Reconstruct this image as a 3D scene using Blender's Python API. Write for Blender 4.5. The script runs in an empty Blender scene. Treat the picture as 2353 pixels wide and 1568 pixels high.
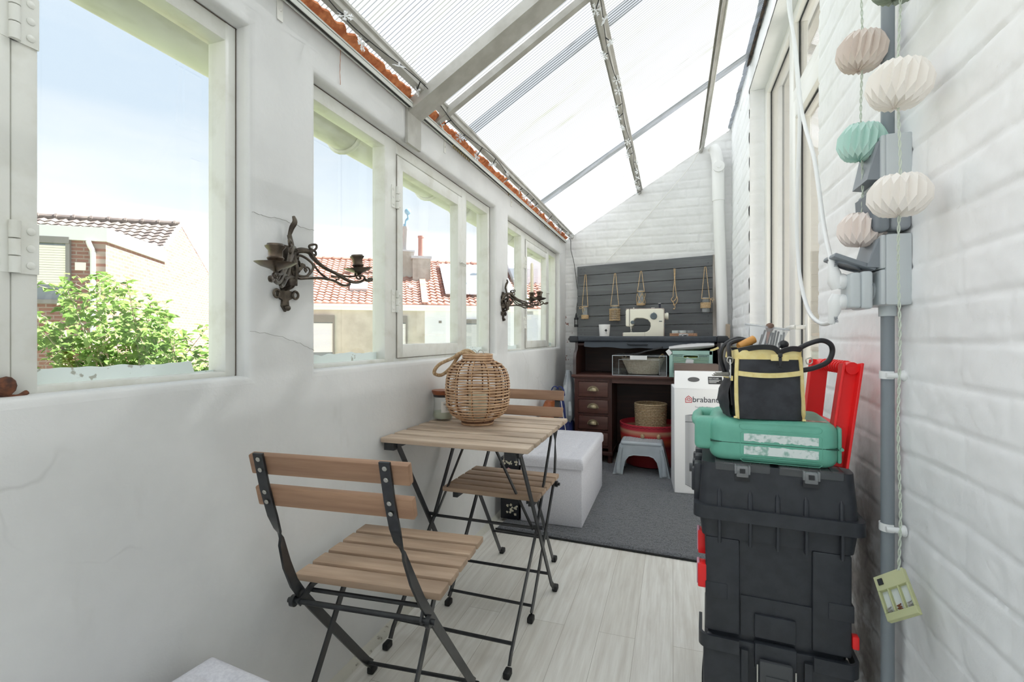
import bpy, bmesh, math, random
from mathutils import Vector, Matrix, noise
random.seed(7)
PI=math.pi; V=Vector
SC=bpy.context.scene; COL=SC.collection
R=math.radians
# ------------------------------------------------------------------ camera facts
F=1100.0; U0=1176.5; V0=774.0; H=1.05
TH=math.atan2(370,F); CS,SN=math.cos(TH),math.sin(TH)
def ray(u,v):
    l=(u-U0)/F; return V((l*CS-SN, l*SN+CS, -(v-V0)/F))
EYE=V((0,0,H))
def pX(u,v,X): r=ray(u,v); return EYE+r*(X/r.x)
def pY(u,v,Y): r=ray(u,v); return EYE+r*(Y/r.y)
def pZ(u,v,Z): r=ray(u,v); return EYE+r*((Z-H)/r.z)
# ------------------------------------------------------------------ mesh builder
class MB:
    def __init__(s): s.v=[]; s.f=[]; s.mi=[]; s.cur=0
    def add(s,vs,fs,M=None):
        o=len(s.v)
        s.v+= [ (M@V(p)) if M else V(p) for p in vs]
        s.f+= [tuple(i+o for i in f) for f in fs]; s.mi+=[s.cur]*len(fs); return s
    def box(s,x0,x1,y0,y1,z0,z1,M=None):
        vs=[(x,y,z) for z in (z0,z1) for y in (y0,y1) for x in (x0,x1)]
        return s.add(vs,[(0,2,3,1),(4,5,7,6),(0,1,5,4),(2,6,7,3),(0,4,6,2),(1,3,7,5)],M)
    def rbox(s,x0,x1,y0,y1,z0,z1,r=.005,seg=2,M=None,cuts=0):
        bm=bmesh.new(); bmesh.ops.create_cube(bm,size=1)
        for v in bm.verts: v.co=V(((x0+x1)/2+v.co.x*(x1-x0),(y0+y1)/2+v.co.y*(y1-y0),(z0+z1)/2+v.co.z*(z1-z0)))
        r=min(r,.49*min(x1-x0,y1-y0,z1-z0))
        bmesh.ops.bevel(bm,geom=bm.edges[:],offset=r,segments=seg,profile=.5,affect='EDGES',clamp_overlap=True)
        if cuts: bmesh.ops.subdivide_edges(bm,edges=bm.edges[:],cuts=cuts,use_grid_fill=True)
        return s.bm(bm,M)
    def bm(s,bm,M=None):
        bm.verts.ensure_lookup_table(); bm.verts.index_update()
        vs=[v.co.copy() for v in bm.verts]; fs=[tuple(v.index for v in f.verts) for f in bm.faces]
        bm.free(); return s.add(vs,fs,M)
    def tube(s,pts,r,n=8,closed=False,cap=True,M=None):
        pts=[V(p) for p in pts]; N=len(pts)
        rs=r if isinstance(r,(list,tuple)) else [r]*N
        T=[]
        for i in range(N):
            a=pts[(i-1)%N] if (closed or i>0) else pts[i]; b=pts[(i+1)%N] if (closed or i<N-1) else pts[i]
            t=b-a; T.append(t.normalized() if t.length>1e-9 else V((0,0,1)))
        up=V((0,0,1)) if abs(T[0].z)<.9 else V((1,0,0))
        nrm=T[0].cross(up).normalized(); vs=[];fs=[]
        for i in range(N):
            nrm=(nrm-T[i]*nrm.dot(T[i])); nrm=nrm.normalized() if nrm.length>1e-6 else T[i].orthogonal().normalized()
            bn=T[i].cross(nrm)
            for k in range(n):
                a=2*PI*k/n; vs.append(pts[i]+(nrm*math.cos(a)+bn*math.sin(a))*rs[i])
        for i in range(N if closed else N-1):
            j=(i+1)%N
            for k in range(n): fs.append((i*n+k,i*n+(k+1)%n,j*n+(k+1)%n,j*n+k))
        if cap and not closed: fs+=[tuple(range(n-1,-1,-1)),tuple((N-1)*n+k for k in range(n))]
        return s.add(vs,fs,M)
    def ribbon(s,pts,wid,w,t,M=None,closed=False):
        """flat bar through pts; wid = direction (or list of directions) of the wide side"""
        pts=[V(p) for p in pts]; N=len(pts); vs=[];fs=[]
        for i in range(N):
            a=pts[(i-1)%N] if (closed or i>0) else pts[i]; b=pts[(i+1)%N] if (closed or i<N-1) else pts[i]
            tg=(b-a).normalized(); d=V(wid[i] if isinstance(wid,list) else wid)
            d=(d-tg*d.dot(tg)).normalized(); q=tg.cross(d)
            W=(w[i] if isinstance(w,list) else w)/2; Tt=(t[i] if isinstance(t,list) else t)/2
            vs+=[pts[i]+d*W+q*Tt,pts[i]-d*W+q*Tt,pts[i]-d*W-q*Tt,pts[i]+d*W-q*Tt]
        for i in range(N if closed else N-1):
            j=(i+1)%N
            for k in range(4): fs.append((i*4+k,i*4+(k+1)%4,j*4+(k+1)%4,j*4+k))
        if not closed: fs+=[(3,2,1,0),tuple((N-1)*4+k for k in range(4))]
        return s.add(vs,fs,M)
    def lathe(s,prof,n=24,M=None,c=(0,0,0),cap=True):
        vs=[];fs=[];m=len(prof); c=V(c)
        for r,z in prof:
            for k in range(n): a=2*PI*k/n; vs.append(c+V((r*math.cos(a),r*math.sin(a),z)))
        for i in range(m-1):
            for k in range(n): fs.append((i*n+k,i*n+(k+1)%n,(i+1)*n+(k+1)%n,(i+1)*n+k))
        if cap:
            if prof[0][0]>1e-5: fs.append(tuple(range(n-1,-1,-1)))
            if prof[-1][0]>1e-5: fs.append(tuple((m-1)*n+k for k in range(n)))
        return s.add(vs,fs,M)
    def cyl(s,a,b,r,n=12): return s.tube([a,b],r,n)
    def prism(s,poly,h,M=None):
        n=len(poly); vs=[(x,y,0) for x,y in poly]+[(x,y,h) for x,y in poly]
        fs=[tuple(range(n-1,-1,-1)),tuple(range(n,2*n))]+[(i,(i+1)%n,n+(i+1)%n,n+i) for i in range(n)]
        return s.add(vs,fs,M)
    def ball(s,c,r,n=10,m=7,sx=1,sy=1,sz=1):
        prof=[(max(1e-4,math.sin(PI*i/m))*r,-math.cos(PI*i/m)*r) for i in range(m+1)]
        return s.lathe(prof,n,Matrix.Translation(c)@Matrix.Diagonal((sx,sy,sz,1)),cap=False)
    def text(s,txt,size,M,depth=.0004,align='LEFT',bold=0):
        cu=bpy.data.curves.new('t','FONT'); cu.body=txt; cu.size=size; cu.extrude=depth; cu.align_x=align; cu.offset=bold
        ob=bpy.data.objects.new('t',cu); me=bpy.data.meshes.new_from_object(ob)
        s.add([v.co.copy() for v in me.vertices],[tuple(p.vertices) for p in me.polygons],M)
        bpy.data.objects.remove(ob); bpy.data.curves.remove(cu); bpy.data.meshes.remove(me); return s
def wm(o):
    M=Matrix.Identity(4)
    while o: M=o.matrix_basis@M; o=o.parent
    return M
def obj(name,mb,mats,parent=None,world=False,smooth=38,bev=0,keep=False,sub=0,recalc=True):
    me=bpy.data.meshes.new(name)
    vs=mb.v; loc=V((0,0,0))
    if parent is not None and world: I=wm(parent).inverted(); vs=[I@p for p in vs]
    elif parent is None and not keep:
        xs=[p.x for p in vs];ys=[p.y for p in vs]; loc=V(((min(xs)+max(xs))/2,(min(ys)+max(ys))/2,min(p.z for p in vs)))
        vs=[p-loc for p in vs]
    me.from_pydata(vs,[],mb.f)
    if not isinstance(mats,(list,tuple)): mats=[mats]
    for m in mats: me.materials.append(m)
    if len(mats)>1: me.polygons.foreach_set('material_index',mb.mi)
    if recalc:
        bm=bmesh.new(); bm.from_mesh(me); bmesh.ops.recalc_face_normals(bm,faces=bm.faces[:]); bm.to_mesh(me); bm.free()
    if smooth: me.shade_smooth(); me.set_sharp_from_angle(angle=R(smooth))
    o=bpy.data.objects.new(name,me); o.location=loc; COL.objects.link(o)
    if parent is not None: o.parent=parent
    if bev:
        b=o.modifiers.new('b','BEVEL'); b.width=bev; b.segments=2; b.limit_method='ANGLE'; b.angle_limit=R(40)
    if sub:
        b=o.modifiers.new('s','SUBSURF'); b.levels=sub; b.render_levels=sub
    return o
def tag(o,label=None,cat=None,group=None,kind=None):
    if label: o['label']=label
    if cat: o['category']=cat
    if group: o['group']=group
    if kind: o['kind']=kind
    return o
def thing(name,label,cat,loc=(0,0,0),rz=0,group=None):
    o=bpy.data.objects.new(name,None); o.location=loc; o.rotation_euler=(0,0,rz); o.empty_display_size=.1
    o.matrix_basis=Matrix.Translation(loc)@Matrix.Rotation(rz,4,'Z')
    COL.objects.link(o); return tag(o,label,cat,group)
def struct(name,mb,mats,label=None,cat=None,**k):
    o=obj(name,mb,mats,keep=True,**k); return tag(o,label,cat,None,'structure')
def dup(root,loc,rz=0,label=None,group=None):
    def cp(o,par):
        c=o.copy(); COL.objects.link(c)
        if par: c.parent=par
        for ch in o.children: cp(ch,c)
        return c
    r=cp(root,None); r.matrix_basis=Matrix.Translation(loc)@Matrix.Rotation(rz,4,'Z')
    if label: r['label']=label
    if group: r['group']=group
    return r
def crv(pts,n=6,closed=False):
    """Catmull-Rom through pts"""
    P=[V(p) for p in pts]; N=len(P); out=[]
    for i in range(N if closed else N-1):
        p0=P[(i-1)%N] if (closed or i>0) else P[i]*2-P[i+1]; p1=P[i]; p2=P[(i+1)%N]
        p3=P[(i+2)%N] if (closed or i<N-2) else p2*2-p1
        for k in range(n):
            t=k/n; out.append(.5*((2*p1)+(p2-p0)*t+(2*p0-5*p1+4*p2-p3)*t*t+(3*p1-p0-3*p2+p3)*t**3))
    if not closed: out.append(P[-1])
    return out
# ------------------------------------------------------------------ materials
def S(r,g,b):
    def f(c): c/=255; return c/12.92 if c<=.04045 else ((c+.055)/1.055)**2.4
    return (f(r),f(g),f(b),1)
def mk(name):
    m=bpy.data.materials.new(name); m.use_nodes=True; nt=m.node_tree; return m,nt,nt.nodes['Principled BSDF']
def L(nt,a,b): nt.links.new(a,b)
def coord(nt,scale=(1,1,1),rot=(0,0,0),kind='Object'):
    t=nt.nodes.new('ShaderNodeTexCoord'); mp=nt.nodes.new('ShaderNodeMapping'); mp.inputs['Scale'].default_value=scale; mp.inputs['Rotation'].default_value=rot
    L(nt,t.outputs[kind],mp.inputs[0]); return mp.outputs[0]
def nz(nt,vec,sc,det=4,rough=.55):
    n=nt.nodes.new('ShaderNodeTexNoise'); n.inputs['Scale'].default_value=sc; n.inputs['Detail'].default_value=det; n.inputs['Roughness'].default_value=rough
    L(nt,vec,n.inputs['Vector']); return n.outputs['Fac']
def ramp(nt,fac,stops):
    r=nt.nodes.new('ShaderNodeValToRGB'); e=r.color_ramp.elements
    e[0].position,e[0].color=stops[0]; e[1].position,e[1].color=stops[-1]
    for p,c in stops[1:-1]: x=e.new(p); x.color=c
    L(nt,fac,r.inputs[0]); return r.outputs[0]
def mix(nt,fac,a,b,mode='MIX'):
    m=nt.nodes.new('ShaderNodeMix'); m.data_type='RGBA'; m.blend_type=mode
    for s,x in ((m.inputs[0],fac),(m.inputs[6],a),(m.inputs[7],b)):
        if hasattr(x,'is_linked'): L(nt,x,s)
        else: s.default_value=x
    return m.outputs[2]
def bump(nt,b,h,strength=.3,dist=.01):
    n=nt.nodes.new('ShaderNodeBump'); n.inputs['Strength'].default_value=strength; n.inputs['Distance'].default_value=dist
    L(nt,h,n.inputs['Height']); L(nt,n.outputs[0],b.inputs['Normal'])
def mat(name,col,rough=.5,metal=0,col2=None,sc=20,lo=.4,hi=.62,st=(1,1,1),bs=None,bst=.25,bd=.003,spec=.5,coat=0,det=4,kind='Object',sheen=0):
    m,nt,b=mk(name); b.inputs['Base Color'].default_value=col; b.inputs['Roughness'].default_value=rough; b.inputs['Metallic'].default_value=metal
    b.inputs['Specular IOR Level'].default_value=spec; b.inputs['Coat Weight'].default_value=coat
    if sheen: b.inputs['Sheen Weight'].default_value=sheen
    if col2 is not None or bs: vec=coord(nt,st,kind=kind)
    if col2 is not None: L(nt,ramp(nt,nz(nt,vec,sc,det),[(lo,col),(hi,col2)]),b.inputs['Base Color'])
    if bs: bump(nt,b,nz(nt,vec,bs,3),bst,bd)
    return m
def wood(name,c1,c2,axis=0,sc=30,rough=.55,bst=.2,knots=True):
    m,nt,b=mk(name); s=[1,1,1]; s[axis]=.06; vec=coord(nt,tuple(s)); s2=[1,1,1]; s2[axis]=.25
    g=nz(nt,vec,sc*2.2,6,.65); big=nz(nt,coord(nt,tuple(s2)),sc*.28,3)
    col=mix(nt,ramp(nt,g,[(.3,(0,0,0,1)),(.7,(1,1,1,1))]),c1,c2); dark=tuple(x*.62 for x in c1[:3])+(1,)
    f=ramp(nt,big,[(.46,(0,0,0,1)),(.70,(.85,.85,.85,1))]); col=mix(nt,f,col,dark)
    L(nt,col,b.inputs['Base Color']); b.inputs['Roughness'].default_value=rough; bump(nt,b,g,bst,.001); return m
def glass(name,tint=(1,1,1,1),rough=0.0,ior=1.45,frost=0):
    m=bpy.data.materials.new(name); m.use_nodes=True; nt=m.node_tree; nt.nodes.clear()
    o=nt.nodes.new('ShaderNodeOutputMaterial'); t=nt.nodes.new('ShaderNodeBsdfTransparent'); t.inputs[0].default_value=tint
    g=nt.nodes.new('ShaderNodeBsdfGlossy'); g.inputs['Roughness'].default_value=rough; fr=nt.nodes.new('ShaderNodeFresnel'); fr.inputs[0].default_value=ior; ge=nt.nodes.new('ShaderNodeNewGeometry'); mr=nt.nodes.new('ShaderNodeMapRange'); mr.inputs[3].default_value=ior; mr.inputs[4].default_value=1/ior; L(nt,ge.outputs['Backfacing'],mr.inputs[0]); L(nt,mr.outputs[0],fr.inputs[0])
    mx=nt.nodes.new('ShaderNodeMixShader'); L(nt,fr.outputs[0],mx.inputs[0]); base=t.outputs[0]
    if frost:
        d=nt.nodes.new('ShaderNodeBsdfDiffuse'); d.inputs[0].default_value=(.8,.82,.84,1); m2=nt.nodes.new('ShaderNodeMixShader'); m2.inputs[0].default_value=frost
        L(nt,base,m2.inputs[1]); L(nt,d.outputs[0],m2.inputs[2]); base=m2.outputs[0]
    L(nt,base,mx.inputs[1]); L(nt,g.outputs[0],mx.inputs[2]); L(nt,mx.outputs[0],o.inputs[0]); return m
def leafmat(name,c,c2,tr=.5):
    m=bpy.data.materials.new(name); m.use_nodes=True; nt=m.node_tree; nt.nodes.clear(); o=nt.nodes.new('ShaderNodeOutputMaterial')
    col=ramp(nt,nz(nt,coord(nt),7,2),[(.35,c),(.65,c2)])
    d=nt.nodes.new('ShaderNodeBsdfPrincipled'); d.inputs['Roughness'].default_value=.5; t=nt.nodes.new('ShaderNodeBsdfTranslucent'); mx=nt.nodes.new('ShaderNodeMixShader'); mx.inputs[0].default_value=tr
    L(nt,col,d.inputs[0]); L(nt,col,t.inputs[0]); L(nt,d.outputs[0],mx.inputs[1]); L(nt,t.outputs[0],mx.inputs[2]); L(nt,mx.outputs[0],o.inputs[0]); return m
m_metal=mat('black_steel',S(30,31,34),.36,.0,spec=.6,col2=S(40,42,45),sc=60)
m_screw=mat('screw_steel',S(190,188,180),.3,1)
m_white=mat('white_paint',S(232,231,226),.45,col2=S(222,220,212),sc=9)
m_frame=mat('aged_white_gloss_paint',S(226,226,220),.38,col2=S(206,204,192),sc=12,lo=.5,hi=.8,bs=60,bst=.12)
m_pvc=mat('white_pvc',S(238,237,232),.3)
m_glass=glass('window_glass',(.985,.99,.99,1))
m_clear=glass('clear_glass',(.96,.97,.97,1),.02)
m_black=mat('black_plastic',S(38,39,42),.42,col2=S(46,47,51),sc=40)
m_blackcord=mat('black_cord',S(28,28,29),.6)
m_jute=mat('jute_cord',S(206,180,144),.85,col2=S(182,152,112),sc=120,bs=200)
m_rust=mat('rust_stain',S(120,72,48),.8,col2=S(70,45,35),sc=60)
# ================================================================== SETTING
XL,XR,YB,YF=-.968,.472,4.47,-1.3
RA,RB=2.545,.6            # roof sheet underside z = RA + RB*x
def rz_(x): return RA+RB*x
# ---- plaster wall (left)
def plaster():
    m,nt,b=mk('painted_plaster'); v=coord(nt)
    blot=nz(nt,v,2.2,5,.6); fine=nz(nt,v,24,5,.6)
    c=ramp(nt,blot,[(.36,S(213,213,212)),(.6,S(224,224,223))])
    s=ramp(nt,nz(nt,coord(nt,(1,1,.35)),9,4),[(.63,(0,0,0,1)),(.8,(.35,.35,.35,1))]); c=mix(nt,s,c,S(186,184,176))
    # hairline cracks
    vo=nt.nodes.new('ShaderNodeTexVoronoi'); vo.feature='DISTANCE_TO_EDGE'; vo.inputs['Scale'].default_value=1.3
    dv=nt.nodes.new('ShaderNodeVectorMath'); dv.operation='ADD'; nn=nt.nodes.new('ShaderNodeTexNoise'); nn.inputs['Scale'].default_value=9; L(nt,v,nn.inputs[0])
    sc=nt.nodes.new('ShaderNodeVectorMath'); sc.operation='SCALE'; sc.inputs[3].default_value=.06; L(nt,nn.outputs['Color'],sc.inputs[0]); L(nt,v,dv.inputs[0]); L(nt,sc.outputs[0],dv.inputs[1]); L(nt,dv.outputs[0],vo.inputs['Vector'])
    cr=ramp(nt,vo.outputs[0],[(.0,(1,1,1,1)),(.0014,(0,0,0,1))]); gate=ramp(nt,nz(nt,v,1.7,2),[(.6,(0,0,0,1)),(.66,(.3,.3,.3,1))])
    c=mix(nt,mix(nt,1,cr,gate,'MULTIPLY'),c,S(140,138,132))
    L(nt,c,b.inputs[0]); b.inputs['Roughness'].default_value=.75; bump(nt,b,fine,.35,.004); return m
m_plaster=plaster()
WIN=[(-.62,.891),(1.121,2.59),(2.81,4.242)]; ZS,ZT=.955,1.80; XO=-1.09
def left_wall():
    mb=MB(); ztop=rz_(XL)+.0
    ys=[YF]+[y for w in WIN for y in w]+[YB]
    g=.03
    def patch(a0,a1,b0,b1):           # inner face grid, gently uneven
        ny=max(1,int((a1-a0)/g)); nzv=max(1,int((b1-b0)/g)); o=[]
        for j in range(nzv+1):
            for i in range(ny+1):
                y=a0+(a1-a0)*i/ny; z=b0+(b1-b0)*j/nzv; e=min(1,min(i,ny-i,j,nzv-j)/5)
                o.append((XL+e*.004*noise.noise(V((y*3,z*3,1)))+e*.0012*noise.noise(V((y*14,z*14,4))),y,z))
        mb.add(o,[(j*(ny+1)+i,j*(ny+1)+i+1,(j+1)*(ny+1)+i+1,(j+1)*(ny+1)+i) for j in range(nzv) for i in range(ny)])
    rr=.018; patch(YF,YB,0,ZS-rr); patch(YF,YB,ZT+rr,ztop)
    for k in range(0,len(ys),2): patch(ys[k]+(rr if k else 0),ys[k+1]-(rr if k<len(ys)-2 else 0),ZS-rr,ZT+rr)
    # outer skin + closing
    def quad(a,b,c,d): mb.add([a,b,c,d],[(0,1,2,3)])
    quad((XO,YF,0),(XO,YB,0),(XO,YB,ZS),(XO,YF,ZS)); quad((XO,YF,ZT),(XO,YB,ZT),(XO,YB,ztop-.06),(XO,YF,ztop-.06))
    for k in range(0,len(ys),2): quad((XO,ys[k],ZS),(XO,ys[k+1],ZS),(XO,ys[k+1],ZT),(XO,ys[k],ZT))
    quad((XO,YF,ztop-.06),(XO,YB,ztop-.06),(XL,YB,ztop),(XL,YF,ztop))
    for a,b in WIN:                    # rounded plaster reveals
        n=5; rr=.018
        prof=[(XL-rr+rr*math.cos(PI/2*i/n),rr-rr*math.sin(PI/2*i/n)) for i in range(n+1)]+[(XO,0)]
        rings=[]
        for x,e in prof: rings.append([(x,a-e,ZS-e),(x,b+e,ZS-e),(x,b+e,ZT+e),(x,a-e,ZT+e)])
        vs=[p for r_ in rings for p in r_]; m=len(rings)
        mb.add(vs,[(i*4+k,i*4+(k+1)%4,(i+1)*4+(k+1)%4,(i+1)*4+k) for i in range(m-1) for k in range(4)])
    w=struct('wall_left',mb,m_plaster,'white plastered wall with three window openings','wall',recalc=False,smooth=50)
    x=XL+.0045; rs=random.Random(9)
    def thin(pts,wd,name,m):
        P=[pX(u,v,x) for u,v in pts]; c=[]
        for a,b in zip(P,P[1:]):
            for k in range(6): q=a.lerp(b,k/6); c.append(q+V((0,rs.uniform(-.0015,.0015),rs.uniform(-.0018,.0018))))
        c.append(P[-1]); obj(name,MB().ribbon(c,V((0,0,1)) if name[0]=='h' else V((0,1,0)),wd,.0008),m,parent=w,world=True,smooth=0)
    m_hair=mat('hairline_crack',S(150,148,142),.9)
    thin([(579,487),(610,497),(650,505),(690,521),(722,530)],.0011,'hairline_crack',m_hair); thin([(575,760),(640,772),(690,790),(722,806)],.0008,'hairline_crack',m_hair)
    m_rs=mat('rust_run',S(168,100,60),.85,col2=S(198,150,116),sc=60)
    thin([(957,285),(956,310),(958,335)],.006,'rust_run',m_rs); thin([(943,333),(955,328),(965,338)],.010,'rust_run',m_rs)
    thin([(783,110),(781,150),(782,195)],.0014,'rust_run',m_rs)
    return w
left_wall()
# ---- painted brick walls
def brickmat(name,dirt=False):
    m,nt,b=mk(name); v=coord(nt); c=ramp(nt,nz(nt,v,5,5),[(.35,S(222,222,221)),(.65,S(231,231,230))] if dirt=='back' else [(.35,S(243,244,245)),(.65,S(249,250,251))])
    s=ramp(nt,nz(nt,v,34,4,.7),[(.66,(0,0,0,1)),(.78,(.3,.3,.3,1))]); c=mix(nt,s,c,S(205,200,188))
    if dirt=='back':
        sp=nt.nodes.new('ShaderNodeSeparateXYZ'); L(nt,v,sp.inputs[0])
        gx=ramp(nt,sp.outputs[0],[(.0,(1,1,1,1)),(.001,(1,1,1,1))])
        mr=nt.nodes.new('ShaderNodeMapRange'); mr.inputs[1].default_value=-.8; mr.inputs[2].default_value=-.95; L(nt,sp.outputs[0],mr.inputs[0])
        mz=nt.nodes.new('ShaderNodeMapRange'); mz.inputs[1].default_value=1.5; mz.inputs[2].default_value=1.1; L(nt,sp.outputs[2],mz.inputs[0])
        f=nt.nodes.new('ShaderNodeMath'); f.operation='MULTIPLY'; L(nt,mr.outputs[0],f.inputs[0]); L(nt,mz.outputs[0],f.inputs[1])
        f2=nt.nodes.new('ShaderNodeMath'); f2.operation='MULTIPLY'; L(nt,f.outputs[0],f2.inputs[0]); L(nt,ramp(nt,nz(nt,v,22,3,.6),[(.62,(0,0,0,1)),(.66,(1,1,1,1))]),f2.inputs[1])
        c=mix(nt,f2.outputs[0],c,S(135,72,55))
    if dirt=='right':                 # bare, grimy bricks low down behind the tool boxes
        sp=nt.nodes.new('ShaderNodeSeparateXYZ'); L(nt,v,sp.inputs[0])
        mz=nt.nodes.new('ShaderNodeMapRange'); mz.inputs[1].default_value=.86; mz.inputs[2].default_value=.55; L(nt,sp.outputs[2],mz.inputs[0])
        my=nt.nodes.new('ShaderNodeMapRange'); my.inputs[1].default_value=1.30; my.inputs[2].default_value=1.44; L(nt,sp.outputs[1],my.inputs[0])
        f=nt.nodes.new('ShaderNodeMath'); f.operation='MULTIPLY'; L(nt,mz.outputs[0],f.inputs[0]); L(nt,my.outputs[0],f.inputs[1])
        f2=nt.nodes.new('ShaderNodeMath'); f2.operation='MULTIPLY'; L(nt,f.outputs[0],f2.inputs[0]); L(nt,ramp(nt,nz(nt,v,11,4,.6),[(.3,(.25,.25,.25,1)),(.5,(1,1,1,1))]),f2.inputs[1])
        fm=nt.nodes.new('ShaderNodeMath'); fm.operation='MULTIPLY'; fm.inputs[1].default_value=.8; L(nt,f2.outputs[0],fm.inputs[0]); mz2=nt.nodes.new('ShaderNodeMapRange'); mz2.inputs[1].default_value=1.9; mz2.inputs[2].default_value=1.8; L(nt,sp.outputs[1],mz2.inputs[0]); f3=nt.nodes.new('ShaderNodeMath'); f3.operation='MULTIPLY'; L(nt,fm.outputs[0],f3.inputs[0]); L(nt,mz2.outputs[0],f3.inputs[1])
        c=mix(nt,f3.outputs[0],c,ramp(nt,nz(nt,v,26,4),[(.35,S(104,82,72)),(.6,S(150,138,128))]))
    L(nt,c,b.inputs[0]); b.inputs['Roughness'].default_value=.62; b.inputs['Specular IOR Level'].default_value=.3; bump(nt,b,nz(nt,v,70,4,.6),.3,.003); return m
def bricks(mb,o,du,dv,nrm,w,h,step,course=.08,length=.22,depth=.007,phase=0,su=0,sv=0,clip=None,vj=1,jw=.011):
    """uneven painted brickwork: a height field on the wall plane"""
    o,du,dv,nrm=V(o),V(du),V(dv),V(nrm); nu=max(1,int(round(w/step))); nv=max(1,int(round(h/step))); vs=[]
    def ss(a,b,x): t=min(1,max(0,(x-a)/(b-a))); return t*t*(3-2*t)
    for j in range(nv+1):
        for i in range(nu+1):
            u=w*i/nu; v=h*j/nv; gu,gv=u+su,v+sv
            wv=gv+.006*noise.noise(V((gu*2.1,gv*2,phase)))+.004*noise.noise(V((gu*9,gv*9,phase+3)))
            r=math.floor(wv/course); wu=gu+(.5*length if r%2 else 0)+.012*noise.noise(V((r*3.7,gu*2,phase)))
            fv=wv/course-r; fu=wu/length-math.floor(wu/length); bi=math.floor(wu/length)
            edge=min(min(fv,1-fv)*course, 9)
            e=ss(.0005,jw,edge); e=e*(1-vj*(1-ss(.001,jw,min(fu,1-fu)*length)))
            tilt=noise.noise(V((bi*5.3,r*7.1,phase+9)))
            hh=depth*e*(.75+.5*tilt)+.0022*noise.noise(V((gu*22,gv*22,phase)))+.004*noise.noise(V((gu*5,gv*5,phase+5)))+.0012*noise.noise(V((gu*60,gv*60,phase)))
            p=o+du*u+dv*v+nrm*(hh-depth)
            if clip and clip(p): p=clip(p)
            vs.append(p)
    mb.add(vs,[(j*(nu+1)+i,j*(nu+1)+i+1,(j+1)*(nu+1)+i+1,(j+1)*(nu+1)+i) for j in range(nv) for i in range(nu)])
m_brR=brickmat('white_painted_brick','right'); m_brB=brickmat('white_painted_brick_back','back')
DY0,DY1,DZ=1.89,3.49,2.67; ZTOP=2.865
mb=MB()
bricks(mb,(XR,.55,0),(0,1,0),(0,0,1),(-1,0,0),DY0-.55,ZTOP,.0065,length=.24,phase=2,depth=.0045,vj=.35,jw=.008)
bricks(mb,(XR,YF,0),(0,1,0),(0,0,1),(-1,0,0),.55-YF,ZTOP,.03,length=.24,phase=2,depth=.006,su=YF-.55)
bricks(mb,(XR,DY1,0),(0,1,0),(0,0,1),(-1,0,0),YB-DY1+.02,ZTOP,.011,phase=4)
bricks(mb,(XR,DY0,DZ),(0,1,0),(0,0,1),(-1,0,0),DY1-DY0,ZTOP-DZ,.03,phase=5,depth=.001)
bricks(mb,(XR+.007,DY1,0),(1,0,0),(0,0,1),(0,-1,0),.12,DZ,.011,phase=6,depth=.004)      # far jamb of the doorway
mb.box(XR+.006,XR+.13,DY0-.001,DY1+.001,DZ,DZ+.01)                                          # lintel soffit
mb.box(XR+.006,XR+.13,DY0-.02,DY0,0,DZ)                                                     # near jamb
mb.box(XR+.012,XR+.2,YF,DY0-.01,0,ZTOP); mb.box(XR+.012,XR+.2,DY1+.012,YB+.2,0,ZTOP); mb.box(XR+.012,XR+.2,DY0-.01,DY1+.012,DZ+.01,ZTOP)
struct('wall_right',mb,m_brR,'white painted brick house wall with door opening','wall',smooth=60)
mb=MB()
def clipB(p):
    zt=rz_(p.x)-.004
    return V((p.x,p.y,zt)) if p.z>zt else None
bricks(mb,(XL-.01,YB,0),(1,0,0),(0,0,1),(0,-1,0),XR-XL+.02,2.86,.0095,course=.078,length=.2,phase=11,clip=clipB,depth=.006)
mb.add([(XL-.1,YB+.012,0),(XR+.02,YB+.012,0),(XR+.02,YB+.012,rz_(XR)-.01),(XL-.1,YB+.012,rz_(XL-.1)-.01),(XL-.1,YB+.2,0),(XR+.02,YB+.2,0),(XR+.02,YB+.2,rz_(XR)-.01),(XL-.1,YB+.2,rz_(XL-.1)-.01)],
  [(0,1,2,3),(7,6,5,4),(0,4,5,1),(3,2,6,7),(0,3,7,4),(1,5,6,2)])
struct('wall_back',mb,m_brB,'white painted brick end wall under the sloping roof','wall',smooth=60)
mb=MB().box(XL-.12,XR+.2,YF-.1,YF,0,.9).box(XL-.12,XR+.2,YF-.1,YF,2.15,3.2).box(XL-.12,-.86,YF-.1,YF,.9,2.15).box(.36,XR+.2,YF-.1,YF,.9,2.15); struct('wall_front',mb,m_white,'plain white wall','wall')
mb=MB().box(-.86,-.80,YF-.08,YF-.02,.9,2.15).box(.30,.36,YF-.08,YF-.02,.9,2.15).box(-.80,.30,YF-.08,YF-.02,.9,.96).box(-.80,.30,YF-.08,YF-.02,2.09,2.15); w4=struct('window_4',mb,m_frame,'added window behind the viewer, letting in fill daylight','window'); obj('pane',MB().box(-.80,.30,YF-.05,YF-.046,.96,2.09),m_glass,parent=w4,world=True,smooth=0)  # unseen window, added to bring fill daylight to the near end
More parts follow.
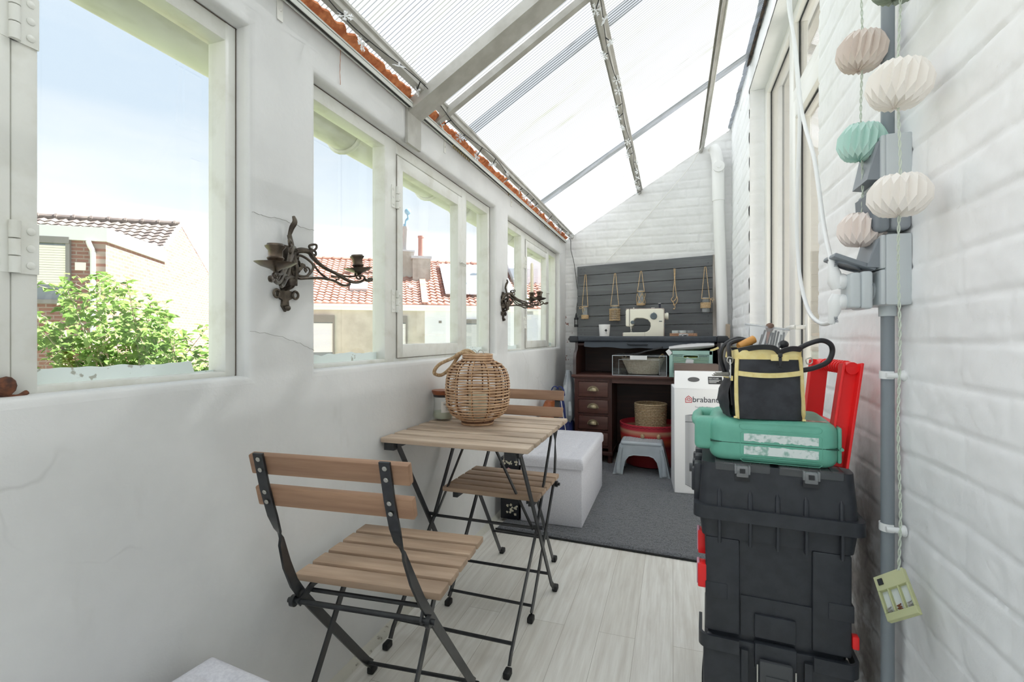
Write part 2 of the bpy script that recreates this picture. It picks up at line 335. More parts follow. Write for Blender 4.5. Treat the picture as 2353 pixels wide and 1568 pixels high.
# ---- floor
def laminate():
    m,nt,b=mk('pale_oak_laminate'); v=coord(nt,(1,1,1),(0,0,PI/2))
    br=nt.nodes.new('ShaderNodeTexBrick'); br.offset=.37; br.inputs['Scale'].default_value=1; br.inputs['Brick Width'].default_value=1.25; br.inputs['Row Height'].default_value=.125; br.inputs['Mortar Size'].default_value=.0008; br.inputs['Bias'].default_value=0
    br.inputs['Color1'].default_value=S(240,239,234); br.inputs['Color2'].default_value=S(229,227,220); br.inputs['Mortar'].default_value=S(176,170,160); L(nt,v,br.inputs[0])
    g=nz(nt,coord(nt,(1,.05,1)),55,6,.65); c=mix(nt,ramp(nt,g,[(.38,(0,0,0,1)),(.7,(.55,.55,.55,1))]),br.outputs[0],S(192,185,174))
    k=nz(nt,coord(nt,(1,.22,1)),14,3); c=mix(nt,ramp(nt,k,[(.55,(0,0,0,1)),(.75,(.4,.4,.4,1))]),c,S(190,182,170))
    L(nt,c,b.inputs[0]); b.inputs['Roughness'].default_value=.42; bump(nt,b,g,.08,.001); return m
struct('floor',MB().box(XL-.12,XR+.2,YF-.1,YB+.2,-.08,0),laminate(),'pale grey oak laminate floor','floor')
mb=MB()
pr=[]; n=170
for i in range(n+1):
    y=YF+(YB-YF)*i/n; pr.append((y,.022+.012*max(0,noise.noise(V((y*6,0,0))))+.004*noise.noise(V((y*30,2,0)))))
for i in range(n):
    (y0,w0),(y1,w1)=pr[i],pr[i+1]
    mb.add([(XL,y0,0),(XL+w0*.85,y0,0),(XL+w0*.6,y0,.012),(XL,y0,.026),(XL,y1,0),(XL+w1*.85,y1,0),(XL+w1*.6,y1,.012),(XL,y1,.026)],[(1,2,6,5),(2,3,7,6)])
m_skirt=mat('cracked_skirting_filler',S(205,203,192),.8,col2=S(120,112,100),sc=30,lo=.62,hi=.72)
struct('baseboard_left',mb,m_skirt,'cracked off-white filler strip at floor edge','baseboard')
# ---- roof: translucent multiwall sheets
def poly(name,dirt):
    m=bpy.data.materials.new(name); m.use_nodes=True; nt=m.node_tree; nt.nodes.clear(); o=nt.nodes.new('ShaderNodeOutputMaterial')
    v=coord(nt); w=nt.nodes.new('ShaderNodeTexWave'); w.bands_direction='Y'; w.inputs['Scale'].default_value=20; w.inputs['Distortion'].default_value=.15; L(nt,v,w.inputs[0])
    st=ramp(nt,w.outputs['Fac'],[(.0,(.085,.09,.095,1)),(.42,(.42,.43,.435,1)),(1,(.572,.586,.602,1))])
    d=ramp(nt,nz(nt,coord(nt,(.5,4,.5)),2.6,6,.7),[(.47,(0,0,0,1)),(.68,(dirt,dirt,dirt,1))]); c=mix(nt,d,st,S(116,117,106))
    k=ramp(nt,nz(nt,coord(nt,(1.2,10,1.2)),5,5,.75),[(.60,(0,0,0,1)),(.74,(.7,.7,.7,1))]); c=mix(nt,k,c,S(84,82,72))
    t=nt.nodes.new('ShaderNodeBsdfTranslucent'); L(nt,c,t.inputs[0]); tp=nt.nodes.new('ShaderNodeBsdfTransparent'); tp.inputs[0].default_value=(.9,.92,.93,1); df=nt.nodes.new('ShaderNodeBsdfDiffuse'); L(nt,c,df.inputs[0])
    a=nt.nodes.new('ShaderNodeMixShader'); a.inputs[0].default_value=.015; L(nt,t.outputs[0],a.inputs[1]); L(nt,tp.outputs[0],a.inputs[2])
    e=nt.nodes.new('ShaderNodeMixShader'); e.inputs[0].default_value=.12; L(nt,a.outputs[0],e.inputs[1]); L(nt,df.outputs[0],e.inputs[2])
    g=nt.nodes.new('ShaderNodeBsdfGlossy'); g.inputs['Roughness'].default_value=.25; e2=nt.nodes.new('ShaderNodeMixShader'); e2.inputs[0].default_value=.03; L(nt,e.outputs[0],e2.inputs[1]); L(nt,g.outputs[0],e2.inputs[2])
    L(nt,e2.outputs[0],o.inputs[0]); return m
m_poly=poly('multiwall_polycarbonate',.85)
x0,x1=-1.16,XR+.02
def sheet(y0,y1,up=0):
    return MB().add([(x0,y0,rz_(x0)+up),(x1,y0,rz_(x1)+up),(x1,y1,rz_(x1)+up),(x0,y1,rz_(x0)+up)],[(0,1,2,3)])
cl=struct('ceiling',sheet(YF-.05,.78),m_poly,'milky ribbed polycarbonate roof sheets','roof',smooth=0)
for a,b,u in [(.70,2.11,.012),(2.01,3.37,0),(3.28,YB+.05,.012)]:
    tag(obj('roof_sheet',sheet(a,b,u),m_poly,parent=cl,smooth=0))
# ---- roof timbers
m_steel=mat('grey_white_painted_steel',S(184,182,175),.5,col2=S(170,167,159),sc=14)
def slopebox(mb,xa,xb,ya,yb,top,bot):
    vs=[]
    for x in (xa,xb):
        for y in (ya,yb): vs+=[(x,y,rz_(x)+bot),(x,y,rz_(x)+top)]
    mb.add(vs,[(0,1,3,2),(4,6,7,5),(0,2,6,4),(1,5,7,3),(0,4,5,1),(2,3,7,6)])
for i,(xa,xb) in enumerate([(-.917,-.884),(-.306,-.260),(.212,.256)]):
    mb=MB(); slopebox(mb,xa,xb,YF,YB,-.002,-.012); slopebox(mb,(xa+xb)/2-.010,(xa+xb)/2+.010,YF,YB,-.01,-.030 if i==0 else -.038)
    struct('trim_%d'%(i+1),mb,m_steel,['steel purlin over the window wall','steel purlin along middle of the roof','steel purlin beside the house wall'][i],'roof purlin')
mb=MB(); slopebox(mb,XL+.002,XR-.002,1.605,1.70,-.016,-.062)
mb.box(XL,XL+.012,1.60,1.70,1.79,1.93)
struct('trim_4',mb,m_steel,'broad angle rafter crossing the roof slope','roof rafter')
mb=MB(); slopebox(mb,XL,XR,1.80,1.828,-.002,-.034); struct('trim_5',mb,m_steel,'thin glazing bar beside the broad rafter','roof bar')
mb=MB(); slopebox(mb,XL,XR,-.15,-.06,-.004,-.10); struct('trim_6',mb,m_steel,'angle rafter near the front wall','roof rafter')
mb=MB(); slopebox(mb,XR-.020,XR-.004,YF,3.42,-.006,-.022); struct('trim_7',mb,mat('black_sealant',S(30,28,26),.7,col2=S(90,70,50),sc=30),'black sealant line where roof meets house wall','sealant')
# ---- PU foam strip at the eaves
m_foam=mat('orange_expanding_foam',S(226,148,98),.9,col2=S(190,110,70),sc=40,bs=60,bst=.6,bd=.01)
mb=MB(); n=520; vs=[]; y0,y1=.5,4.4
for i in range(n+1):
    y=y0+(y1-y0)*i/n; w=.032+.013*noise.noise(V((y*7,0,3)))+.013*noise.noise(V((y*34,5,3))); h=.015+.009*noise.noise(V((y*16,7,1)))
    q=XL+.004+w; vs+=[(XL+.001,y,1.948),(XL+.006,y,1.945),(XL+w*.6,y,1.953+.3*h),(q,y,rz_(q)-.014),(q-.004,y,rz_(q-.004)-.003),(XL+.001,y,rz_(XL)-.003)]
mb.add(vs,[(i*6+k,i*6+(k+1)%6,(i+1)*6+(k+1)%6,(i+1)*6+k) for i in range(n) for k in range(6)])
tag(obj('foam_strip',mb,m_foam),'lumpy orange expanding foam filling the gap at the eaves','foam strip')
# ---- adjoining room behind the glazed door; opening in its far wall added for light
m_room=mat('dim_room_paint',S(206,203,196),.8)
mb=MB(); a,b,c,d=XR+.21,3.4,1.2,4.2
for q in ([(b,c,0),(b,d,0),(b,d,.7),(b,c,.7)],[(a,c,0),(b,c,0),(b,c,2.8),(a,c,2.8)],[(a,d,0),(a,d,2.8),(b,d,2.8),(b,d,0)],[(a,c,0),(a,d,0),(b,d,0),(b,c,0)],[(a,c,2.8),(b,c,2.8),(b,d,2.8),(a,d,2.8)],
  [(a,c,0),(a,DY0,0),(a,DY0,2.8),(a,c,2.8)],[(a,DY1,0),(a,d,0),(a,d,2.8),(a,DY1,2.8)],[(a,DY0,DZ),(a,DY1,DZ),(a,DY1,2.8),(a,DY0,2.8)]): mb.add(q,[(0,1,2,3)])
struct('wall_inner_room',mb,m_room,'plain room seen through the glazed door','wall')
# ---- windows
m_crack=mat('dark_grime_line',S(96,86,76),.9)
m_putty=mat('peeled_pale_blue_paint',S(226,236,234),.6,col2=S(170,172,162),sc=35,lo=.64,hi=.68)
XF=-1.008     # room face of the frames
def bar(mb,y0,y1,z0,z1,xa=XF,xb=-1.065): mb.rbox(xb,xa,y0,y1,z0,z1,.0035,2)
def ragged(y0,y1,z0,h,x,seed):
    mb=MB(); n=max(6,int((y1-y0)/.008)); vs=[]
    for i in range(n+1):
        y=y0+(y1-y0)*i/n; t=h*(.85+.4*noise.noise(V((y*5,seed,0)))+.16*noise.noise(V((y*28,seed,2))))
        if noise.noise(V((y*9,seed,9)))>.42: t*=.15
        t=max(.001,t)
        for dx in (.0,-.003): vs+=[(x+dx,y,z0),(x+dx,y,z0+t)]
    fs=[]
    for i in range(n):
        a=i*4; fs+=[(a,a+1,a+5,a+4),(a+2,a+6,a+7,a+3),(a+1,a+3,a+7,a+5)]
    return mb.add(vs,fs)
def hinge(z,y,w):
    mb=MB(); mb.box(XF,XF+.003,y-.034,y+.033,z-.042,z+.042)
    for k,(a,b) in enumerate([(-.042,-.016),(-.014,.012),(.014,.042)]): mb.tube([(XF+.006,y,z+a),(XF+.006,y,z+b)],.0075,10)
    for s in (-1,1):
        for k in (-.028,0,.028):
            p=V((XF+.003,y+s*.022,z+k)); mb.lathe([(.006,0),(.006,.001),(.0035,.002),(.0003,.0022)],10,Matrix.Translation(p)@Matrix.Rotation(PI/2,4,'Y'))
    return mb
def window(num,label,y0,y1,ma,mb_,sash,hz,latch_y=None,tilt=0):
    """ma: mullion (sash side a), sash=(s0,s1); fixed panes either side"""
    o=MB(); t=.03
    bar(o,y0,y1,ZT-.045,ZT,XF-.001); bar(o,y0,y1,ZS-.002,ZS+.012,XF-.001); bar(o,y0,y0+t,ZS,ZT,XF,-1.064); bar(o,y1-t,y1,ZS,ZT,XF,-1.064)
    for a,b in ma: bar(o,a,b,ZS+.001,ZT-.001,XF+.0005,-1.063)
    w=struct('window_%d'%num,o,m_frame,label,'window',bev=0)
    s0,s1=sash; sm=MB()
    for a,b,c,d in [(s0+.044,s1-.049,ZT-.10,ZT-.05),(s0+.044,s1-.049,ZS+.012,ZS+.065),(s0,s0+.045,ZS+.012,ZT-.05),(s1-.05,s1,ZS+.012,ZT-.05)]: sm.rbox(-1.05 if b-a>.06 else -1.051,XF+.002 if b-a>.06 else XF+.0025,a,b,c,d,.003,2)
    sa=obj('sash',sm,m_frame,parent=w,world=True)
    obj('pane',MB().box(-1.042,-1.039,s0+.04,s1-.045,ZS+.05,ZT-.085),m_glass,parent=sa,world=True,smooth=0)
    obj('grime_line',MB().box(XF+.0025,XF+.0032,s0-.0022,s0+.0008,ZS+.012,ZT-.05).box(XF+.0025,XF+.0032,s0,s1,ZS+.0105,ZS+.0125),m_crack,parent=sa,world=True,smooth=0)
    gl=MB(); gl.box(XF-.004,XF+.0006,y1-.0035,y1-.001,ZS,ZT).box(XF-.004,XF+.0006,y0+.001,y0+.003,ZS,ZT).box(XF-.004,XF+.0006,y0,y1,ZT-.003,ZT-.001); obj('grime_line',gl,m_crack,parent=w,world=True,smooth=0)
    edges=[y0+t]+[e for m_ in ma for e in m_]+[y1-t]
    for k in range(0,len(edges),2):
        a,b=edges[k],edges[k+1]
        if s0-.02<=(a+b)/2<=s1+.02: continue
        obj('pane',MB().box(-1.050,-1.047,a-.005,b+.005,ZS+.006,ZT-.04),m_glass,parent=w,world=True,smooth=0)
        obj('paint_remains',ragged(a+.002,b-.002,ZS+.010,.034,-1.043,num*3+k),m_putty,parent=w,world=True,smooth=0)
    for z in hz: obj('hinge',hinge(z,mb_,.06),m_frame,parent=w,world=True)
    if latch_y is not None:
        z=1.42; lm=MB(); lm.box(XF,XF+.003,latch_y-.014,latch_y+.014,z-.03,z+.03); lm.tube([(XF+.012,latch_y-.02,z),(XF+.012,latch_y+.03,z-.004)],.005,8); lm.tube([(XF,latch_y,z),(XF+.014,latch_y,z)],.006,8)
        lm.tube(crv([(XF+.012,latch_y+.03,z-.004),(XF+.015,latch_y+.036,z-.004),(XF+.012,latch_y+.038,z-.012),(XF+.004,latch_y+.03,z-.012)]),.003,6)
        obj('latch',lm,m_frame,parent=w,world=True)
    return w
window(1,'old white window with hinged post, green shrub outside',-.62,.891,[(-.20,-.13),(.472,.507)],.474,(-.13,.471),(1.195,1.57))
window(2,'old white window in the middle of the wall',1.121,2.59,[(1.525,1.60),(2.205,2.262)],1.60,(1.602,2.205),(1.583,1.185),2.185)
window(3,'old white window in the far corner by the brick wall',2.81,4.242,[(3.20,3.29),(3.93,3.98)],3.29,(3.292,3.93),(1.58,1.15),3.905)
rb_=MB(); c=pX(14,888,-.998); rb_.ball(tuple(c),.013,9,6,sz=1.2); rb_.tube(crv([c+V((0,-.01,-.012)),c+V((.002,.012,-.018)),c+V((.0,.026,-.012))],4),.004,6); obj('rusty_bolt',rb_,m_rust,parent=bpy.data.objects['window_1'],world=True)
# ---- glazed door (white PVC) in the house wall
dr=MB(); XA,XB=XR+.095,XR+.16
def db(mb,y0,y1,z0,z1,xa=XA,xb=XB): mb.rbox(xa,xb,y0,y1,z0,z1,.004,2)
db(dr,DY0,DY0+.05,0,DZ); db(dr,DY1-.07,DY1,0,DZ); db(dr,DY0+.045,DY1-.065,DZ-.06,DZ,XA+.001,XB-.001); db(dr,2.70,2.79,0,DZ-.055); db(dr,DY0+.045,2.705,2.20,2.27,XA+.001,XB-.001)
door=struct('door_1',dr,m_pvc,'white glazed door with transom in the brick house wall','door')
sd=MB()
for a,b,c,d in [(1.95,2.04,.02,2.19),(2.61,2.698,.02,2.19),(2.035,2.615,.02,.12),(2.035,2.615,2.10,2.19)]: db(sd,a,b,c,d,XA-.012+(.001 if b-a>.2 else 0),XB-.01-(.001 if b-a>.2 else 0))
leaf=obj('door_leaf',sd,m_pvc,parent=door,world=True)
m_gasket=mat('black_gasket',S(38,40,42),.6)
def pane(y0,y1,z0,z1,par,xa=XA+.03):
    obj('pane',MB().box(xa,xa+.004,y0,y1,z0,z1),m_glass,parent=par,world=True,smooth=0)
    g=MB()
    for a,b,c,d in [(y0,y0+.005,z0,z1),(y1-.005,y1,z0,z1),(y0,y1,z0,z0+.005),(y0,y1,z1-.005,z1)]: g.box(xa-.006,xa,a,b,c,d)
    obj('gasket',g,m_gasket,parent=par,world=True,smooth=0)
pane(2.04,2.61,.12,2.10,leaf,XA+.02); pane(2.79,DY1-.07,.03,DZ-.06,door); pane(DY0+.05,2.70,2.27,DZ-.06,door)
hd=MB(); c=pX(1852,752,XA-.02); hd.rbox(XA-.022,XA-.012,c.y-.016,c.y+.016,c.z-.075,c.z+.055,.005); hd.tube([(XA-.02,c.y,c.z+.0),(XA-.06,c.y,c.z)],.0095,10); hd.tube(crv([(XA-.06,c.y,c.z),(XA-.068,c.y+.02,c.z),(XA-.066,c.y+.13,c.z-.004)]),.010,10)
obj('door_handle',hd,m_pvc,parent=leaf,world=True)
# ---- eaves gutter outside
m_gut=mat('weathered_zinc_gutter',S(214,214,206),.55,col2=S(176,174,160),sc=9,lo=.5,hi=.75,st=(1,.4,1))
g=MB(); gx,gz,gr=-1.205,1.845,.075
prof=[]; n=14
for y in (YF-.2,YB+.3):
    for i in range(n+1):
        a=PI+PI*i/n; prof.append((gx+gr*math.cos(a),y,gz+gr*math.sin(a)))
    for i in range(n+1):
        a=2*PI-PI*i/n; prof.append((gx+(gr-.004)*math.cos(a),y,gz+(gr-.004)*math.sin(a)))
q=2*(n+1); g.add(prof,[(i,(i+1)%q,q+(i+1)%q,q+i) for i in range(q)])
gut=tag(obj('eaves_gutter',g,m_gut),'grey half-round gutter hanging outside along the window tops','gutter')
for y in (1.55,2.22,2.62,.2,3.45,4.05):
    rg=MB(); pts=[(gx+(gr+.004)*math.cos(PI+PI*i/12),y,gz+(gr+.004)*math.sin(PI+PI*i/12)) for i in range(13)]; rg.tube(pts,.011,8)
    obj('joint_collar',rg,m_gut,parent=gut,world=True)
for y in (.6,1.9,3.2): obj('gutter_bracket',MB().box(-1.135,XO-.0005,y-.012,y+.012,gz-.004,gz+.003),m_gut,parent=gut,world=True,smooth=0)
# ---- curtain rail with brackets
m_rail=mat('white_rail',S(226,228,222),.35); rl=MB(); xr=-.948; za=1.932
rl.box(xr-.010,xr+.010,.4,4.40,za+.004,za+.012); rl.box(xr+.007,xr+.010,.4,4.40,za-.010,za+.006); rl.box(xr-.010,xr-.007,.4,4.40,za-.010,za+.006)
rail=tag(obj('curtain_rail',rl,m_rail),'thin white curtain rail on brackets above the windows','curtain rail')
obj('rail_slot_shade',MB().box(xr-.007,xr+.007,.4,4.40,za-.006,za+.003),mat('rail_shadow_gap',S(60,60,56),.7),parent=rail,world=True,smooth=0)
for y in (.985,1.93,2.86,3.55,4.22):
    b=MB(); b.box(XL,XL+.003,y-.009,y+.009,za-.062,za-.002); b.box(XL,xr+.012,y-.009,y+.009,za+.012,za+.015); b.box(XL,XL+.003,y-.009,y+.009,za-.004,za+.015); b.ball((XL+.004,y,za-.035),.004,8,5)
    obj('bracket',b,m_white,parent=rail,world=True)
m_brass=mat('brass_glider',S(146,128,88),.5,.6)
for y in [1.98+.022*k for k in range(9)]+[2.75,3.0,3.1,3.62,3.7,3.75,4.0]:
    obj('glider',MB().tube([(xr,y,za-.008),(xr,y+.006,za-.022)],.003,6),m_brass,parent=rail,world=True)
# ---- camera, sky, sun
cam=bpy.data.cameras.new('camera'); cam.lens=36*F/2353; cam.sensor_width=36; cam.shift_y=-10/2353; cam.clip_start=.02; cam.clip_end=200
co=bpy.data.objects.new('camera',cam); co.location=EYE; co.rotation_euler=(PI/2,0,TH); COL.objects.link(co); SC.camera=co
W=bpy.data.worlds.new('sky'); SC.world=W; W.use_nodes=True; nt=W.node_tree; bg=nt.nodes['Background']
tc=nt.nodes.new('ShaderNodeTexCoord'); sp=nt.nodes.new('ShaderNodeSeparateXYZ'); L(nt,tc.outputs['Generated'],sp.inputs[0])
c=ramp(nt,sp.outputs[2],[(.0,(1,1,1,1)),(.15,(.92,.96,1,1)),(.215,(.40,.435,.46,1)),(.36,(.295,.35,.405,1)),(1,(.28,.34,.41,1))])
mp=nt.nodes.new('ShaderNodeMapping'); mp.inputs['Scale'].default_value=(1.2,1.2,5); mp.inputs['Rotation'].default_value=(.3,.2,.4); L(nt,tc.outputs['Generated'],mp.inputs[0])
cf=ramp(nt,nz(nt,mp.outputs[0],2.2,5),[(.48,(0,0,0,1)),(.72,(.6,.6,.6,1))]); L(nt,mix(nt,cf,c,mix(nt,1,c,(1.22,1.12,1.03,1),'MULTIPLY')),bg.inputs[0]); bg.inputs[1].default_value=1.0
su=bpy.data.lights.new('sun','SUN'); su.energy=14; su.angle=R(.53); su.color=(1,1,1)
so=bpy.data.objects.new('sun',su); d=V((-.8*math.cos(R(48)),-.6*math.cos(R(48)),-math.sin(R(48)))); so.rotation_euler=d.to_track_quat('-Z','Y').to_euler(); so.location=(3,3,8); COL.objects.link(so)
SC.view_settings.view_transform='Standard'; SC.view_settings.look='None'; SC.view_settings.gamma=1; SC.view_settings.exposure=1.33
try: SC.view_settings.use_curve_mapping=False
except Exception: pass
SC.cycles.max_bounces=10; SC.cycles.diffuse_bounces=7; SC.cycles.glossy_bounces=3; SC.cycles.transmission_bounces=6; SC.cycles.transparent_max_bounces=24
SC.cycles.use_denoising=True; SC.cycles.sample_clamp_indirect=8; SC.cycles.caustics_reflective=False; SC.cycles.caustics_refractive=False
# ================================================================== OUTSIDE
def cw(l,d,z): return V((l*CS-d*SN, l*SN+d*CS, z))     # ground point l to the right and d ahead of the tripod's view direction
GZ=-3.0
m_ground=mat('garden_ground',S(120,128,96),.95,col2=S(96,104,76),sc=2)
struct('ground',MB().box(-45,XL-.13,-14,50,GZ-.2,GZ),m_ground,'garden ground far below the windows','ground')
def brickwall(name,c1,c2,mo,sc=1.0):
    m,nt,b=mk(name); v=coord(nt,kind='UV'); br=nt.nodes.new('ShaderNodeTexBrick'); br.inputs['Scale'].default_value=1; br.inputs['Brick Width'].default_value=.22*sc; br.inputs['Row Height'].default_value=.068*sc; br.inputs['Mortar Size'].default_value=.010*sc
    br.inputs['Color1'].default_value=c1; br.inputs['Color2'].default_value=c2; br.inputs['Mortar'].default_value=mo; L(nt,v,br.inputs[0])
    c=mix(nt,ramp(nt,nz(nt,v,9,3),[(.4,(0,0,0,1)),(.7,(.5,.5,.5,1))]),br.outputs[0],S(134,104,90)); L(nt,c,b.inputs[0]); b.inputs['Roughness'].default_value=.85; bump(nt,b,br.outputs['Fac'],-.4,.006); return m
m_br1=brickwall('red_brown_brick',S(122,80,68),S(138,98,84),S(144,132,122),1.15)
def uvplanar(o,du,dv,org):
    me=o.data; uv=me.uv_layers.new(name='uv'); du,dv,org=V(du),V(dv),V(org); M=wm(o)
    for lp in me.loops: p=M@me.vertices[lp.vertex_index].co-org; uv.data[lp.index].uv=(p.dot(du),p.dot(dv))
def solid(mb,poly,off):
    """extrude a planar polygon by vector off"""
    n=len(poly); P=[V(p) for p in poly]; off=V(off)
    return mb.add(P+[p+off for p in P],[tuple(range(n-1,-1,-1)),tuple(range(n,2*n))]+[(i,(i+1)%n,n+(i+1)%n,n+i) for i in range(n)])
def tiles(mb,o,du,dv,nn,w,h,cw_,ch,amp=.035,thick=.035,clip=None):
    """interlocking roof tiles as a wavy stepped surface"""
    o,du,dv,nn=V(o),V(du),V(dv),V(nn); sub=6; nu=int(w/cw_*sub); nr=int(math.ceil(h/ch))
    for r in range(nr):
        va,vb=r*ch,min(h,(r+1)*ch+.03); vs=[]
        jit=.3*cw_*(r%2)*0
        for i in range(nu+1):
            u=i*cw_/sub; ph=2*PI*((u+jit)/cw_); wv=amp*(.5+.5*math.sin(ph)+.22*math.sin(2*ph))
            wob=.006*noise.noise(V((u*1.3,r*2.1,0)))
            for vv,up in ((va,0),(va,thick),(vb,0.004)):
                vs.append(o+du*u+dv*vv+nn*((wv+up+wob) if up or vv!=va else wv*0+.0))
        mb.add(vs,[(i*3+k,(i+1)*3+k,(i+1)*3+k+1,i*3+k+1) for i in range(nu) for k in (0,1)])
# ---------- brick house on the left
C=cw(-8.486,10,0); C.z=0; dB=(cw(-.285,.958,0)); dB.z=0; dB.normalize(); dA=V((-dB.y,dB.x,0)); dA=-dA if (dA.dot(V((-1,0,0)))<0) else dA   # dA runs away to the left along the front
up=V((0,0,1)); zt=3.27
hs=thing('brick_house','pink brick house with white fascia, grey tiles and a roller shutter','house',tuple(C+V((0,0,GZ))))
def P(a,b,z): return C+dA*a+dB*b+up*z
mb=MB(); solid(mb,[P(0,0,GZ),P(0,0,zt),P(0,2.99,3.40),P(0,4.13,4.28),P(0,8.49,2.43),P(0,8.9,2.2),P(0,8.9,GZ)],dA*.3)
o=obj('gable_wall',mb,m_br1,parent=hs,world=True,smooth=0); uvplanar(o,dB,up,C)
mb=MB(); solid(mb,[P(.3,0,GZ),P(.3,0,zt),P(6.5,0,zt),P(6.5,0,GZ)],dB*.3)
o=obj('front_wall',mb,m_br1,parent=hs,world=True,smooth=0); uvplanar(o,dA,up,C)
m_fas=mat('white_fascia',S(214,214,211),.5)
mb=MB(); solid(mb,[P(-.06,-.08,zt-.24),P(-.06,-.08,zt+.04),P(6.5,-.08,zt+.04),P(6.5,-.08,zt-.24)],dB*.1); solid(mb,[P(-.06,0,zt-.24),P(-.06,0,zt+.04),P(-.06,3.0,zt+.06),P(-.06,3.0,zt-.22)],dA*.1)
obj('fascia',mb,m_fas,parent=hs,world=True,smooth=0)
mb=MB(); solid(mb,[P(0,-.02,zt),P(6.5,-.02,zt),P(6.5,3.05,zt+.12),P(0,3.05,zt+.12)],up*.05); obj('flat_roof',mb,mat('roof_felt',S(120,120,118),.9),parent=hs,world=True,smooth=0)
m_tile1=mat('grey_brown_tiles',S(118,108,100),.75,col2=S(92,82,78),sc=3)
rl_=P(0,4.13,4.28)-P(0,2.9,3.36); hl=rl_.length; dv=rl_.normalized(); nn=dA.cross(dv); nn=nn if nn.z>0 else -nn
mb=MB(); tiles(mb,P(.02,2.9,3.36),dA,dv,nn,6.5,hl,.24,.185)
obj('front_roof',mb,m_tile1,parent=hs,world=True,smooth=60,recalc=False)
b0=P(0,8.6,2.38)-P(0,4.13,4.28); mb=MB(); solid(mb,[P(0,4.13,4.30),P(6.5,4.13,4.30),P(6.5,8.6,2.40),P(0,8.6,2.40)],up*.05); obj('rear_roof',mb,m_tile1,parent=hs,world=True,smooth=0)
mb=MB(); mb.tube([P(0,4.13,4.34),P(6.5,4.13,4.34)],.07,8)
for k in range(16): mb.tube([P(.1+k*.4,4.13,4.345),P(.16+k*.4,4.13,4.345)],.09,8)
obj('ridge',mb,m_tile1,parent=hs,world=True)
mb=MB(); solid(mb,[P(-.03,2.95,3.36),P(-.03,4.13,4.26),P(-.03,4.13,4.36),P(-.03,2.95,3.46)],dA*.06); obj('verge',mb,mat('verge_mortar',S(206,196,182),.9),parent=hs,world=True,smooth=0)
mb=MB(); mb.tube(crv([P(.26,-.09,zt-.26),P(.22,-.11,zt-.36),P(.2,-.06,zt-.46),P(.2,-.05,zt-.7)],5)+[P(.2,-.05,GZ)],.045,10); mb.tube([P(.2,-.05,2.0),P(.2,-.05,2.04)],.055,10)
obj('downpipe',mb,m_fas,parent=hs,world=True)
def far_window(par,M0,a0,a1,z0,z1,box,shutcol,frac,M_frame,off=-.03):
    """window with roller shutter box; M0(a,b,z) maps along-wall, out-of-wall, height"""
    mb=MB()
    def bx(mb,a0,a1,b0,b1,z0,z1):
        vs=[M0(a,b,z) for z in (z0,z1) for b in (b0,b1) for a in (a0,a1)]
        mb.add(vs,[(0,2,3,1),(4,5,7,6),(0,1,5,4),(2,6,7,3),(0,4,6,2),(1,3,7,5)])
    bx(mb,a0-.07,a1+.07,off-.06,off+.03,z1,z1+box); bx(mb,a0-.07,a0,off-.03,.02,z0,z1); bx(mb,a1,a1+.07,off-.03,.02,z0,z1); bx(mb,a0-.1,a1+.1,off-.06,.02,z0-.08,z0)
    w=obj('window_frame',mb,M_frame,parent=par,world=True,smooth=0)
    mb=MB(); zs=z1-(z1-z0)*frac; n=int((z1-zs)/.05)
    for k in range(n): bx(mb,a0,a1,off+.005,off+.02,zs+k*.05,zs+k*.05+.044)
    obj('shutter',mb,shutcol,parent=w,world=True,smooth=0)
    mb=MB(); bx(mb,a0,a1,off+.022,off+.03,z0,z1); obj('pane',mb,m_farglass,parent=w,world=True,smooth=0)
m_farglass=mat('far_window_glass',S(96,108,112),.08,spec=.8)
m_shut=mat('cream_shutter',S(236,230,214),.6); m_shutw=mat('white_shutter',S(240,240,240),.6); m_dkframe=mat('grey_window_surround',S(128,124,120),.7)
far_window(hs,lambda a,b,z:P(a,b,z),.66,2.4,1.80,2.95,.13,m_shut,.73,m_dkframe)
mb=MB(); solid(mb,[P(.34,-.02,2.42),P(.34,-.02,2.58),P(.52,-.02,2.58),P(.52,-.02,2.42)],dB*.03); obj('vent_cover',mb,m_shut,parent=hs,world=True,smooth=0)
mb=MB(); solid(mb,[P(-.35,8.3,2.50),P(-.35,9.7,2.10),P(-.35,9.7,1.94),P(-.35,8.3,2.34)],dA*.06); solid(mb,[P(-.35,8.3,2.48),P(-.35,9.7,2.08),P(1,9.7,2.08),P(1,8.3,2.48)],up*.03); obj('eaves_board',mb,m_fas,parent=hs,world=True,smooth=0)
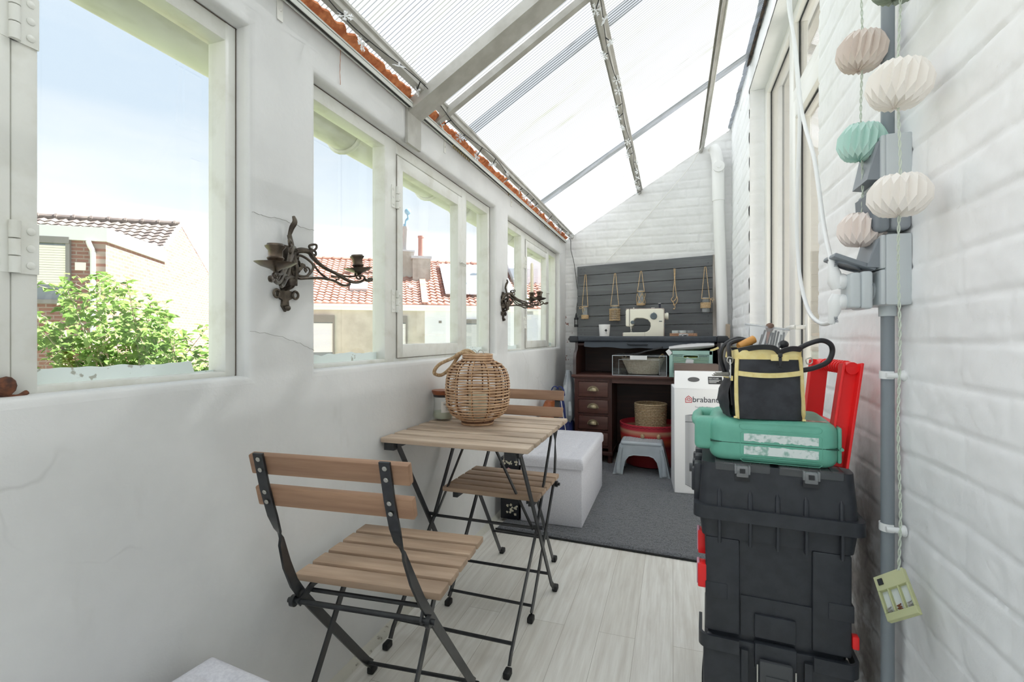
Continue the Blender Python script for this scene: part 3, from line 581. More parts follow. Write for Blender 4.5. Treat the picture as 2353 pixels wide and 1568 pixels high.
# ---------- terrace across the gardens
J=cw(-3.645,20,0); J.z=0; dT=cw(.97,.24,0); dT.z=0; dT.normalize(); nT=V((dT.y,-dT.x,0)); nT=nT if nT.dot(-J)>0 else -nT     # nT faces us
def T(s,b,z): return J+dT*s-nT*b+up*z       # b = depth behind the facade
m_render=mat('grey_pebble_render',S(196,190,180),.9,col2=S(180,173,163),sc=1.6,bs=40,bst=.3,bd=.02)
m_renderw=mat('white_render',S(226,228,234),.85,col2=S(218,221,228),sc=1.2)
m_trimw=mat('white_cornice',S(240,239,235),.6)
m_tile2=mat('terracotta_tiles',S(146,100,84),.8,col2=S(172,130,114),sc=2.6)
m_tile3=mat('terracotta_profile_tiles',S(142,98,84),.8,col2=S(166,122,106),sc=2.2)
ez,rz0,dep=2.36,4.74,4.0
def house(name,label,s0,s1,wallm,tilem,cwid,ch,zoff=0):
    h=thing(name,label,'house',tuple(T((s0+s1)/2,0,GZ)))
    mb=MB(); solid(mb,[T(s0,0,GZ),T(s0,0,ez-.2+zoff),T(s1,0,ez-.2+zoff),T(s1,0,GZ)],-nT*.3); solid(mb,[T(s0,.3,GZ),T(s0,.3,ez+zoff),T(s0,dep,rz0-.08+zoff),T(s0,2*dep,ez+zoff),T(s0,2*dep,GZ)],dT*.25)
    obj('wall',mb,wallm,parent=h,world=True,smooth=0)
    mb=MB(); solid(mb,[T(s0,-.10,ez-.24+zoff),T(s0,-.10,ez-.02+zoff),T(s1,-.10,ez-.02+zoff),T(s1,-.10,ez-.24+zoff)],-nT*.2); solid(mb,[T(s0,-.2,ez-.10+zoff),T(s0,-.2,ez-.0+zoff),T(s1,-.2,ez+zoff),T(s1,-.2,ez-.10+zoff)],-nT*.12)
    obj('cornice',mb,m_trimw,parent=h,world=True,smooth=0)
    sl=T(0,dep,rz0+zoff)-T(0,-.1,ez+zoff); dv=sl.normalized(); nn=dT.cross(dv); nn=nn if nn.z>0 else -nn
    mb=MB(); tiles(mb,T(s0,-.1,ez+zoff),dT,dv,nn,s1-s0,sl.length,cwid,ch,.05,.05); obj('roof',mb,tilem,parent=h,world=True,smooth=60,recalc=False)
    mb=MB(); solid(mb,[T(s0,dep,rz0+zoff),T(s1,dep,rz0+zoff),T(s1,2*dep,ez+zoff),T(s0,2*dep,ez+zoff)],up*.05); obj('rear_roof',mb,tilem,parent=h,world=True,smooth=0)
    mb=MB(); mb.tube([T(s0,dep,rz0+.04+zoff),T(s1,dep,rz0+.04+zoff)],.09,8)
    for k in range(int((s1-s0)/.42)): mb.tube([T(s0+.05+k*.42,dep,rz0+.05+zoff),T(s0+.13+k*.42,dep,rz0+.05+zoff)],.115,8)
    obj('ridge',mb,tilem,parent=h,world=True)
    return h,dv,nn
def Rf(s,t,dv,nn,off,zoff=0): return T(s,-.1,ez+zoff)+dv*t+nn*off
h1,dv1,nn1=house('terrace_house','grey rendered house with plain red tiles and a twin chimney',-7.5,0,m_render,m_tile2,.27,.245)
far_window(h1,lambda a,b,z:T(a,-b-.0,z) if False else T(a,b,z),-4.75,-3.62,.1,1.62,.28,m_shutw,.78,m_dkframe)
far_window(h1,lambda a,b,z:T(a,b,z),-1.78,-.78,.1,1.62,.28,m_shutw,.78,m_dkframe)
mb=MB()
def rbx(mb,s0,s1,t0,t1,o0,o1,dv,nn):
    vs=[Rf(s,t,dv,nn,o) for o in (o0,o1) for t in (t0,t1) for s in (s0,s1)]
    mb.add(vs,[(0,2,3,1),(4,5,7,6),(0,1,5,4),(2,6,7,3),(0,4,6,2),(1,3,7,5)])
m_leadg=mat('zinc_flashing',S(170,172,176),.5)
rbx(mb,-3.05,-2.35,1.15,1.85,.03,.16,dv1,nn1); sk=obj('skylight',mb,m_leadg,parent=h1,world=True,smooth=0)
mb=MB(); rbx(mb,-2.98,-2.42,1.22,1.78,.15,.17,dv1,nn1); obj('pane',mb,mat('skylight_glass',S(205,212,220),.1),parent=sk,world=True,smooth=0)
mb=MB(); rbx(mb,-.62,-.42,1.55,1.75,.04,.12,dv1,nn1); obj('glass_tile',mb,mat('glass_tile_grey',S(220,224,228),.2),parent=h1,world=True,smooth=0)
# chimney stack: two rendered blocks, clay pots, cowl
m_chim=mat('chimney_render',S(160,155,147),.9,col2=S(142,137,128),sc=3)
mb=MB()
def tb(mb,s0,s1,b0,b1,z0,z1): solid(mb,[T(s0,b0,z0),T(s1,b0,z0),T(s1,b1,z0),T(s0,b1,z0)],up*(z1-z0))
tb(mb,-1.05,-.35,2.3,3.1,3.0,4.98); tb(mb,-.42,.38,1.95,2.75,2.9,4.62)
ch=obj('chimney',mb,m_chim,parent=h1,world=True,smooth=0)
mb=MB(); tb(mb,-1.1,-.3,2.25,3.15,4.98,5.05); tb(mb,-.48,.44,1.89,2.81,4.62,4.74); obj('chimney_cap',mb,m_leadg,parent=ch,world=True,smooth=0)
mb=MB(); mb.lathe([(.17,0),(.15,.25),(.12,.95),(.15,1.0),(.15,1.15)],14,Matrix.Translation(T(-.72,2.7,5.05))); obj('chimney_pot',mb,mat('grey_clay',S(150,146,144),.8),parent=ch,world=True)
mb=MB(); mb.lathe([(.14,0),(.13,.9),(.15,.92),(.15,1.0)],14,Matrix.Translation(T(-.02,2.4,4.74)));obj('chimney_pot',mb,mat('red_clay',S(160,110,98),.8),parent=ch,world=True)
mb=MB(); q=T(-.72,2.7,6.2); mb.tube([q,q+up*.12],.1,8); mb.tube(crv([q+up*.1,q+up*.3+dT*.03,q+up*.42+dT*.12,q+up*.58+dT*.1]),.05,8); mb.ball(tuple(q+up*.72+dT*.1),.15,10,7)
obj('cowl',mb,mat('blue_grey_cowl',S(110,150,172),.5),parent=ch,world=True)
mb=MB(); tb(mb,-.12,-.12+.3,-.02,.2,-1,2.2)
h2,dv2,nn2=house('terrace_house','white rendered house with solar panels on its red roof',.0,4.35,m_renderw,m_tile3,.27,.30)
mb=MB(); rbx(mb,-.12,.14,.0,3.2,.0,.14,dv2,nn2); obj('party_ridge',mb,m_tile2,parent=h2,world=True,smooth=0)
m_solar=mat('solar_glass',S(176,186,196),.12,col2=S(186,194,202),sc=.7,spec=.9,coat=.5)
for k in range(3):
    for r in range(2):
        mb=MB(); s0=.92+k*1.06; t0=.78+r*1.72; rbx(mb,s0,s0+1.04,t0,t0+1.70,.16,.2,dv2,nn2); obj('solar_panel',mb,m_solar,parent=h2,world=True,smooth=0)
far_window(h2,lambda a,b,z:T(a,b,z),1.48,2.42,-.6,1.62,.17,mat('grey_shutter',S(196,198,200),.6),.9,m_dkframe)
mb=MB(); tb(mb,.58,.70,-.01,.05,1.62,1.72); obj('vent_cover',mb,m_dkframe,parent=h2,world=True,smooth=0)
h3,dv3,nn3=house('terrace_house','white end house with brick-reflecting window beyond the panels',4.35,11,m_renderw,m_tile3,.27,.30,-.1)
far_window(h3,lambda a,b,z:T(a,b,z),5.15,6.05,-.2,1.35,.10,m_shutw,.02,m_dkframe)
mb=MB(); solid(mb,[T(4.35,-.1,ez-.1),T(4.35,dep*.95,rz0+.35),T(4.35,dep+1,rz0+.35),T(4.35,dep+1,GZ),T(4.35,-.1,GZ)],dT*.34); obj('parapet_gable',mb,m_renderw,parent=h3,world=True,smooth=0)
mb=MB(); tb(mb,5.0,5.75,2.2,3.0,3.0,5.6); c3=obj('chimney',mb,m_renderw,parent=h3,world=True,smooth=0)
mb=MB(); mb.lathe([(.2,0),(.17,.3),(.12,1.5),(.15,1.6)],12,Matrix.Translation(T(5.25,2.6,5.6))); obj('chimney_pot',mb,mat('pale_pot',S(170,172,178),.7),parent=c3,world=True)
# ---------- green shrub close below the first window
m_leaf=leafmat('shrub_leaf',S(96,128,58),S(140,166,92),.45); m_twig=mat('twig_bark',S(170,156,134),.8,col2=S(140,124,102),sc=40)
prof=[(40,720),(85,700),(150,640),(215,612),(265,640),(330,675),(375,715),(415,785),(450,770),(482,745),(515,790),(560,800),(620,850)]
def topv(u):
    for (a,b),(c,d) in zip(prof,prof[1:]):
        if a<=u<=c: return b+(d-b)*(u-a)/(c-a)
    return 900
sr=random.Random(11); base=cw(-3.0,4.0,0); base.z=GZ
shr=thing('green_shrub','sunlit bright green leafy shrub outside the nearest window','shrub',tuple(base))
lf=MB(); tw=MB(); stems=[]
def leaf(mb,p,d,size):
    d=d.normalized(); side=d.cross(V((sr.uniform(-.5,.5),sr.uniform(-.5,.5),1))).normalized(); nn=side.cross(d)
    w=size*.42; k=nn*size*.12
    vs=[p,p+d*size*.32+side*w+k,p+d*size*.75+side*w*.62+k,p+d*size*1.08-nn*size*.1,p+d*size*.75-side*w*.62+k,p+d*size*.32-side*w+k,p+d*size*.5-nn*size*.02]
    mb.add(vs,[(0,1,6),(1,2,6),(2,3,6),(3,4,6),(4,5,6),(5,0,6)])
for _ in range(112):
    u=sr.uniform(45,610); d=sr.uniform(3.5,4.9); tv=topv(u)+(sr.random()**1.5)*190
    l=(u-U0)/F*d; tip=cw(l,d,H-(tv-V0)*d/F)
    ft=base+(tip-base)*.15; ft.z=tip.z-sr.uniform(.9,1.5); ft.x+=sr.uniform(-.2,.2); ft.y+=sr.uniform(-.2,.2)
    stem=crv([ft,ft.lerp(tip,.5)+V((sr.uniform(-.08,.08),sr.uniform(-.08,.08),.06)),tip],9); n=len(stem)
    tw.tube(stem,[.006-.0045*i/n for i in range(n)],5)
    for i in range(1,n):
        for k in range(2):
            if sr.random()<.9:
                dr_=V((sr.uniform(-1,1),sr.uniform(-1,1),sr.uniform(-.7,.35))); leaf(lf,stem[i]+V((sr.uniform(-.02,.02),sr.uniform(-.02,.02),sr.uniform(-.02,.02))),dr_,sr.uniform(.052,.090))
        if i>5 and sr.random()<.6:
            q=stem[i]+V((sr.uniform(-.16,.16),sr.uniform(-.16,.16),sr.uniform(-.02,.14))); tw.tube([stem[i],q],[.0025,.0012],4)
            for k in range(4): leaf(lf,stem[i].lerp(q,.4+.2*k),V((sr.uniform(-1,1),sr.uniform(-1,1),sr.uniform(-.7,.3))),sr.uniform(.05,.08))
tw.tube([base,base+V((0,0,1.2))],.05,8)
obj('foliage',lf,m_leaf,parent=shr,world=True,smooth=0,recalc=False); obj('branches',tw,m_twig,parent=shr,world=True)
# ---------- tree beyond
def tree(label,l,d,ztop,rad,seed):
    rr=random.Random(seed); b=cw(l,d,GZ); t=thing('far_tree',label,'tree',tuple(b)); mb=MB(); c=V((b.x,b.y,ztop-rad))
    for _ in range(1600):
        v=V((rr.gauss(0,1),rr.gauss(0,1),rr.gauss(0,1))).normalized()*rad*(rr.random()**.3); p=c+V((v.x,v.y,v.z*.9)); s=rr.uniform(.1,.2)
        a=V((rr.uniform(-1,1),rr.uniform(-1,1),rr.uniform(-1,1))).normalized(); q=a.orthogonal().normalized()
        mb.add([p+a*s,p+q*s*.6,p-a*s,p-q*s*.6],[(0,1,2,3)])
    obj('crown',mb,leafmat('tree_leaf_%d'%seed,S(80,108,54),S(108,132,74),.4),parent=t,world=True,smooth=0,recalc=False)
    obj('trunk',MB().tube([b,c],.18,8),m_twig,parent=t,world=True)
tree('green tree partly hidden behind the brick house gable',-12.6,22.5,3.6,2.6,3)
tree('small tree top behind the red roof of the end house',3.05,31,7.0,1.6,5)
# ================================================================== LEFT SIDE FURNITURE
m_slat=wood('weathered_acacia',S(182,158,136),S(218,200,180),0,26)
m_slatd=wood('brown_acacia',S(172,144,120),S(204,178,154),0,26)
m_slatv=wood('shaded_reddish_acacia',S(146,110,86),S(178,142,114),0,26)  # backrest boards: less weathered wood, with their shade put into the darker colour
m_rub=mat('black_rubber',S(24,24,25),.6)
def foot(mb,p,d):
    """plastic cap on a bar end, p = end point on the floor, d = bar direction"""
    p=V(p); mb.rbox(p.x-.011,p.x+.011,p.y-.017,p.y+.017,p.z,p.z+.022,.005,2)
def make_chair():
    t=thing('folding_chair','','chair')
    ys=[-.165+.068*k for k in range(5)]
    for y in ys: obj('seat_slat',MB().rbox(-.195,.195,y,y+.056,.443,.461,.004,2),m_slatd,parent=t)
    # backrest boards, leaning back
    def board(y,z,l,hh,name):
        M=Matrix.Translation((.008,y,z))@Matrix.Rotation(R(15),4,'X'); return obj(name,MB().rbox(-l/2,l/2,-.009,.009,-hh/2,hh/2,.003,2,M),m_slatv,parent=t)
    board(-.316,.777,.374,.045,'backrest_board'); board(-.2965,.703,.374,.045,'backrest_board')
    for s in (-1,1):
        x=s*.148; mb=MB()
        pts=[(x,-.336,.803),(x,-.315,.72),(x,-.293,.655),(x,-.278,.618),(x*1.03,-.262,.585),(x*1.08,-.235,.52),(x*1.12,-.203,.46),(x*1.14,-.172,.418),(x*1.14,-.13,.365),(x*1.14,.0,.208),(x*1.14,.13,.052),(x*1.14,.155,.028)]
        wd=[V((1,0,0))]*3+[V((.85,-.3,-.2)),V((.3,-.8,-.3))]+[V((0,-.9,-.4))]*3+[V((0,-.6,-.8))]*4
        mb.ribbon(pts,wd,.024,.0055); o=obj('backrest_leg_bar',mb,m_metal,parent=t)
        for z in (.790,.766,.715,.692):
            y=-.336+(.803-z)*.253-.0026
            M=Matrix.Translation((x,y,z))@Matrix.Rotation(R(90+15),4,'X'); obj('screw',MB().lathe([(.0052,0),(.0052,.0018),(.004,.0026),(.0012,.0022)],12,M),m_screw,parent=o)
        mb=MB(); foot(mb,(x*1.14,.16,0),None); obj('foot_cap',mb,m_rub,parent=o)
        x2=s*.130; mb=MB(); mb.ribbon([(x2,.01,.445),(x2,-.055,.375),(x2,-.165,.222),(x2,-.30,.03),(x2,-.322,.016)],[V((0,.7,-.6))]*5,.02,.005); o2=obj('rear_leg_bar',mb,m_metal,parent=t)
        mb=MB(); foot(mb,(x2,-.333,0),None); obj('foot_cap',mb,m_rub,parent=o2)
        mb=MB(); mb.ribbon([(s*.150,.15,.437),(s*.150,-.15,.437),(s*.160,-.195,.405)],V((0,0,1)),.018,.005); mb.box(s*.155-.02,s*.155+.0,.09,.15,.42,.443)
        obj('seat_rail',mb,m_metal,parent=t)
    mb=MB()
    mb.tube([(-.192,-.188,.408),(.192,-.188,.408)],.0065,10)
    for s in (-1,1): mb.tube([(s*.172,-.188,.408),(s*.182,-.188,.408)],.014,12)
    obj('pivot_rod',mb,m_metal,parent=t)
    for y,z,l in [(-.150,.418,.155),(.135,.045,.166),(-.215,.152,.130),(-.02,.408,.130)]: obj('cross_rod',MB().tube([(-l,y,z),(l,y,z)],.0055,8),m_metal,parent=t)
    return t
ch1=make_chair(); ch1['label']='nearer slatted folding chair with its back to the viewer'; ch1['group']='folding bistro chairs'
ch1.matrix_basis=Matrix.Translation((-.712,1.136,0))@Matrix.Rotation(R(4.5),4,'Z')
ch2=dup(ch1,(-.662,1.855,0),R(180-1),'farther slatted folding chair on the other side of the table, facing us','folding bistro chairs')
# ---------------- table
tb_=thing('folding_table','square slatted wood folding table with black legs against the plaster wall','table',(-.698,1.73,0))
x0_,x1_=-.266,.270
for k in range(7):
    y=-.30+.0865*k; obj('top_slat',MB().rbox(x0_,x1_,y,y+.069,.682,.70,.004,2),m_slat,parent=tb_)
for s in (-1,1):
    x=s*.222; mb=MB(); mb.ribbon([(x,-.275,.672),(x,.275,.672)],V((1,0,0)),.02,.02); mb.box(x-.035,x+.004,-.29,-.25,.655,.682); obj('top_rail',mb,m_metal,parent=tb_)
    xa,xb=x+s*.006,x-s*.008
    mb=MB(); mb.ribbon([(xa,-.25,.668),(xa,-.02,.33),(xa,.17,.045),(xa+s*.006,.19,.02)],[V((0,.8,.5))]*4,.02,.006); o=obj('leg',mb,m_metal,parent=tb_); f_=MB(); foot(f_,(xa+s*.008,.205,0),None); obj('foot_cap',f_,m_rub,parent=o)
    mb=MB(); mb.ribbon([(xb,.25,.668),(xb,.0,.33),(xb,-.30,.05),(xb,-.318,.022)],[V((0,.8,-.5))]*4,.02,.006); o=obj('leg',mb,m_metal,parent=tb_); f_=MB(); foot(f_,(xb,-.335,0),None); obj('foot_cap',f_,m_rub,parent=o)
    obj('brace',MB().ribbon([(xb-s*.012,-.01,.33),(s*.045,-.05,.672)],V((0,1,0)),.014,.005),m_metal,parent=tb_)
    obj('pivot_bolt',MB().tube([(x-.018,-.012,.34),(x+.018,-.012,.34)],.007,8),m_metal,parent=tb_)
for y,z,l in [(-.285,.072,.212),(.135,.10,.224),(-.01,.335,.212)]: obj('cross_rod',MB().tube([(-l,y,z),(l,y,z)],.006,8),m_metal,parent=tb_)
# ---------------- rattan lantern
m_cane=mat('rattan_cane',S(190,152,118),.5,col2=S(208,174,140),sc=30,bs=90,bst=.2); m_bind=mat('rattan_binding',S(200,160,118),.6); m_canedk=mat('rattan_stake',S(110,78,56),.7)
lc=V((-.745,1.78,.70)); lan=thing('rattan_lantern','round rattan lantern with rope handle on the slatted table','lantern',tuple(lc))
lp=[(.0,.062),(.012,.060),(.024,.076),(.038,.098),(.055,.114),(.08,.124),(.12,.1275),(.165,.127),(.198,.122),(.222,.112),(.241,.092),(.252,.068),(.262,.058),(.278,.058)]
def lr(z):
    for (a,b),(c,d) in zip(lp,lp[1:]):
        if a<=z<=c: t=(z-a)/(c-a); return b+(d-b)*t
    return lp[-1][1]
lv=random.Random(4)
def ring(z,r,rad,jig=.0012):
    ph=lv.uniform(0,6); return [(math.cos(a)*(r+jig*math.sin(3*a+ph)),math.sin(a)*(r+jig*math.sin(3*a+ph)),z+jig*1.4*math.sin(2*a+ph)) for a in [2*PI*k/40 for k in range(40)]]
mb=MB()
for k in range(21):
    z=.024+.0112*k; mb.tube(ring(z,lr(z),0),.0031,7,closed=True)
for z in (.005,.258,.268,.277): mb.tube(ring(z,lr(z),0,.0006),.0045,7,closed=True)
obj('cane_weave',mb,m_cane,parent=lan)
mb=MB(); bb=MB()
for k in range(12):
    a=2*PI*k/12+.22; ca,sa=math.cos(a),math.sin(a)
    mb.tube([(ca*(lr(z)-.006),sa*(lr(z)-.006),z) for z in [.006+.018*i for i in range(16)]],.0028,6)
    pts=[]
    for i in range(42):
        z=.024+.0056*i; r=lr(z)+(.0045 if i%2 else -.001); da=.012*(1 if (i//2)%2 else -1); pts.append((math.cos(a+da)*r,math.sin(a+da)*r,z))
    bb.tube(pts,.0015,5)
obj('stakes',mb,m_canedk,parent=lan); obj('binding',bb,m_bind,parent=lan)
obj('base_plate',MB().lathe([(.058,.004),(.066,.012),(.06,.02),(.0,.02)],28),m_canedk,parent=lan)
obj('glass_cup',MB().lathe([(.040,.022),(.044,.026),(.046,.125),(.0445,.125),(.0425,.028),(.0,.026)],28,cap=False),m_clear,parent=lan)
m_wax=mat('cream_wax',S(240,232,205),.5); cd=MB().lathe([(.036,.028),(.036,.118),(.033,.124),(.026,.120),(.0,.118)],24); cd.tube([(0,0,.118),(.002,0,.13)],.0012,5); obj('candle',cd,m_wax,parent=lan)
rp=[pY(u,v,1.765)-lc for u,v in [(1094,819),(1084,815),(1072,811),(1058,813),(1046,822),(1030,829),(1014,837),(1004,848),(1002,858),(1008,863),(1018,860),(1030,850),(1040,838),(1050,822),(1060,810),(1072,806),(1083,810),(1092,817)]]
rp=[p+V((0,-.014 if i<9 else .006,0)) for i,p in enumerate(rp)]; cpts=crv(rp,9)
m_rope=mat('twisted_rope',S(176,146,110),.85,col2=S(206,180,146),sc=160,bs=220,bst=.5)
mb=MB(); mb.tube(cpts,.0042,7)
for ph in (0,1):
    hp=[]
    for i,p in enumerate(cpts):
        for q in (0,1,2):
            j=min(i+1,len(cpts)-1); b=p.lerp(cpts[j],q/3); tg=(cpts[j]-cpts[max(0,i-1)]).normalized(); n1=tg.orthogonal().normalized(); n2=tg.cross(n1); a=(i*3+q)*1.25+ph*PI
            hp.append(b+(n1*math.cos(a)+n2*math.sin(a))*.0048)
    mb.tube(hp,.0031,5)
obj('rope_handle',mb,m_rope,parent=lan)
mb=MB()
for dx in (-.012,.018): mb.tube([(dx+.012*math.cos(2*PI*k/16),-.01,.285+.012*math.sin(2*PI*k/16)) for k in range(16)],.0014,6,closed=True)
obj('wire_eye',mb,m_screw,parent=lan)
# ---------------- candle jar
jl=thing('candle_jar','glass jar candle with wooden lid beside the rattan lantern','candle',(-.917,1.815,.70))
obj('jar',MB().lathe([(.036,0),(.041,.004),(.043,.02),(.039,.05),(.0385,.075),(.041,.105),(.039,.105),(.0365,.075),(.037,.05),(.041,.02),(.038,.008),(.0,.007)],28,cap=False),m_clear,parent=jl)
obj('wax',MB().lathe([(.0,.008),(.037,.009),(.0405,.02),(.0385,.038),(.0,.038)],28),mat('sage_wax',S(196,200,180),.5),parent=jl)
obj('wick',MB().tube([(0,0,.038),(0,0,.05)],.0015,5),m_black,parent=jl)
obj('lid',MB().lathe([(.037,.103),(.043,.112),(.0465,.120),(.046,.126),(.0,.127)],30),wood('walnut_lid',S(120,66,40),S(160,94,60),0,40,.4),parent=jl)
obj('lid_seal',MB().lathe([(.0385,.098),(.041,.111),(.0,.111)],28),m_black,parent=jl)
A=R(-38); lb=MB(); n=8
for i in range(n):
    a0,a1=A-.62+1.24*i/n,A-.62+1.24*(i+1)/n; vs=[]
    for z,r in ((.036,.0405),(.055,.0398),(.082,.0404)): vs+=[(math.cos(a0)*r,math.sin(a0)*r,z),(math.cos(a1)*r,math.sin(a1)*r,z)]
    lb.add(vs,[(0,1,3,2),(2,3,5,4)])
lab=obj('paper_label',lb,mat('off_white_paper',S(236,234,228),.7),parent=jl)
lt=MB()
def onjar(txt,size,a,z,b=0): lt.text(txt,size,Matrix.Translation((math.cos(a)*.0412,math.sin(a)*.0412,z))@Matrix.Rotation(a+PI/2,4,'Z')@Matrix.Rotation(PI/2,4,'X'),.0002,'CENTER',b)
onjar('W',.012,A-.25,.066); lt.cur=0
for z,w in ((.058,.016),(.054,.012),(.047,.014)): lt.box(-w/2,w/2,-.0002,.0002,z,z+.0012,Matrix.Translation((math.cos(A)*.0412,math.sin(A)*.0412,0))@Matrix.Rotation(A+PI/2,4,'Z'))
obj('lettering',lt,m_black,parent=lab)
# ---------------- storage ottomans
m_otto=mat('grey_linen',S(222,222,229),.9,col2=S(208,208,216),sc=160,lo=.35,hi=.65,bs=420,bst=.35,bd=.001,det=2)
def tuft(mb,x0,x1,y0,y1,z0,z1,nx,ny):
    NX,NY=46,92; bt=[(x0+(x1-x0)*(i+.5)/nx,y0+(y1-y0)*(j+.5)/ny) for i in range(nx) for j in range(ny)]; vs=[]
    rr=.022
    for j in range(NY+1):
        for i in range(NX+1):
            x=x0+(x1-x0)*i/NX; y=y0+(y1-y0)*j/NY; e=min(x-x0,x1-x,y-y0,y1-y); z=z1-(rr-math.sqrt(max(0,rr*rr-(rr-min(e,rr))**2)))
            for bx,by in bt: z-=.012*math.exp(-((x-bx)**2+(y-by)**2)/.0006)
            gx=min(abs(x-bx) for bx,_ in bt); gy=min(abs(y-by) for _,by in bt)
            if e>.03: z-=.0045*math.exp(-(gx/.005)**2)+.0045*math.exp(-(gy/.005)**2)
            vs.append((x,y,z))
    W_=NX+1; fs=[(j*W_+i,j*W_+i+1,(j+1)*W_+i+1,(j+1)*W_+i) for j in range(NY) for i in range(NX)]
    bd=[i for i in range(W_)]+[j*W_+NX for j in range(1,NY+1)]+[NY*W_+i for i in range(NX-1,-1,-1)]+[j*W_ for j in range(NY-1,0,-1)]
    o=len(vs); vs+=[(vs[k][0],vs[k][1],z0) for k in bd]; n=len(bd)
    fs+=[(bd[k],bd[(k+1)%n],o+(k+1)%n,o+k) for k in range(n)]+[tuple(range(o,o+n))]
    mb.add(vs,fs); return bt
def ottoman(name,label,loc,rz,w,l,h):
    t=thing(name,label,'ottoman',loc,rz,'grey fabric ottomans')
    obj('box_base',MB().rbox(-w/2+.008,w/2-.008,-l/2+.008,l/2-.008,0,h-.055,.006,2),m_otto,parent=t)
    mb=MB(); bt=tuft(mb,-w/2,w/2,-l/2,l/2,h-.058,h,2,4); ld=obj('tufted_lid',mb,m_otto,parent=t,smooth=60)
    for x,y in bt: obj('button',MB().ball((x,y,h-.0125),.009,10,6,sz=.45),m_otto,parent=ld)
    return t
ottoman('storage_ottoman','light grey tufted storage bench between the table and the desk',(-.637,2.945,.018),0,.362,.79,.372)
m_otto2=m_otto
ott2=ottoman('storage_ottoman','grey fabric seat corner at the bottom edge in front of the near chair',(-.741,.515,0),R(-6),.40,.44,.388)
# ---------------- flowered box
fb=thing('floral_box','tall black box with pink cherry blossom between wall and storage bench','box',(-.875,2.62,.018))
obj('box_body',MB().rbox(-.055,.055,-.06,.06,0,.30,.003,2),mat('black_floral_card',S(24,26,34),.45),parent=fb)
obj('lid',MB().rbox(-.058,.058,-.063,.063,.30,.345,.003,2),mat('black_lid_card',S(28,30,36),.45),parent=fb)
fr=random.Random(3); m_pink=mat('pink_petal_print',S(228,176,186),.6,col2=S(206,130,150),sc=60); m_cream=mat('cream_petal_print',S(230,226,206),.6)
def flower(mb,M,x,z,r):
    for k in range(5):
        a=2*PI*k/5+fr.random(); cx,cz=x+math.cos(a)*r*.6,z+math.sin(a)*r*.6
        mb.add([(cx+math.cos(2*PI*q/7)*r*.5,0,cz+math.sin(2*PI*q/7)*r*.5) for q in range(7)],[tuple(range(7))],M)
pk=MB(); crm=MB()
for side,M in (('f',Matrix.Translation((0,-.0608,0))),('r',Matrix.Translation((.0558,0,0))@Matrix.Rotation(PI/2,4,'Z'))):
    for k in range(26):
        z=fr.uniform(.19,.285); flower(pk,M@Matrix.Translation((0,-.00005*k,0)),fr.uniform(-.045,.045),z,fr.uniform(.006,.011))
    for k in range(14): flower(crm,M@Matrix.Translation((0,-.00005*k,0)),fr.uniform(-.02,.045),fr.uniform(.03,.085),fr.uniform(.005,.009))
for k in range(20):
    M=Matrix.Translation((0,-.0638-.00005*k,0)); flower(crm,M,fr.uniform(-.05,.05),fr.uniform(.31,.34),.006)
for k in range(26):
    M=Matrix.Translation((0,0,.3455+.00004*k))@Matrix.Rotation(-PI/2,4,'X'); flower(crm,M,fr.uniform(-.045,.045),fr.uniform(-.05,.05),.009)
obj('pink_blossom_print',pk,m_pink,parent=fb,smooth=0); obj('cream_blossom_print',crm,m_cream,parent=fb,smooth=0)
obj('gold_plate',MB().box(-.015,.03,-.0635,-.061,.18,.215),mat('antique_gold',S(150,124,90),.4,.5),parent=fb)
# ---------------- rug
def rugmat():
    m=mat('charcoal_shag',S(58,60,65),.95,col2=S(132,135,142),sc=210,lo=.34,hi=.68,det=5,sheen=.3,bs=330,bst=.9,bd=.006); return m
m_rug=rugmat(); rg=MB(); rx0,rx1,ry0,ry1=-.915,.46,2.44,4.05; NX,NY=230,270; vs=[]; Mr=Matrix.Rotation(R(-3.2),4,'Z')
cx,cy=rx0,ry0
for j in range(NY+1):
    for i in range(NX+1):
        x=(rx1-rx0)*i/NX; y=(ry1-ry0)*j/NY; e=min(x,y,rx1-rx0-x,ry1-ry0-y); c=min(1,e/.02)
        z=.004+.014*c+c*(.004*noise.noise(V((x*60,y*60,0)))+.004*noise.noise(V((x*140,y*140,3)))+.003*noise.noise(V((x*12,y*12,7))))
        q=Mr@V((x,y,0)); X=cx+q.x; vs.append((max(XL+.04,X),cy+q.y+.0,z))
rg.add(vs,[(j*(NX+1)+i,j*(NX+1)+i+1,(j+1)*(NX+1)+i+1,(j+1)*(NX+1)+i) for j in range(NY) for i in range(NX)])
rug=tag(obj('rug',rg,m_rug,smooth=80),'dark charcoal shaggy rug on the floor in front of the desk','rug')
q0,q1=Mr@V((0,0,0)),Mr@V((rx1-rx0,0,0))
obj('bound_edge',MB().tube([(cx+q0.x,cy+q0.y,.006),(cx+q1.x,cy+q1.y,.006)],.005,8),mat('black_binding',S(30,30,32),.8),parent=rug,world=True)
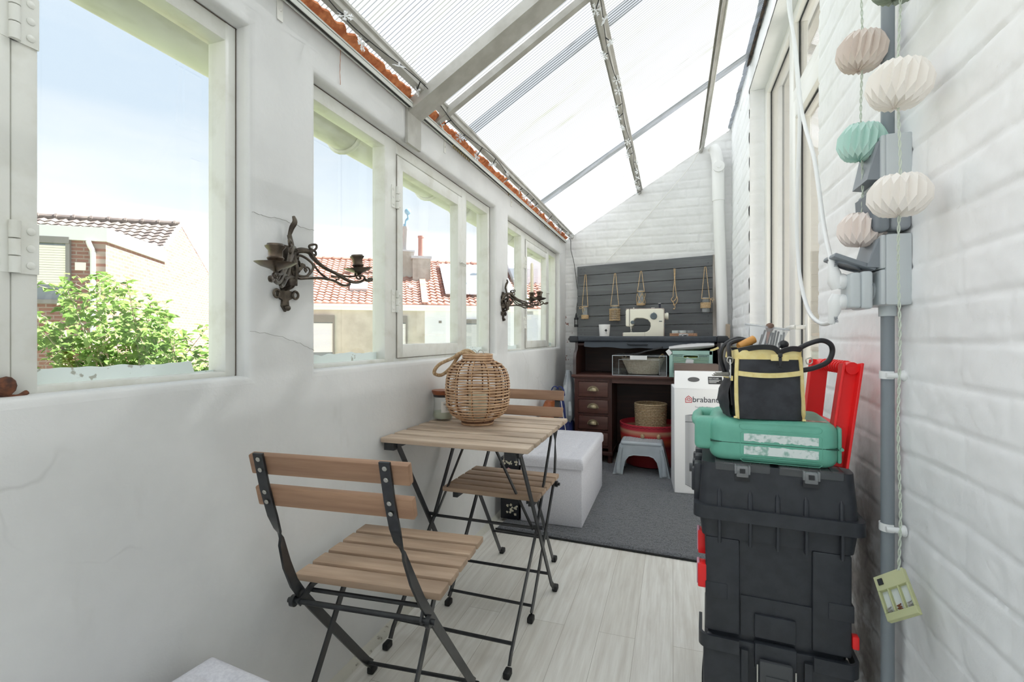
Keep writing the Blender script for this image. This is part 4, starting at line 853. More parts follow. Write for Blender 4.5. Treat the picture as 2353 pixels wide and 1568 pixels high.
# ---------------- wrought sconces
m_bronze=mat('dark_bronze',S(70,62,56),.42,.75,col2=S(98,90,80),sc=45,bs=80,bst=.2)
m_verd=mat('bronze_cup',S(112,98,86),.35,.8,col2=S(82,74,66),sc=30)
SY,SZ=1.03,1.205
def tr(pts):
    out=[]
    for u,v in pts:
        p=pX(580+u*280/2353,530+v*170/1429,-.915); out.append(V((p.y-SY,0,p.z-SZ)))
    return out
ARM=[([(830,840),(900,850),(990,890),(1060,920),(1180,915),(1400,915),(1520,935),(1640,975),(1760,1050),(1850,1060),(1900,1030)],.0032,1),
 ([(950,585),(900,560),(905,480),(960,410),(1060,375),(1160,385),(1230,420),(1270,500),(1340,590),(1440,690),(1560,770),(1680,840),(1790,920),(1900,985),(2000,1005),(2090,985),(2140,940),(2130,890),(2070,870)],[.0035,.006,.0065,.0065,.0065,.0062,.006,.0055,.005,.0045,.004,.004,.004,.004,.004,.0035,.003,.0028,.0025],0),
 ([(960,570),(990,500),(1060,475),(1150,520),(1220,580),(1275,650),(1280,730),(1230,820),(1160,880),(1070,875),(1010,840),(980,740),(950,640),(905,600)],.0028,1),
 ([(1290,640),(1340,740),(1420,840),(1520,920)],.0024,1),
 ([(1700,840),(1800,880),(1900,890),(1980,880),(1990,850)],.0024,1),
 ([(1240,390),(1290,380),(1335,330),(1330,270),(1270,265),(1215,290),(1225,335),(1280,375),(1320,410),(1325,460),(1305,475)],.0026,1),
 ([(1130,720),(1170,700),(1215,740),(1220,800),(1190,850)],.002,1),
 ([(1590,880),(1640,890),(1700,890),(1710,930),(1670,950)],.0026,1),
 ([(2060,860),(2010,880),(2020,930),(2060,940),(2075,905),(2050,895)],.0024,1),
 ([(2150,950),(2200,975),(2250,965),(2255,935),(2215,940),(2200,970)],.0035,1),
 ([(2050,870),(2045,800),(2045,770)],.004,1)]
ARMP=[(tr(p),r) for p,r,_ in ARM]
BALLS=[(c[0],k) for c,k in ((tr([(905,605)]),.0055),(tr([(1305,470)]),.0042),(tr([(1990,845)]),.004),(tr([(2235,960)]),.005))]
LEAF3=[tr([(1045,630),(1090,620),(1140,650),(1150,700),(1110,715),(1060,680)]),tr([(1000,780),(1010,720),(1060,690),(1120,705),(1080,760)]),tr([(1120,740),(1160,720),(1185,760),(1155,810)])]
CUPC=tr([(2040,780)])[0]; RC=CUPC.x
def plate(par,M):
    mb=MB()
    mb.lathe([(.024,0),(.024,.006),(.018,.012),(.012,.02),(.006,.03)],16,M@Matrix.Rotation(PI/2,4,'Y'))
    # local x = out of wall, y along wall, z up
    body=[(-.012,-.075),(.0,-.09),(.012,-.075),(.010,-.06),(.026,-.052),(.028,-.036),(.012,-.034),(.022,-.01),(.03,.02),(.02,.05),(.012,.085),(-.012,.085),(-.02,.05),(-.03,.02),(-.022,-.01),(-.012,-.034),(-.028,-.036),(-.026,-.052),(-.010,-.06)]
    B=M@Matrix(((0,0,1,0),(1,0,0,0),(0,1,0,0),(0,0,0,1))); mb.prism(body,.007,B)
    for s in (-1,1):
        mb.tube([M@V((.008,s*.032+.010*math.cos(a),-.044+.010*math.sin(a))) for a in [2*PI*k/12 for k in range(12)]],.0035,6,closed=True)
        mb.tube(crv([M@V(p) for p in [(.008,s*.01,.03),(.014,s*.03,.05),(.012,s*.045,.035),(.01,s*.04,.02),(.01,s*.03,.025)]],5),.004,6)
    mb.tube(crv([M@V(p) for p in [(.006,0,-.03),(.03,0,-.02),(.04,0,.02),(.028,0,.075),(.018,0,.11)]],6),[.006]*25,8)
    mb.tube(crv([M@V(p) for p in [(.016,0,.105),(.022,.004,.13),(.03,.006,.145),(.026,.006,.16)]],5),[.004+.003*math.sin(PI*i/15) for i in range(16)],7)
    mb.tube([M@V((.03,0,-.022)),M@V((.03,0,.02))],.011,10); mb.ball(tuple(M@V((.012,0,-.08))),.008,8,6)
    return obj('wall_plate',mb,m_bronze,parent=par,world=True)
def arm(par,Mw,cupM,tilt=0,candle=False):
    mb=MB()
    for pts,r in ARMP:
        c=crv(pts,4); rr=r
        rr=r*1.25 if not isinstance(r,list) else r
        if isinstance(r,list):
            r=[q*1.2 for q in r]; rr=[]; 
            for i in range(len(c)): t=i/4; k=min(int(t),len(r)-2); rr.append(r[k]+(r[k+1]-r[k])*(t-k))
        mb.tube(c,rr,7,M=Mw)
    for p,k in BALLS: mb.ball(tuple(p),k,8,6) if False else mb.lathe([(max(1e-4,math.sin(PI*i/6))*k,-math.cos(PI*i/6)*k) for i in range(7)],8,Mw@Matrix.Translation(p),cap=False)
    for poly_ in LEAF3:
        n=len(poly_); mb.add([p+V((0,-.0018,0)) for p in poly_]+[p+V((0,.0018,0)) for p in poly_],[tuple(range(n)),tuple(range(2*n-1,n-1,-1))]+[(i,(i+1)%n,n+(i+1)%n,n+i) for i in range(n)],Mw)
    a=obj('arm',mb,m_bronze,parent=par,world=True)
    Mc=Mw@Matrix.Translation(CUPC)@Matrix.Rotation(R(tilt),4,'Y')
    mb=MB().lathe([(.004,-.012),(.012,-.006),(.03,.0),(.041,.007),(.043,.009),(.04,.0095),(.02,.004),(.008,.006),(.016,.014),(.0175,.018),(.0145,.021),(.0150,.034),(.0205,.041),(.0215,.044),(.018,.045),(.0165,.049),(.013,.049),(.012,.03),(.0,.03)],28,Mc)
    obj('candle_cup',mb,m_verd,parent=a,world=True)
    if candle:
        mb=MB().lathe([(.0105,.03),(.0098,.16),(.0085,.225),(.006,.232),(.0,.233)],16,Mc); mb.tube([Mc@V((0,0,.232)),Mc@V((.001,0,.243))],.0009,5); obj('candle',mb,m_wax,parent=a,world=True)
    return a
def armM(py,pz,ang,flip=1,px=XL+.03): return Matrix.Translation((px,py,pz))@Matrix.Rotation(ang,4,'Z')
sc1=thing('wall_sconce','ornate bronze candle sconce with two arms nearest on the plaster wall','sconce',(XL,SY,1.10),0,'bronze wall sconces')
plate(sc1,Matrix.Translation((XL,SY-.03,SZ)))
arm(sc1,armM(SY,SZ,R(83)),None,-8); arm(sc1,armM(SY-.025,SZ,R(-57))@Matrix.Rotation(R(13),4,'Y'),None,-10)
S2=V((XL,2.70,1.232)); sc2=thing('wall_sconce','smaller looking bronze sconce with a tall white candle by the far window','sconce',(XL,S2.y,1.12),0,'bronze wall sconces')
plate(sc2,Matrix.Translation(S2)); arm(sc2,armM(S2.y,S2.z,R(62)),None,0,True); arm(sc2,armM(S2.y,S2.z,R(40)),None,3)
# ---------------- snowflake string lights
m_ice=mat('clear_white_acrylic',S(240,243,246),.2,spec=.8); m_icet=leafmat('frosted_acrylic',S(250,251,252),S(252,253,254),.35)
def flake():
    mb=MB(); r=.021
    for k in range(6):
        a=PI*k/3; d=V((math.cos(a),math.sin(a),0)); e=V((-d.y,d.x,0)); mb.ribbon([V((0,0,0)),d*r],e,.0022,.002)
        for f_ in (.5,.8):
            for s in (-1,1): mb.ribbon([d*r*f_,d*r*(f_+.25)+e*s*r*.25],V((0,0,1)).cross(d),.0018,.0018)
    mb.tube([(0,0,-.002),(0,0,.012)],.0035,6); return mb
def string(label,path,step,seed,side):
    st=thing('string_lights',label,'string lights',tuple(path[0]),0,'snowflake string lights'); rr=random.Random(seed)
    obj('wire',MB().tube(crv(path,6),.0016,5),m_blackcord,parent=st,world=True)
    P_=crv(path,30); acc=0; nxt=.05; first=None; I=wm(st).inverted()
    for a,b in zip(P_,P_[1:]):
        acc+=(b-a).length
        if acc>=nxt:
            nxt+=step*rr.uniform(.7,1.3); d=V((rr.uniform(-.032,.032)+side*.012,rr.uniform(-.03,.03),rr.uniform(-.028,-.010)))
            obj('drop_wire',MB().tube([b,b+d],.0022,5),m_blackcord,parent=st,world=True)
            if first is None: first=obj('snowflake',flake(),m_icet,parent=st,smooth=0); o=first
            else: o=first.copy(); COL.objects.link(o); o.parent=st
            Rm=Matrix.Rotation(rr.uniform(0,6),4,'Z')@Matrix.Rotation(rr.uniform(.6,1.6),4,'X')@Matrix.Rotation(rr.uniform(0,6),4,'Z')
            M=I@(Matrix.Translation(b+d)@Rm); o.location=M.to_translation(); o.rotation_euler=M.to_euler()
    return st
pa=[V((-.885+.012*math.sin(y*9),y,rz_(-.868)-.05-.008*math.sin(y*7))) for y in [.9+.14*i for i in range(26)]]
string('snowflake string lights along the purlin above the windows',pa,.155,5,-1)
pb=[V((-.268+.008*math.sin(y*8),y,rz_(-.27)-.056-.006*math.sin(y*6))) for y in [1.4+.15*i for i in range(21)]]
string('snowflake string lights along the middle roof purlin',pb,.15,8,-.4)
ca=MB(); ca.tube(crv([V((.248,y,rz_(.24)-.03-.008*abs(math.sin(y*3)))) for y in [1.2+.3*i for i in range(11)]]+[V((.20,4.40,2.62)),V((.1,4.435,2.48)),V((-.35,4.45,1.98)),V((-.60,4.45,1.72))],6),.0035,6)
tag(obj('lamp_cable',ca,mat('white_cable',S(226,226,220),.5)),'thin white cable running along the right purlin and down the end wall','cable')
bw=MB(); bw.tube(crv([pY(u,v,4.445) for u,v in [(1303,545),(1311,552),(1312,575),(1318,600),(1322,625),(1326,660),(1330,680),(1326,700),(1325,722)]],6),.0028,6)
obj('stub',MB(),m_black) if False else None
pl=thing('pendant_lantern','tiny black hanging lantern on a dark wire at board edge','lantern',tuple(pY(1324,752,4.425)))
obj('dark_wire',bw,m_blackcord,parent=pl,world=True)
b0=pY(1324,752,4.425); mb=MB(); 
mb.lathe([(.02,0),(.02,.022),(.016,.024)],10,Matrix.Translation(b0)); mb.lathe([(.019,.07),(.022,.078),(.012,.092),(.008,.115),(.003,.13)],10,Matrix.Translation(b0))
for k in range(4): a=PI/4+PI/2*k; mb.tube([b0+V((.018*math.cos(a),.018*math.sin(a),.02)),b0+V((.018*math.cos(a),.018*math.sin(a),.075))],.0028,6)
obj('cage',mb,m_black,parent=pl,world=True); obj('glass_tube',MB().lathe([(.013,.022),(.013,.072)],12,Matrix.Translation(b0)),m_clear,parent=pl,world=True)
# ---------------- clutter in the far left corner
m_navy=mat('navy_cloth',S(52,66,130),.7,col2=S(40,50,104),sc=12,bs=30,bst=.4,bd=.01); m_tan=mat('tan_leather',S(158,88,44),.5,col2=S(136,70,34),sc=10)
def softbox(mb,c,sx,sy,sz,seed,amp=.12,top=.75):
    n=18; vs=[];fs=[]; c=V(c); m=12
    for j in range(m+1):
        t=j/m; k=(1-(abs(t-.45)/.55)**3)**.5*.0+ (1-.5*(2*t-1)**4)*(1-(1-top)*t)
        for i in range(n):
            a=2*PI*i/n; q=(abs(math.cos(a))**4+abs(math.sin(a))**4)**-.25; r=k*q*(1+amp*noise.noise(V((math.cos(a)*2,math.sin(a)*2,t*4+seed))))
            vs.append(c+V((math.cos(a)*r*sx/2,math.sin(a)*r*sy/2,t*sz+.02*amp*noise.noise(V((a,t,seed))))))
    for j in range(m):
        for i in range(n): fs.append((j*n+i,j*n+(i+1)%n,(j+1)*n+(i+1)%n,(j+1)*n+i))
    fs+=[tuple(range(n-1,-1,-1)),tuple(m*n+i for i in range(n))]; mb.add(vs,fs)
tb2=thing('leather_handbag','tan leather handbag against the wall behind the far chair','bag',(-.885,3.52,.022))
obj('bag_body',(lambda m:(softbox(m,(0,0,0),.13,.30,.545,2,.06,.85),m)[1])(MB()),m_tan,parent=tb2)
obj('clasp',MB().box(.058,.064,-.12,-.098,.47,.525),m_tan,parent=tb2)
for z in (.485,.51): obj('stud',MB().ball((.066,-.109,z),.005,8,5),mat('gold_stud',S(220,196,140),.3,.8),parent=tb2)
nb=thing('navy_bag','navy blue bag with white piping squeezed beside the desk','bag',(-.875,3.76,.022))
obj('bag_body',(lambda m:(softbox(m,(0,0,0),.14,.22,.57,5,.15,.7),m)[1])(MB()),m_navy,parent=nb)
obj('white_piping',MB().tube([(.05,-.118,.54),(.068,-.115,.42),(.085,-.11,.30),(.09,-.11,.1)],.0035,6),m_white,parent=nb)
for dx in (-.02,.02): obj('handle',MB().ribbon(crv([(dx-.025,-.03,.55),(dx-.025,-.035,.60),(dx,-.04,.632),(dx+.03,-.035,.612),(dx+.04,-.03,.56)],5),V((0,1,0)),.022,.006),m_navy,parent=nb)
pbg=thing('plastic_bag','crumpled translucent white plastic bag wedged beside the desk','bag',(-.843,4.02,.022))
m_plast=leafmat('white_film',S(226,230,234),S(206,212,220),.35)
mb=MB(); softbox(mb,(0,0,.30),.10,.28,.44,9,.5,.55); obj('bag_film',mb,m_plast,parent=pbg,smooth=25); mb=MB(); softbox(mb,(0,0,0),.10,.26,.33,12,.2,.9); obj('lower_bundle',mb,m_navy,parent=pbg)
# ================================================================== RIGHT WALL: conduit, sockets, cords, paper lanterns
m_con=mat('grey_conduit',S(132,140,146),.45); m_box=mat('light_grey_plastic',S(196,203,206),.4); m_boxd=mat('mid_grey_plastic',S(128,135,142),.4); m_pl=mat('white_plastic_plug',S(236,238,238),.35)
CX,CY=.4475,1.262
cd_=thing('conduit_pipe','grey vertical conduit pipe clipped to the white brick wall','pipe',(CX,CY,0))
obj('pipe',MB().tube([(0,0,0),(0,0,1.113)],.0125,16),m_con,parent=cd_); obj('pipe',MB().tube([(0,0,1.48),(.002,0,2.75)],.0125,16),m_con,parent=cd_)
for z in (.966,.632,1.63):
    mb=MB(); mb.ribbon([(.0145*math.cos(a),.0145*math.sin(a),z) for a in [PI*.35+PI*1.3*k/14 for k in range(15)]],V((0,0,1)),.017,.0025); mb.lathe([(.006,-.03),(.006,-.006),(.012,.0),(.012,.004)],12,Matrix.Translation((.021,-.018,z))@Matrix.Rotation(PI/2,4,'Y'))
    obj('pipe_clip',mb,m_pl,parent=cd_)
def wedge(y0,y1,z0,z1,x,d0,d1):
    """sloping flap cover: thickness d0 at the bottom, d1 at the top"""
    mb=MB(); vs=[(x,y0,z0),(x,y1,z0),(x,y1,z1),(x,y0,z1),(x-d0,y0+.003,z0+.003),(x-d0,y1-.003,z0+.003),(x-d1,y1-.003,z1-.003),(x-d1,y0+.003,z1-.003)]
    return mb.add(vs,[(0,1,2,3),(7,6,5,4),(0,4,5,1),(1,5,6,2),(2,6,7,3),(3,7,4,0)])
xw=XR+.002; xf=.427; ya,yb=1.212,1.325
sw=thing('socket_box','upper light grey socket box with closed sloping cover on the conduit','socket',(.45,1.27,1.378))
obj('housing',MB().rbox(xf,xw,ya,yb,1.378,1.48,.004,2),m_box,parent=sw,world=True)
obj('cover_frame',MB().rbox(xf-.008,xf+.001,ya+.002,yb-.002,1.379,1.479,.003,2),m_box,parent=sw,world=True)
obj('flap',wedge(ya+.008,yb-.008,1.386,1.47,xf-.008,.022,.006),m_boxd,parent=sw,world=True)
obj('gland',MB().tube([(CX,CY,1.352),(CX,CY,1.379)],.0165,16),m_box,parent=sw,world=True)
s2=thing('light_switch','dark grey rocker switch between the two light grey socket boxes','switch',(.45,1.27,1.272))
obj('housing',MB().rbox(xf+.008,xw,ya,yb-.01,1.276,1.372,.010,3),mat('switch_grey',S(150,156,162),.4),parent=s2,world=True)
obj('cover_frame',MB().rbox(xf-.02,xf+.009,ya-.002,yb-.006,1.274,1.374,.010,3),m_boxd,parent=s2,world=True)
obj('rocker',wedge(ya+.008,yb-.018,1.285,1.362,xf-.0195,.004,.008),mat('slate_grey_plastic',S(104,112,120),.4),parent=s2,world=True)
obj('gland',MB().tube([(CX,CY,1.262),(CX,CY,1.277)],.0165,16),m_box,parent=s2,world=True)
s3=thing('socket_box','large double socket box with an open flap and an adapter plugged in','socket',(.45,1.27,1.117))
obj('housing',MB().rbox(xf,xw,ya,yb,1.117,1.268,.005,2),m_box,parent=s3,world=True)
obj('cover_frame',MB().rbox(xf-.008,xf+.001,ya+.002,yb-.002,1.195,1.267,.003,2),m_box,parent=s3,world=True)
obj('cover_frame',MB().rbox(xf-.008,xf+.001,ya+.002,yb-.002,1.118,1.193,.003,2),m_box,parent=s3,world=True)
obj('flap',wedge(ya+.008,yb-.008,1.198,1.262,xf-.008,.022,.006),m_boxd,parent=s3,world=True)
fm=MB(); M=Matrix.Translation((xf-.012,(ya+yb)/2,1.196))@Matrix.Rotation(R(24),4,'Y'); fm.rbox(-.085,0,-.042,.042,-.004,.006,.003,2,M); fm.lathe([(.026,-.008),(.03,-.008),(.03,-.003),(.026,-.003)],24,M@Matrix.Translation((-.045,0,0)),cap=False)
obj('open_flap',fm,m_boxd,parent=s3,world=True)
obj('socket_face',MB().lathe([(.019,0),(.021,.0),(.021,.004),(.019,.004)],24,Matrix.Translation((xf-.008,1.262,1.152))@Matrix.Rotation(-PI/2,4,'Y'),cap=False),m_box,parent=s3,world=True)
obj('gland',MB().tube([(CX,CY,1.095),(CX,CY,1.118)],.0165,16),m_box,parent=s3,world=True)
ad=thing('socket_adapter','pale grey two-way adapter block plugged into the lower socket','adapter',(.385,1.255,1.105))
obj('block',MB().rbox(.366,.387,1.222,1.292,1.112,1.190,.006,3),m_box,parent=ad,world=True); obj('back_half',MB().rbox(.386,.408,1.221,1.293,1.110,1.192,.006,3),m_box,parent=ad,world=True)
obj('plug_barrel',MB().tube([(.407,1.262,1.152),(.43,1.262,1.152)],.0175,18),m_pl,parent=ad,world=True)
def cord(label,z,dirn,pts):
    c=thing('plug_cord',label,'cable',(.35,1.26,z),0,'white plugs and cords'); mb=MB()
    mb.lathe([(.0165,0),(.018,.004),(.017,.012),(.012,.016)],18,Matrix.Translation((.3665,1.258,z))@Matrix.Rotation(-PI/2,4,'Y'))
    mb.tube([(.352,1.258,z-dirn*.016),(.347,1.258,z),(.3455,1.258,z+dirn*.02),(.343,1.26,z+dirn*.034),(.341,1.262,z+dirn*.048)],[.012,.0155,.013,.0095,.0075],12)
    obj('plug',mb,m_pl,parent=c,world=True)
    rb=MB()
    for k in range(4): rb.tube([(.3425+.001*k,1.2505,z+dirn*(.034+.0035*k)),(.350+.0005*k,1.2525,z+dirn*(.034+.0035*k))],.0011,5)
    obj('strain_relief',rb,m_boxd,parent=c,world=True); obj('cord',MB().tube(crv([(.341,1.262,z+dirn*.046)]+pts,8),.0052,10),m_pl,parent=c,world=True); return c
cord('white plug in the upper adapter outlet, its cord going straight up',1.174,1,[pX(1893,520,.343),pX(1872,370,.35),pX(1850,290,.354),pX(1839,230,.358),pX(1828,110,.365),pX(1811,0,.372),V((.38,1.86,2.4)),V((.40,1.9,2.7))])
cord('white plug in the lower adapter outlet, its cord looping down first',1.128,-1,[pX(1908,741,.341),pX(1888,744,.341),pX(1862,722,.341),pX(1845,672,.342),pX(1835,610,.344),pX(1831,520,.347),pX(1833,400,.35),pX(1837,300,.354),pX(1836,230,.358),pX(1826,110,.37),pX(1816,0,.378),V((.385,1.83,2.4)),V((.405,1.88,2.7))])
# ---------------- paper lanterns on two cords
def pleat(Rd,Hh,n=18):
    mb=MB(); vs=[]; m=2*n
    for i in range(m):
        a=2*PI*i/m; e=i%2==0; ca,sa=math.cos(a),math.sin(a)
        lv=[(.10 if e else .07,.50 if e else .46),(.62 if e else .52,.46 if e else .40),(1.0 if e else .84,.22 if e else .30),(1.0 if e else .84,-.22 if e else -.14),(.60 if e else .50,-.46 if e else -.41),(.10 if e else .07,-.50 if e else -.46)]
        if not e: lv[2]=(.78,.36); lv[3]=(.78,-.36)
        else: lv[2]=(1.0,.14); lv[3]=(1.0,-.14)
        vs+=[(ca*r*Rd,sa*r*Rd,z*Hh) for r,z in lv]
    fs=[(i*6+k,((i+1)%m)*6+k,((i+1)%m)*6+k+1,i*6+k+1) for i in range(m) for k in range(5)]
    return mb.add(vs,fs)
def paper(name,c): return leafmat(name,c,c,.2)
m_pw,m_pb,m_pm,m_pp,m_pg=paper('ivory_paper',S(250,246,241)),paper('taupe_paper',S(234,222,214)),paper('mint_paper',S(204,236,228)),paper('blush_paper',S(251,241,235)),paper('sage_paper',S(160,172,156))
m_wirec=mat('clear_green_wire',S(196,206,192),.35)
def twist(p0,p1,r=.0012,amp=.0017,turns=60):
    mb=MB(); p0,p1=V(p0),V(p1); n=int((p1-p0).length/.006)+2
    for ph in (0,PI): mb.tube([p0.lerp(p1,i/n)+V((amp*math.cos(i*1.05+ph)+.002*math.sin(i*.11),amp*math.sin(i*1.05+ph)+.002*math.cos(i*.09),0)) for i in range(n+1)],r,5)
    return mb
def lantern_string(label,x,y,z0,z1,lamps,mats_):
    t=thing('lantern_string',label,'string lights',(x,y,z0),0,'paper lantern strings')
    obj('twisted_wire',twist((x,y,z0),(x,y,z1)),m_wirec,parent=t,world=True)
    for (z,tx,ty,rz,Rd,Hh),mm in zip(lamps,mats_):
        M=Matrix.Translation((x,y,z))@Matrix.Rotation(R(tx),4,'X')@Matrix.Rotation(R(ty),4,'Y')@Matrix.Rotation(rz,4,'Z')
        mb=MB(); p=pleat(Rd,Hh); mb.add(p.v,p.f,M); obj('paper_lantern',mb,mm,parent=t,world=True,smooth=0)
    return t
xa=.40; a_=pX(1980,330,xa)
lantern_string('left paper lantern string with taupe, mint and blush lanterns',xa,a_.y,pX(1980,540,xa).z,2.6,[(pX(1981,118,xa).z,6,8,.2,.049,.083),(pX(1978,330,xa).z,4,6,.5,.047,.082),(pX(1978,530,xa).z,2,4,.9,.047,.076)],[m_pb,m_pm,m_pp])
xb=.402; b_=pX(2066,300,xb)
lsb=lantern_string('right paper lantern string with sage and ivory lanterns and a battery box',xb,b_.y,pX(2066,1312,xb).z,2.3,[(pX(2046,-22,xb).z,6,10,.1,.049,.083),(pX(2066,195,xb).z,4,9,.35,.052,.086),(pX(2066,450,xb).z,1,3,.7,.050,.078)],[m_pg,m_pw,m_pw])
TL,TR_,BL=pX(2010,1330,.398),pX(2076,1306,.436),pX(2068,1420,.412); ex=(TR_-TL).normalized(); ez=(TL-BL); ez=(ez-ex*ez.dot(ex)).normalized(); ey=ez.cross(ex); OO=(TL+TR_)/2
M=Matrix(((ex.x,ey.x,ez.x,OO.x),(ex.y,ey.y,ez.y,OO.y),(ex.z,ey.z,ez.z,OO.z),(0,0,0,1)))
m_batt=leafmat('yellowed_clear_plastic',S(226,228,188),S(212,216,172),.35); m_battc=mat('frosted_bay',S(206,212,210),.4)
mb=MB(); w2,h2=(TR_-TL).length/2,(TL-BL).length
for a,b,c,d in [(-w2,w2,-.03,0),(-w2,w2,-h2,-h2+.014),(-w2,-w2+.004,-h2+.014,-.03),(w2-.004,w2,-h2+.014,-.03),(-.012,-.009,-h2+.014,-.03),(.009,.012,-h2+.014,-.03)]: mb.box(a,b,-.005,.005,c,d,M)
obj('battery_case',mb,m_batt,parent=lsb,world=True,bev=.001)
obj('battery_bay',MB().box(-w2+.004,w2-.004,.0025,.0045,-h2+.014,-.03,M),m_battc,parent=lsb,world=True,smooth=0)
for dx in (-.021,0,.021): obj('contact_spring',MB().tube([M@V((dx+.005*math.cos(k*1.2),-.003,-h2+.015+.0009*k)) for k in range(12)],.0012,5),m_rust if dx==0 else m_screw,parent=lsb,world=True)
obj('switch_slider',MB().box(-.024,-.014,-.007,-.004,-.02,-.008,M),m_black,parent=lsb,world=True)
# ================================================================== TOOL BOX STACK
TX,TY=.245,1.455; TR=R(-3.5)
m_tool=mat('black_tool_plastic',S(54,57,63),.42,col2=S(47,50,56),sc=30,bs=900,bst=.12,bd=.0004); m_red=mat('red_plastic',S(250,44,46),.36); m_redt=leafmat('pink_clear_plastic',S(238,196,216),S(238,196,216),.4)
def taper(mb,z0,z1,a0,b0,a1,b1,r=.015,n=4):
    """rounded-corner tapered block: half sizes a (x), b (y)"""
    def ring(a,b,z):
        o=[]
        for cx,cy,q in ((a-r,b-r,0),(-a+r,b-r,1),(-a+r,-b+r,2),(a-r,-b+r,3)):
            for k in range(n+1): t=PI/2*(q+k/n); o.append((cx+r*math.cos(t),cy+r*math.sin(t),z))
        return o
    A_,B_=ring(a0,b0,z0),ring(a1,b1,z1); m=len(A_)
    mb.add(A_+B_,[tuple(range(m-1,-1,-1)),tuple(range(m,2*m))]+[(i,(i+1)%m,m+(i+1)%m,m+i) for i in range(m)]); return mb
t1=thing('tool_box','large black rolling tool box at the bottom of the stack','tool box',(TX,TY,0),TR)
mb=MB(); taper(mb,.03,.262,.155,.130,.160,.135); 
for s in (-1,1): mb.rbox(s*.118-.045,s*.118+.045,-.142,-.12,.03,.27,.006,2)
obj('lower_body',mb,m_tool,parent=t1)
mb=MB(); taper(mb,.262,.300,.152,.128,.152,.128); obj('lid',mb,m_tool,parent=t1)
for s in (-1,1):     # carrying loops round the corners of the rim
    o=[]
    for k in range(9): a=PI/2*k/8; o.append((s*(.148+.022*math.sin(a)),-.128-.022*math.cos(a),.275))
    pts=[(s*.08,-.150,.275)]+o+[(s*.170,-.05,.275)]
    obj('corner_loop',MB().ribbon(pts,V((0,0,1)),.034,.008),m_tool,parent=t1)
mb=MB(); mb.rbox(-.045,.045,-.150,-.13,.232,.295,.003,2); mb.box(-.075,-.06,-.147,-.13,.19,.27); mb.box(.062,.077,-.147,-.13,.19,.27); mb.rbox(-.155,.155,-.138,-.12,.262,.286,.003,2)
obj('latch_mount',mb,m_tool,parent=t1)
m_tool2=mat('grey_tool_plastic',S(78,80,83),.42)
mb=MB(); mb.rbox(-.036,.036,-.164,-.150,.16,.262,.005,2); mb.box(-.022,.026,-.167,-.163,.205,.23)
for k in range(4): mb.box(-.03,.03,-.1655,-.163,.172+.006*k,.175+.006*k)
obj('latch',mb,m_tool2,parent=t1)
mb=MB(); mb.tube([(-.04,-.158,.11),(-.04,-.158,.25)],.0022,8); mb.tube([(.042,-.158,.11),(.042,-.158,.25)],.0022,8); obj('latch_wire',mb,mat('zinc_wire',S(210,210,206),.25,1),parent=t1)
for s in (-1,1): obj('wheel',MB().tube([(.10,s*.12,.045),(.10,s*.145,.045)],.045,18),m_rub,parent=t1)
mb=MB(); mb.ribbon(crv([(-.158,-.13,.25),(-.164,-.1,.15),(-.160,-.06,.03)],5),V((0,1,0)),.014,.006); obj('side_edge',mb,m_tool,parent=t1)
t2=thing('tool_box','tall black tool box with ribbed lid and clear top organisers, upper half of stack','tool box',(TX,TY,.300),TR)
def L2(z): return z-.300
mb=MB(); taper(mb,L2(.300),L2(.545),.152,.128,.160,.136)
for s in (-1,1): mb.rbox(s*.118-.040,s*.118+.040,-.143,-.12,L2(.300),L2(.54),.006,2)
mb.box(-.075,.078,-.1345,-.128,L2(.301),L2(.40)); mb.rbox(-.045,.045,-.1425,-.13,L2(.305),L2(.362),.003,2)
obj('deep_body',mb,m_tool,parent=t2)
for s in (-1,1): obj('corner_clip',MB().rbox(s*.134-.024,s*.134+.028,-.1455,-.12,L2(.385),L2(.425),.003,2),m_tool,parent=t2)
mb=MB(); taper(mb,L2(.54),L2(.588),.166,.141,.172,.146,.02); 
for k,x in enumerate((-.125,-.055,.005,.065,.137)): mb.rbox(x-.0035,x+.0035,-.156,-.135,L2(.530),L2(.60),.002,2)
obj('skirt',mb,m_tool,parent=t2)
mb=MB(); taper(mb,L2(.590),L2(.622),.187,.159,.186,.158,.026); obj('rim',mb,m_tool,parent=t2)
mb=MB(); taper(mb,L2(.620),L2(.728),.174,.146,.166,.138,.022)
for k,x in enumerate((-.125,-.055,.005,.065,.137)): mb.tube([(x,-.147,L2(.61)),(x,-.1455,L2(.655)),(x,-.139,L2(.668))],[.006,.0052,.002],8)
lid2=obj('ribbed_lid',mb,m_tool,parent=t2)
for x0,x1 in ((-.135,-.01),(.008,.142)):
    c=MB(); c.rbox(x0,x1,-.1465,.12,L2(.712),L2(.735),.004,2); og=obj('clear_cover',c,glass('organiser_lid',(.86,.88,.89,1),.05,1.55,frost=.05),parent=t2)
    tr_=MB()
    for k in range(1,6): xx=x0+(x1-x0)*k/6; tr_.box(xx-.0008,xx+.0008,-.135,.115,L2(.7285),L2(.7315))
    obj('divider',tr_,m_tool2,parent=og)
    xm=(x0+x1)/2+.0; cl=MB()
    cl.rbox(xm-.014,xm+.014,-.1525,-.139,L2(.70),L2(.728),.003,2); cl.rbox(xm-.018,xm-.013,-.1535,-.138,L2(.708),L2(.73),.002,2); cl.rbox(xm+.013,xm+.018,-.1535,-.138,L2(.708),L2(.73),.002,2)
    k_=obj('clip',cl,glass('clip_plastic',(.80,.83,.84,1),.05,frost=.25),parent=og); obj('clip_slot',MB().box(xm-.006,xm+.006,-.154,-.1515,L2(.711),L2(.722)),m_black,parent=k_)
    obj('clip_recess',MB().box(xm-.017,xm+.017,-.1475,-.143,L2(.690),L2(.706)),m_black,parent=og)
mb=MB()
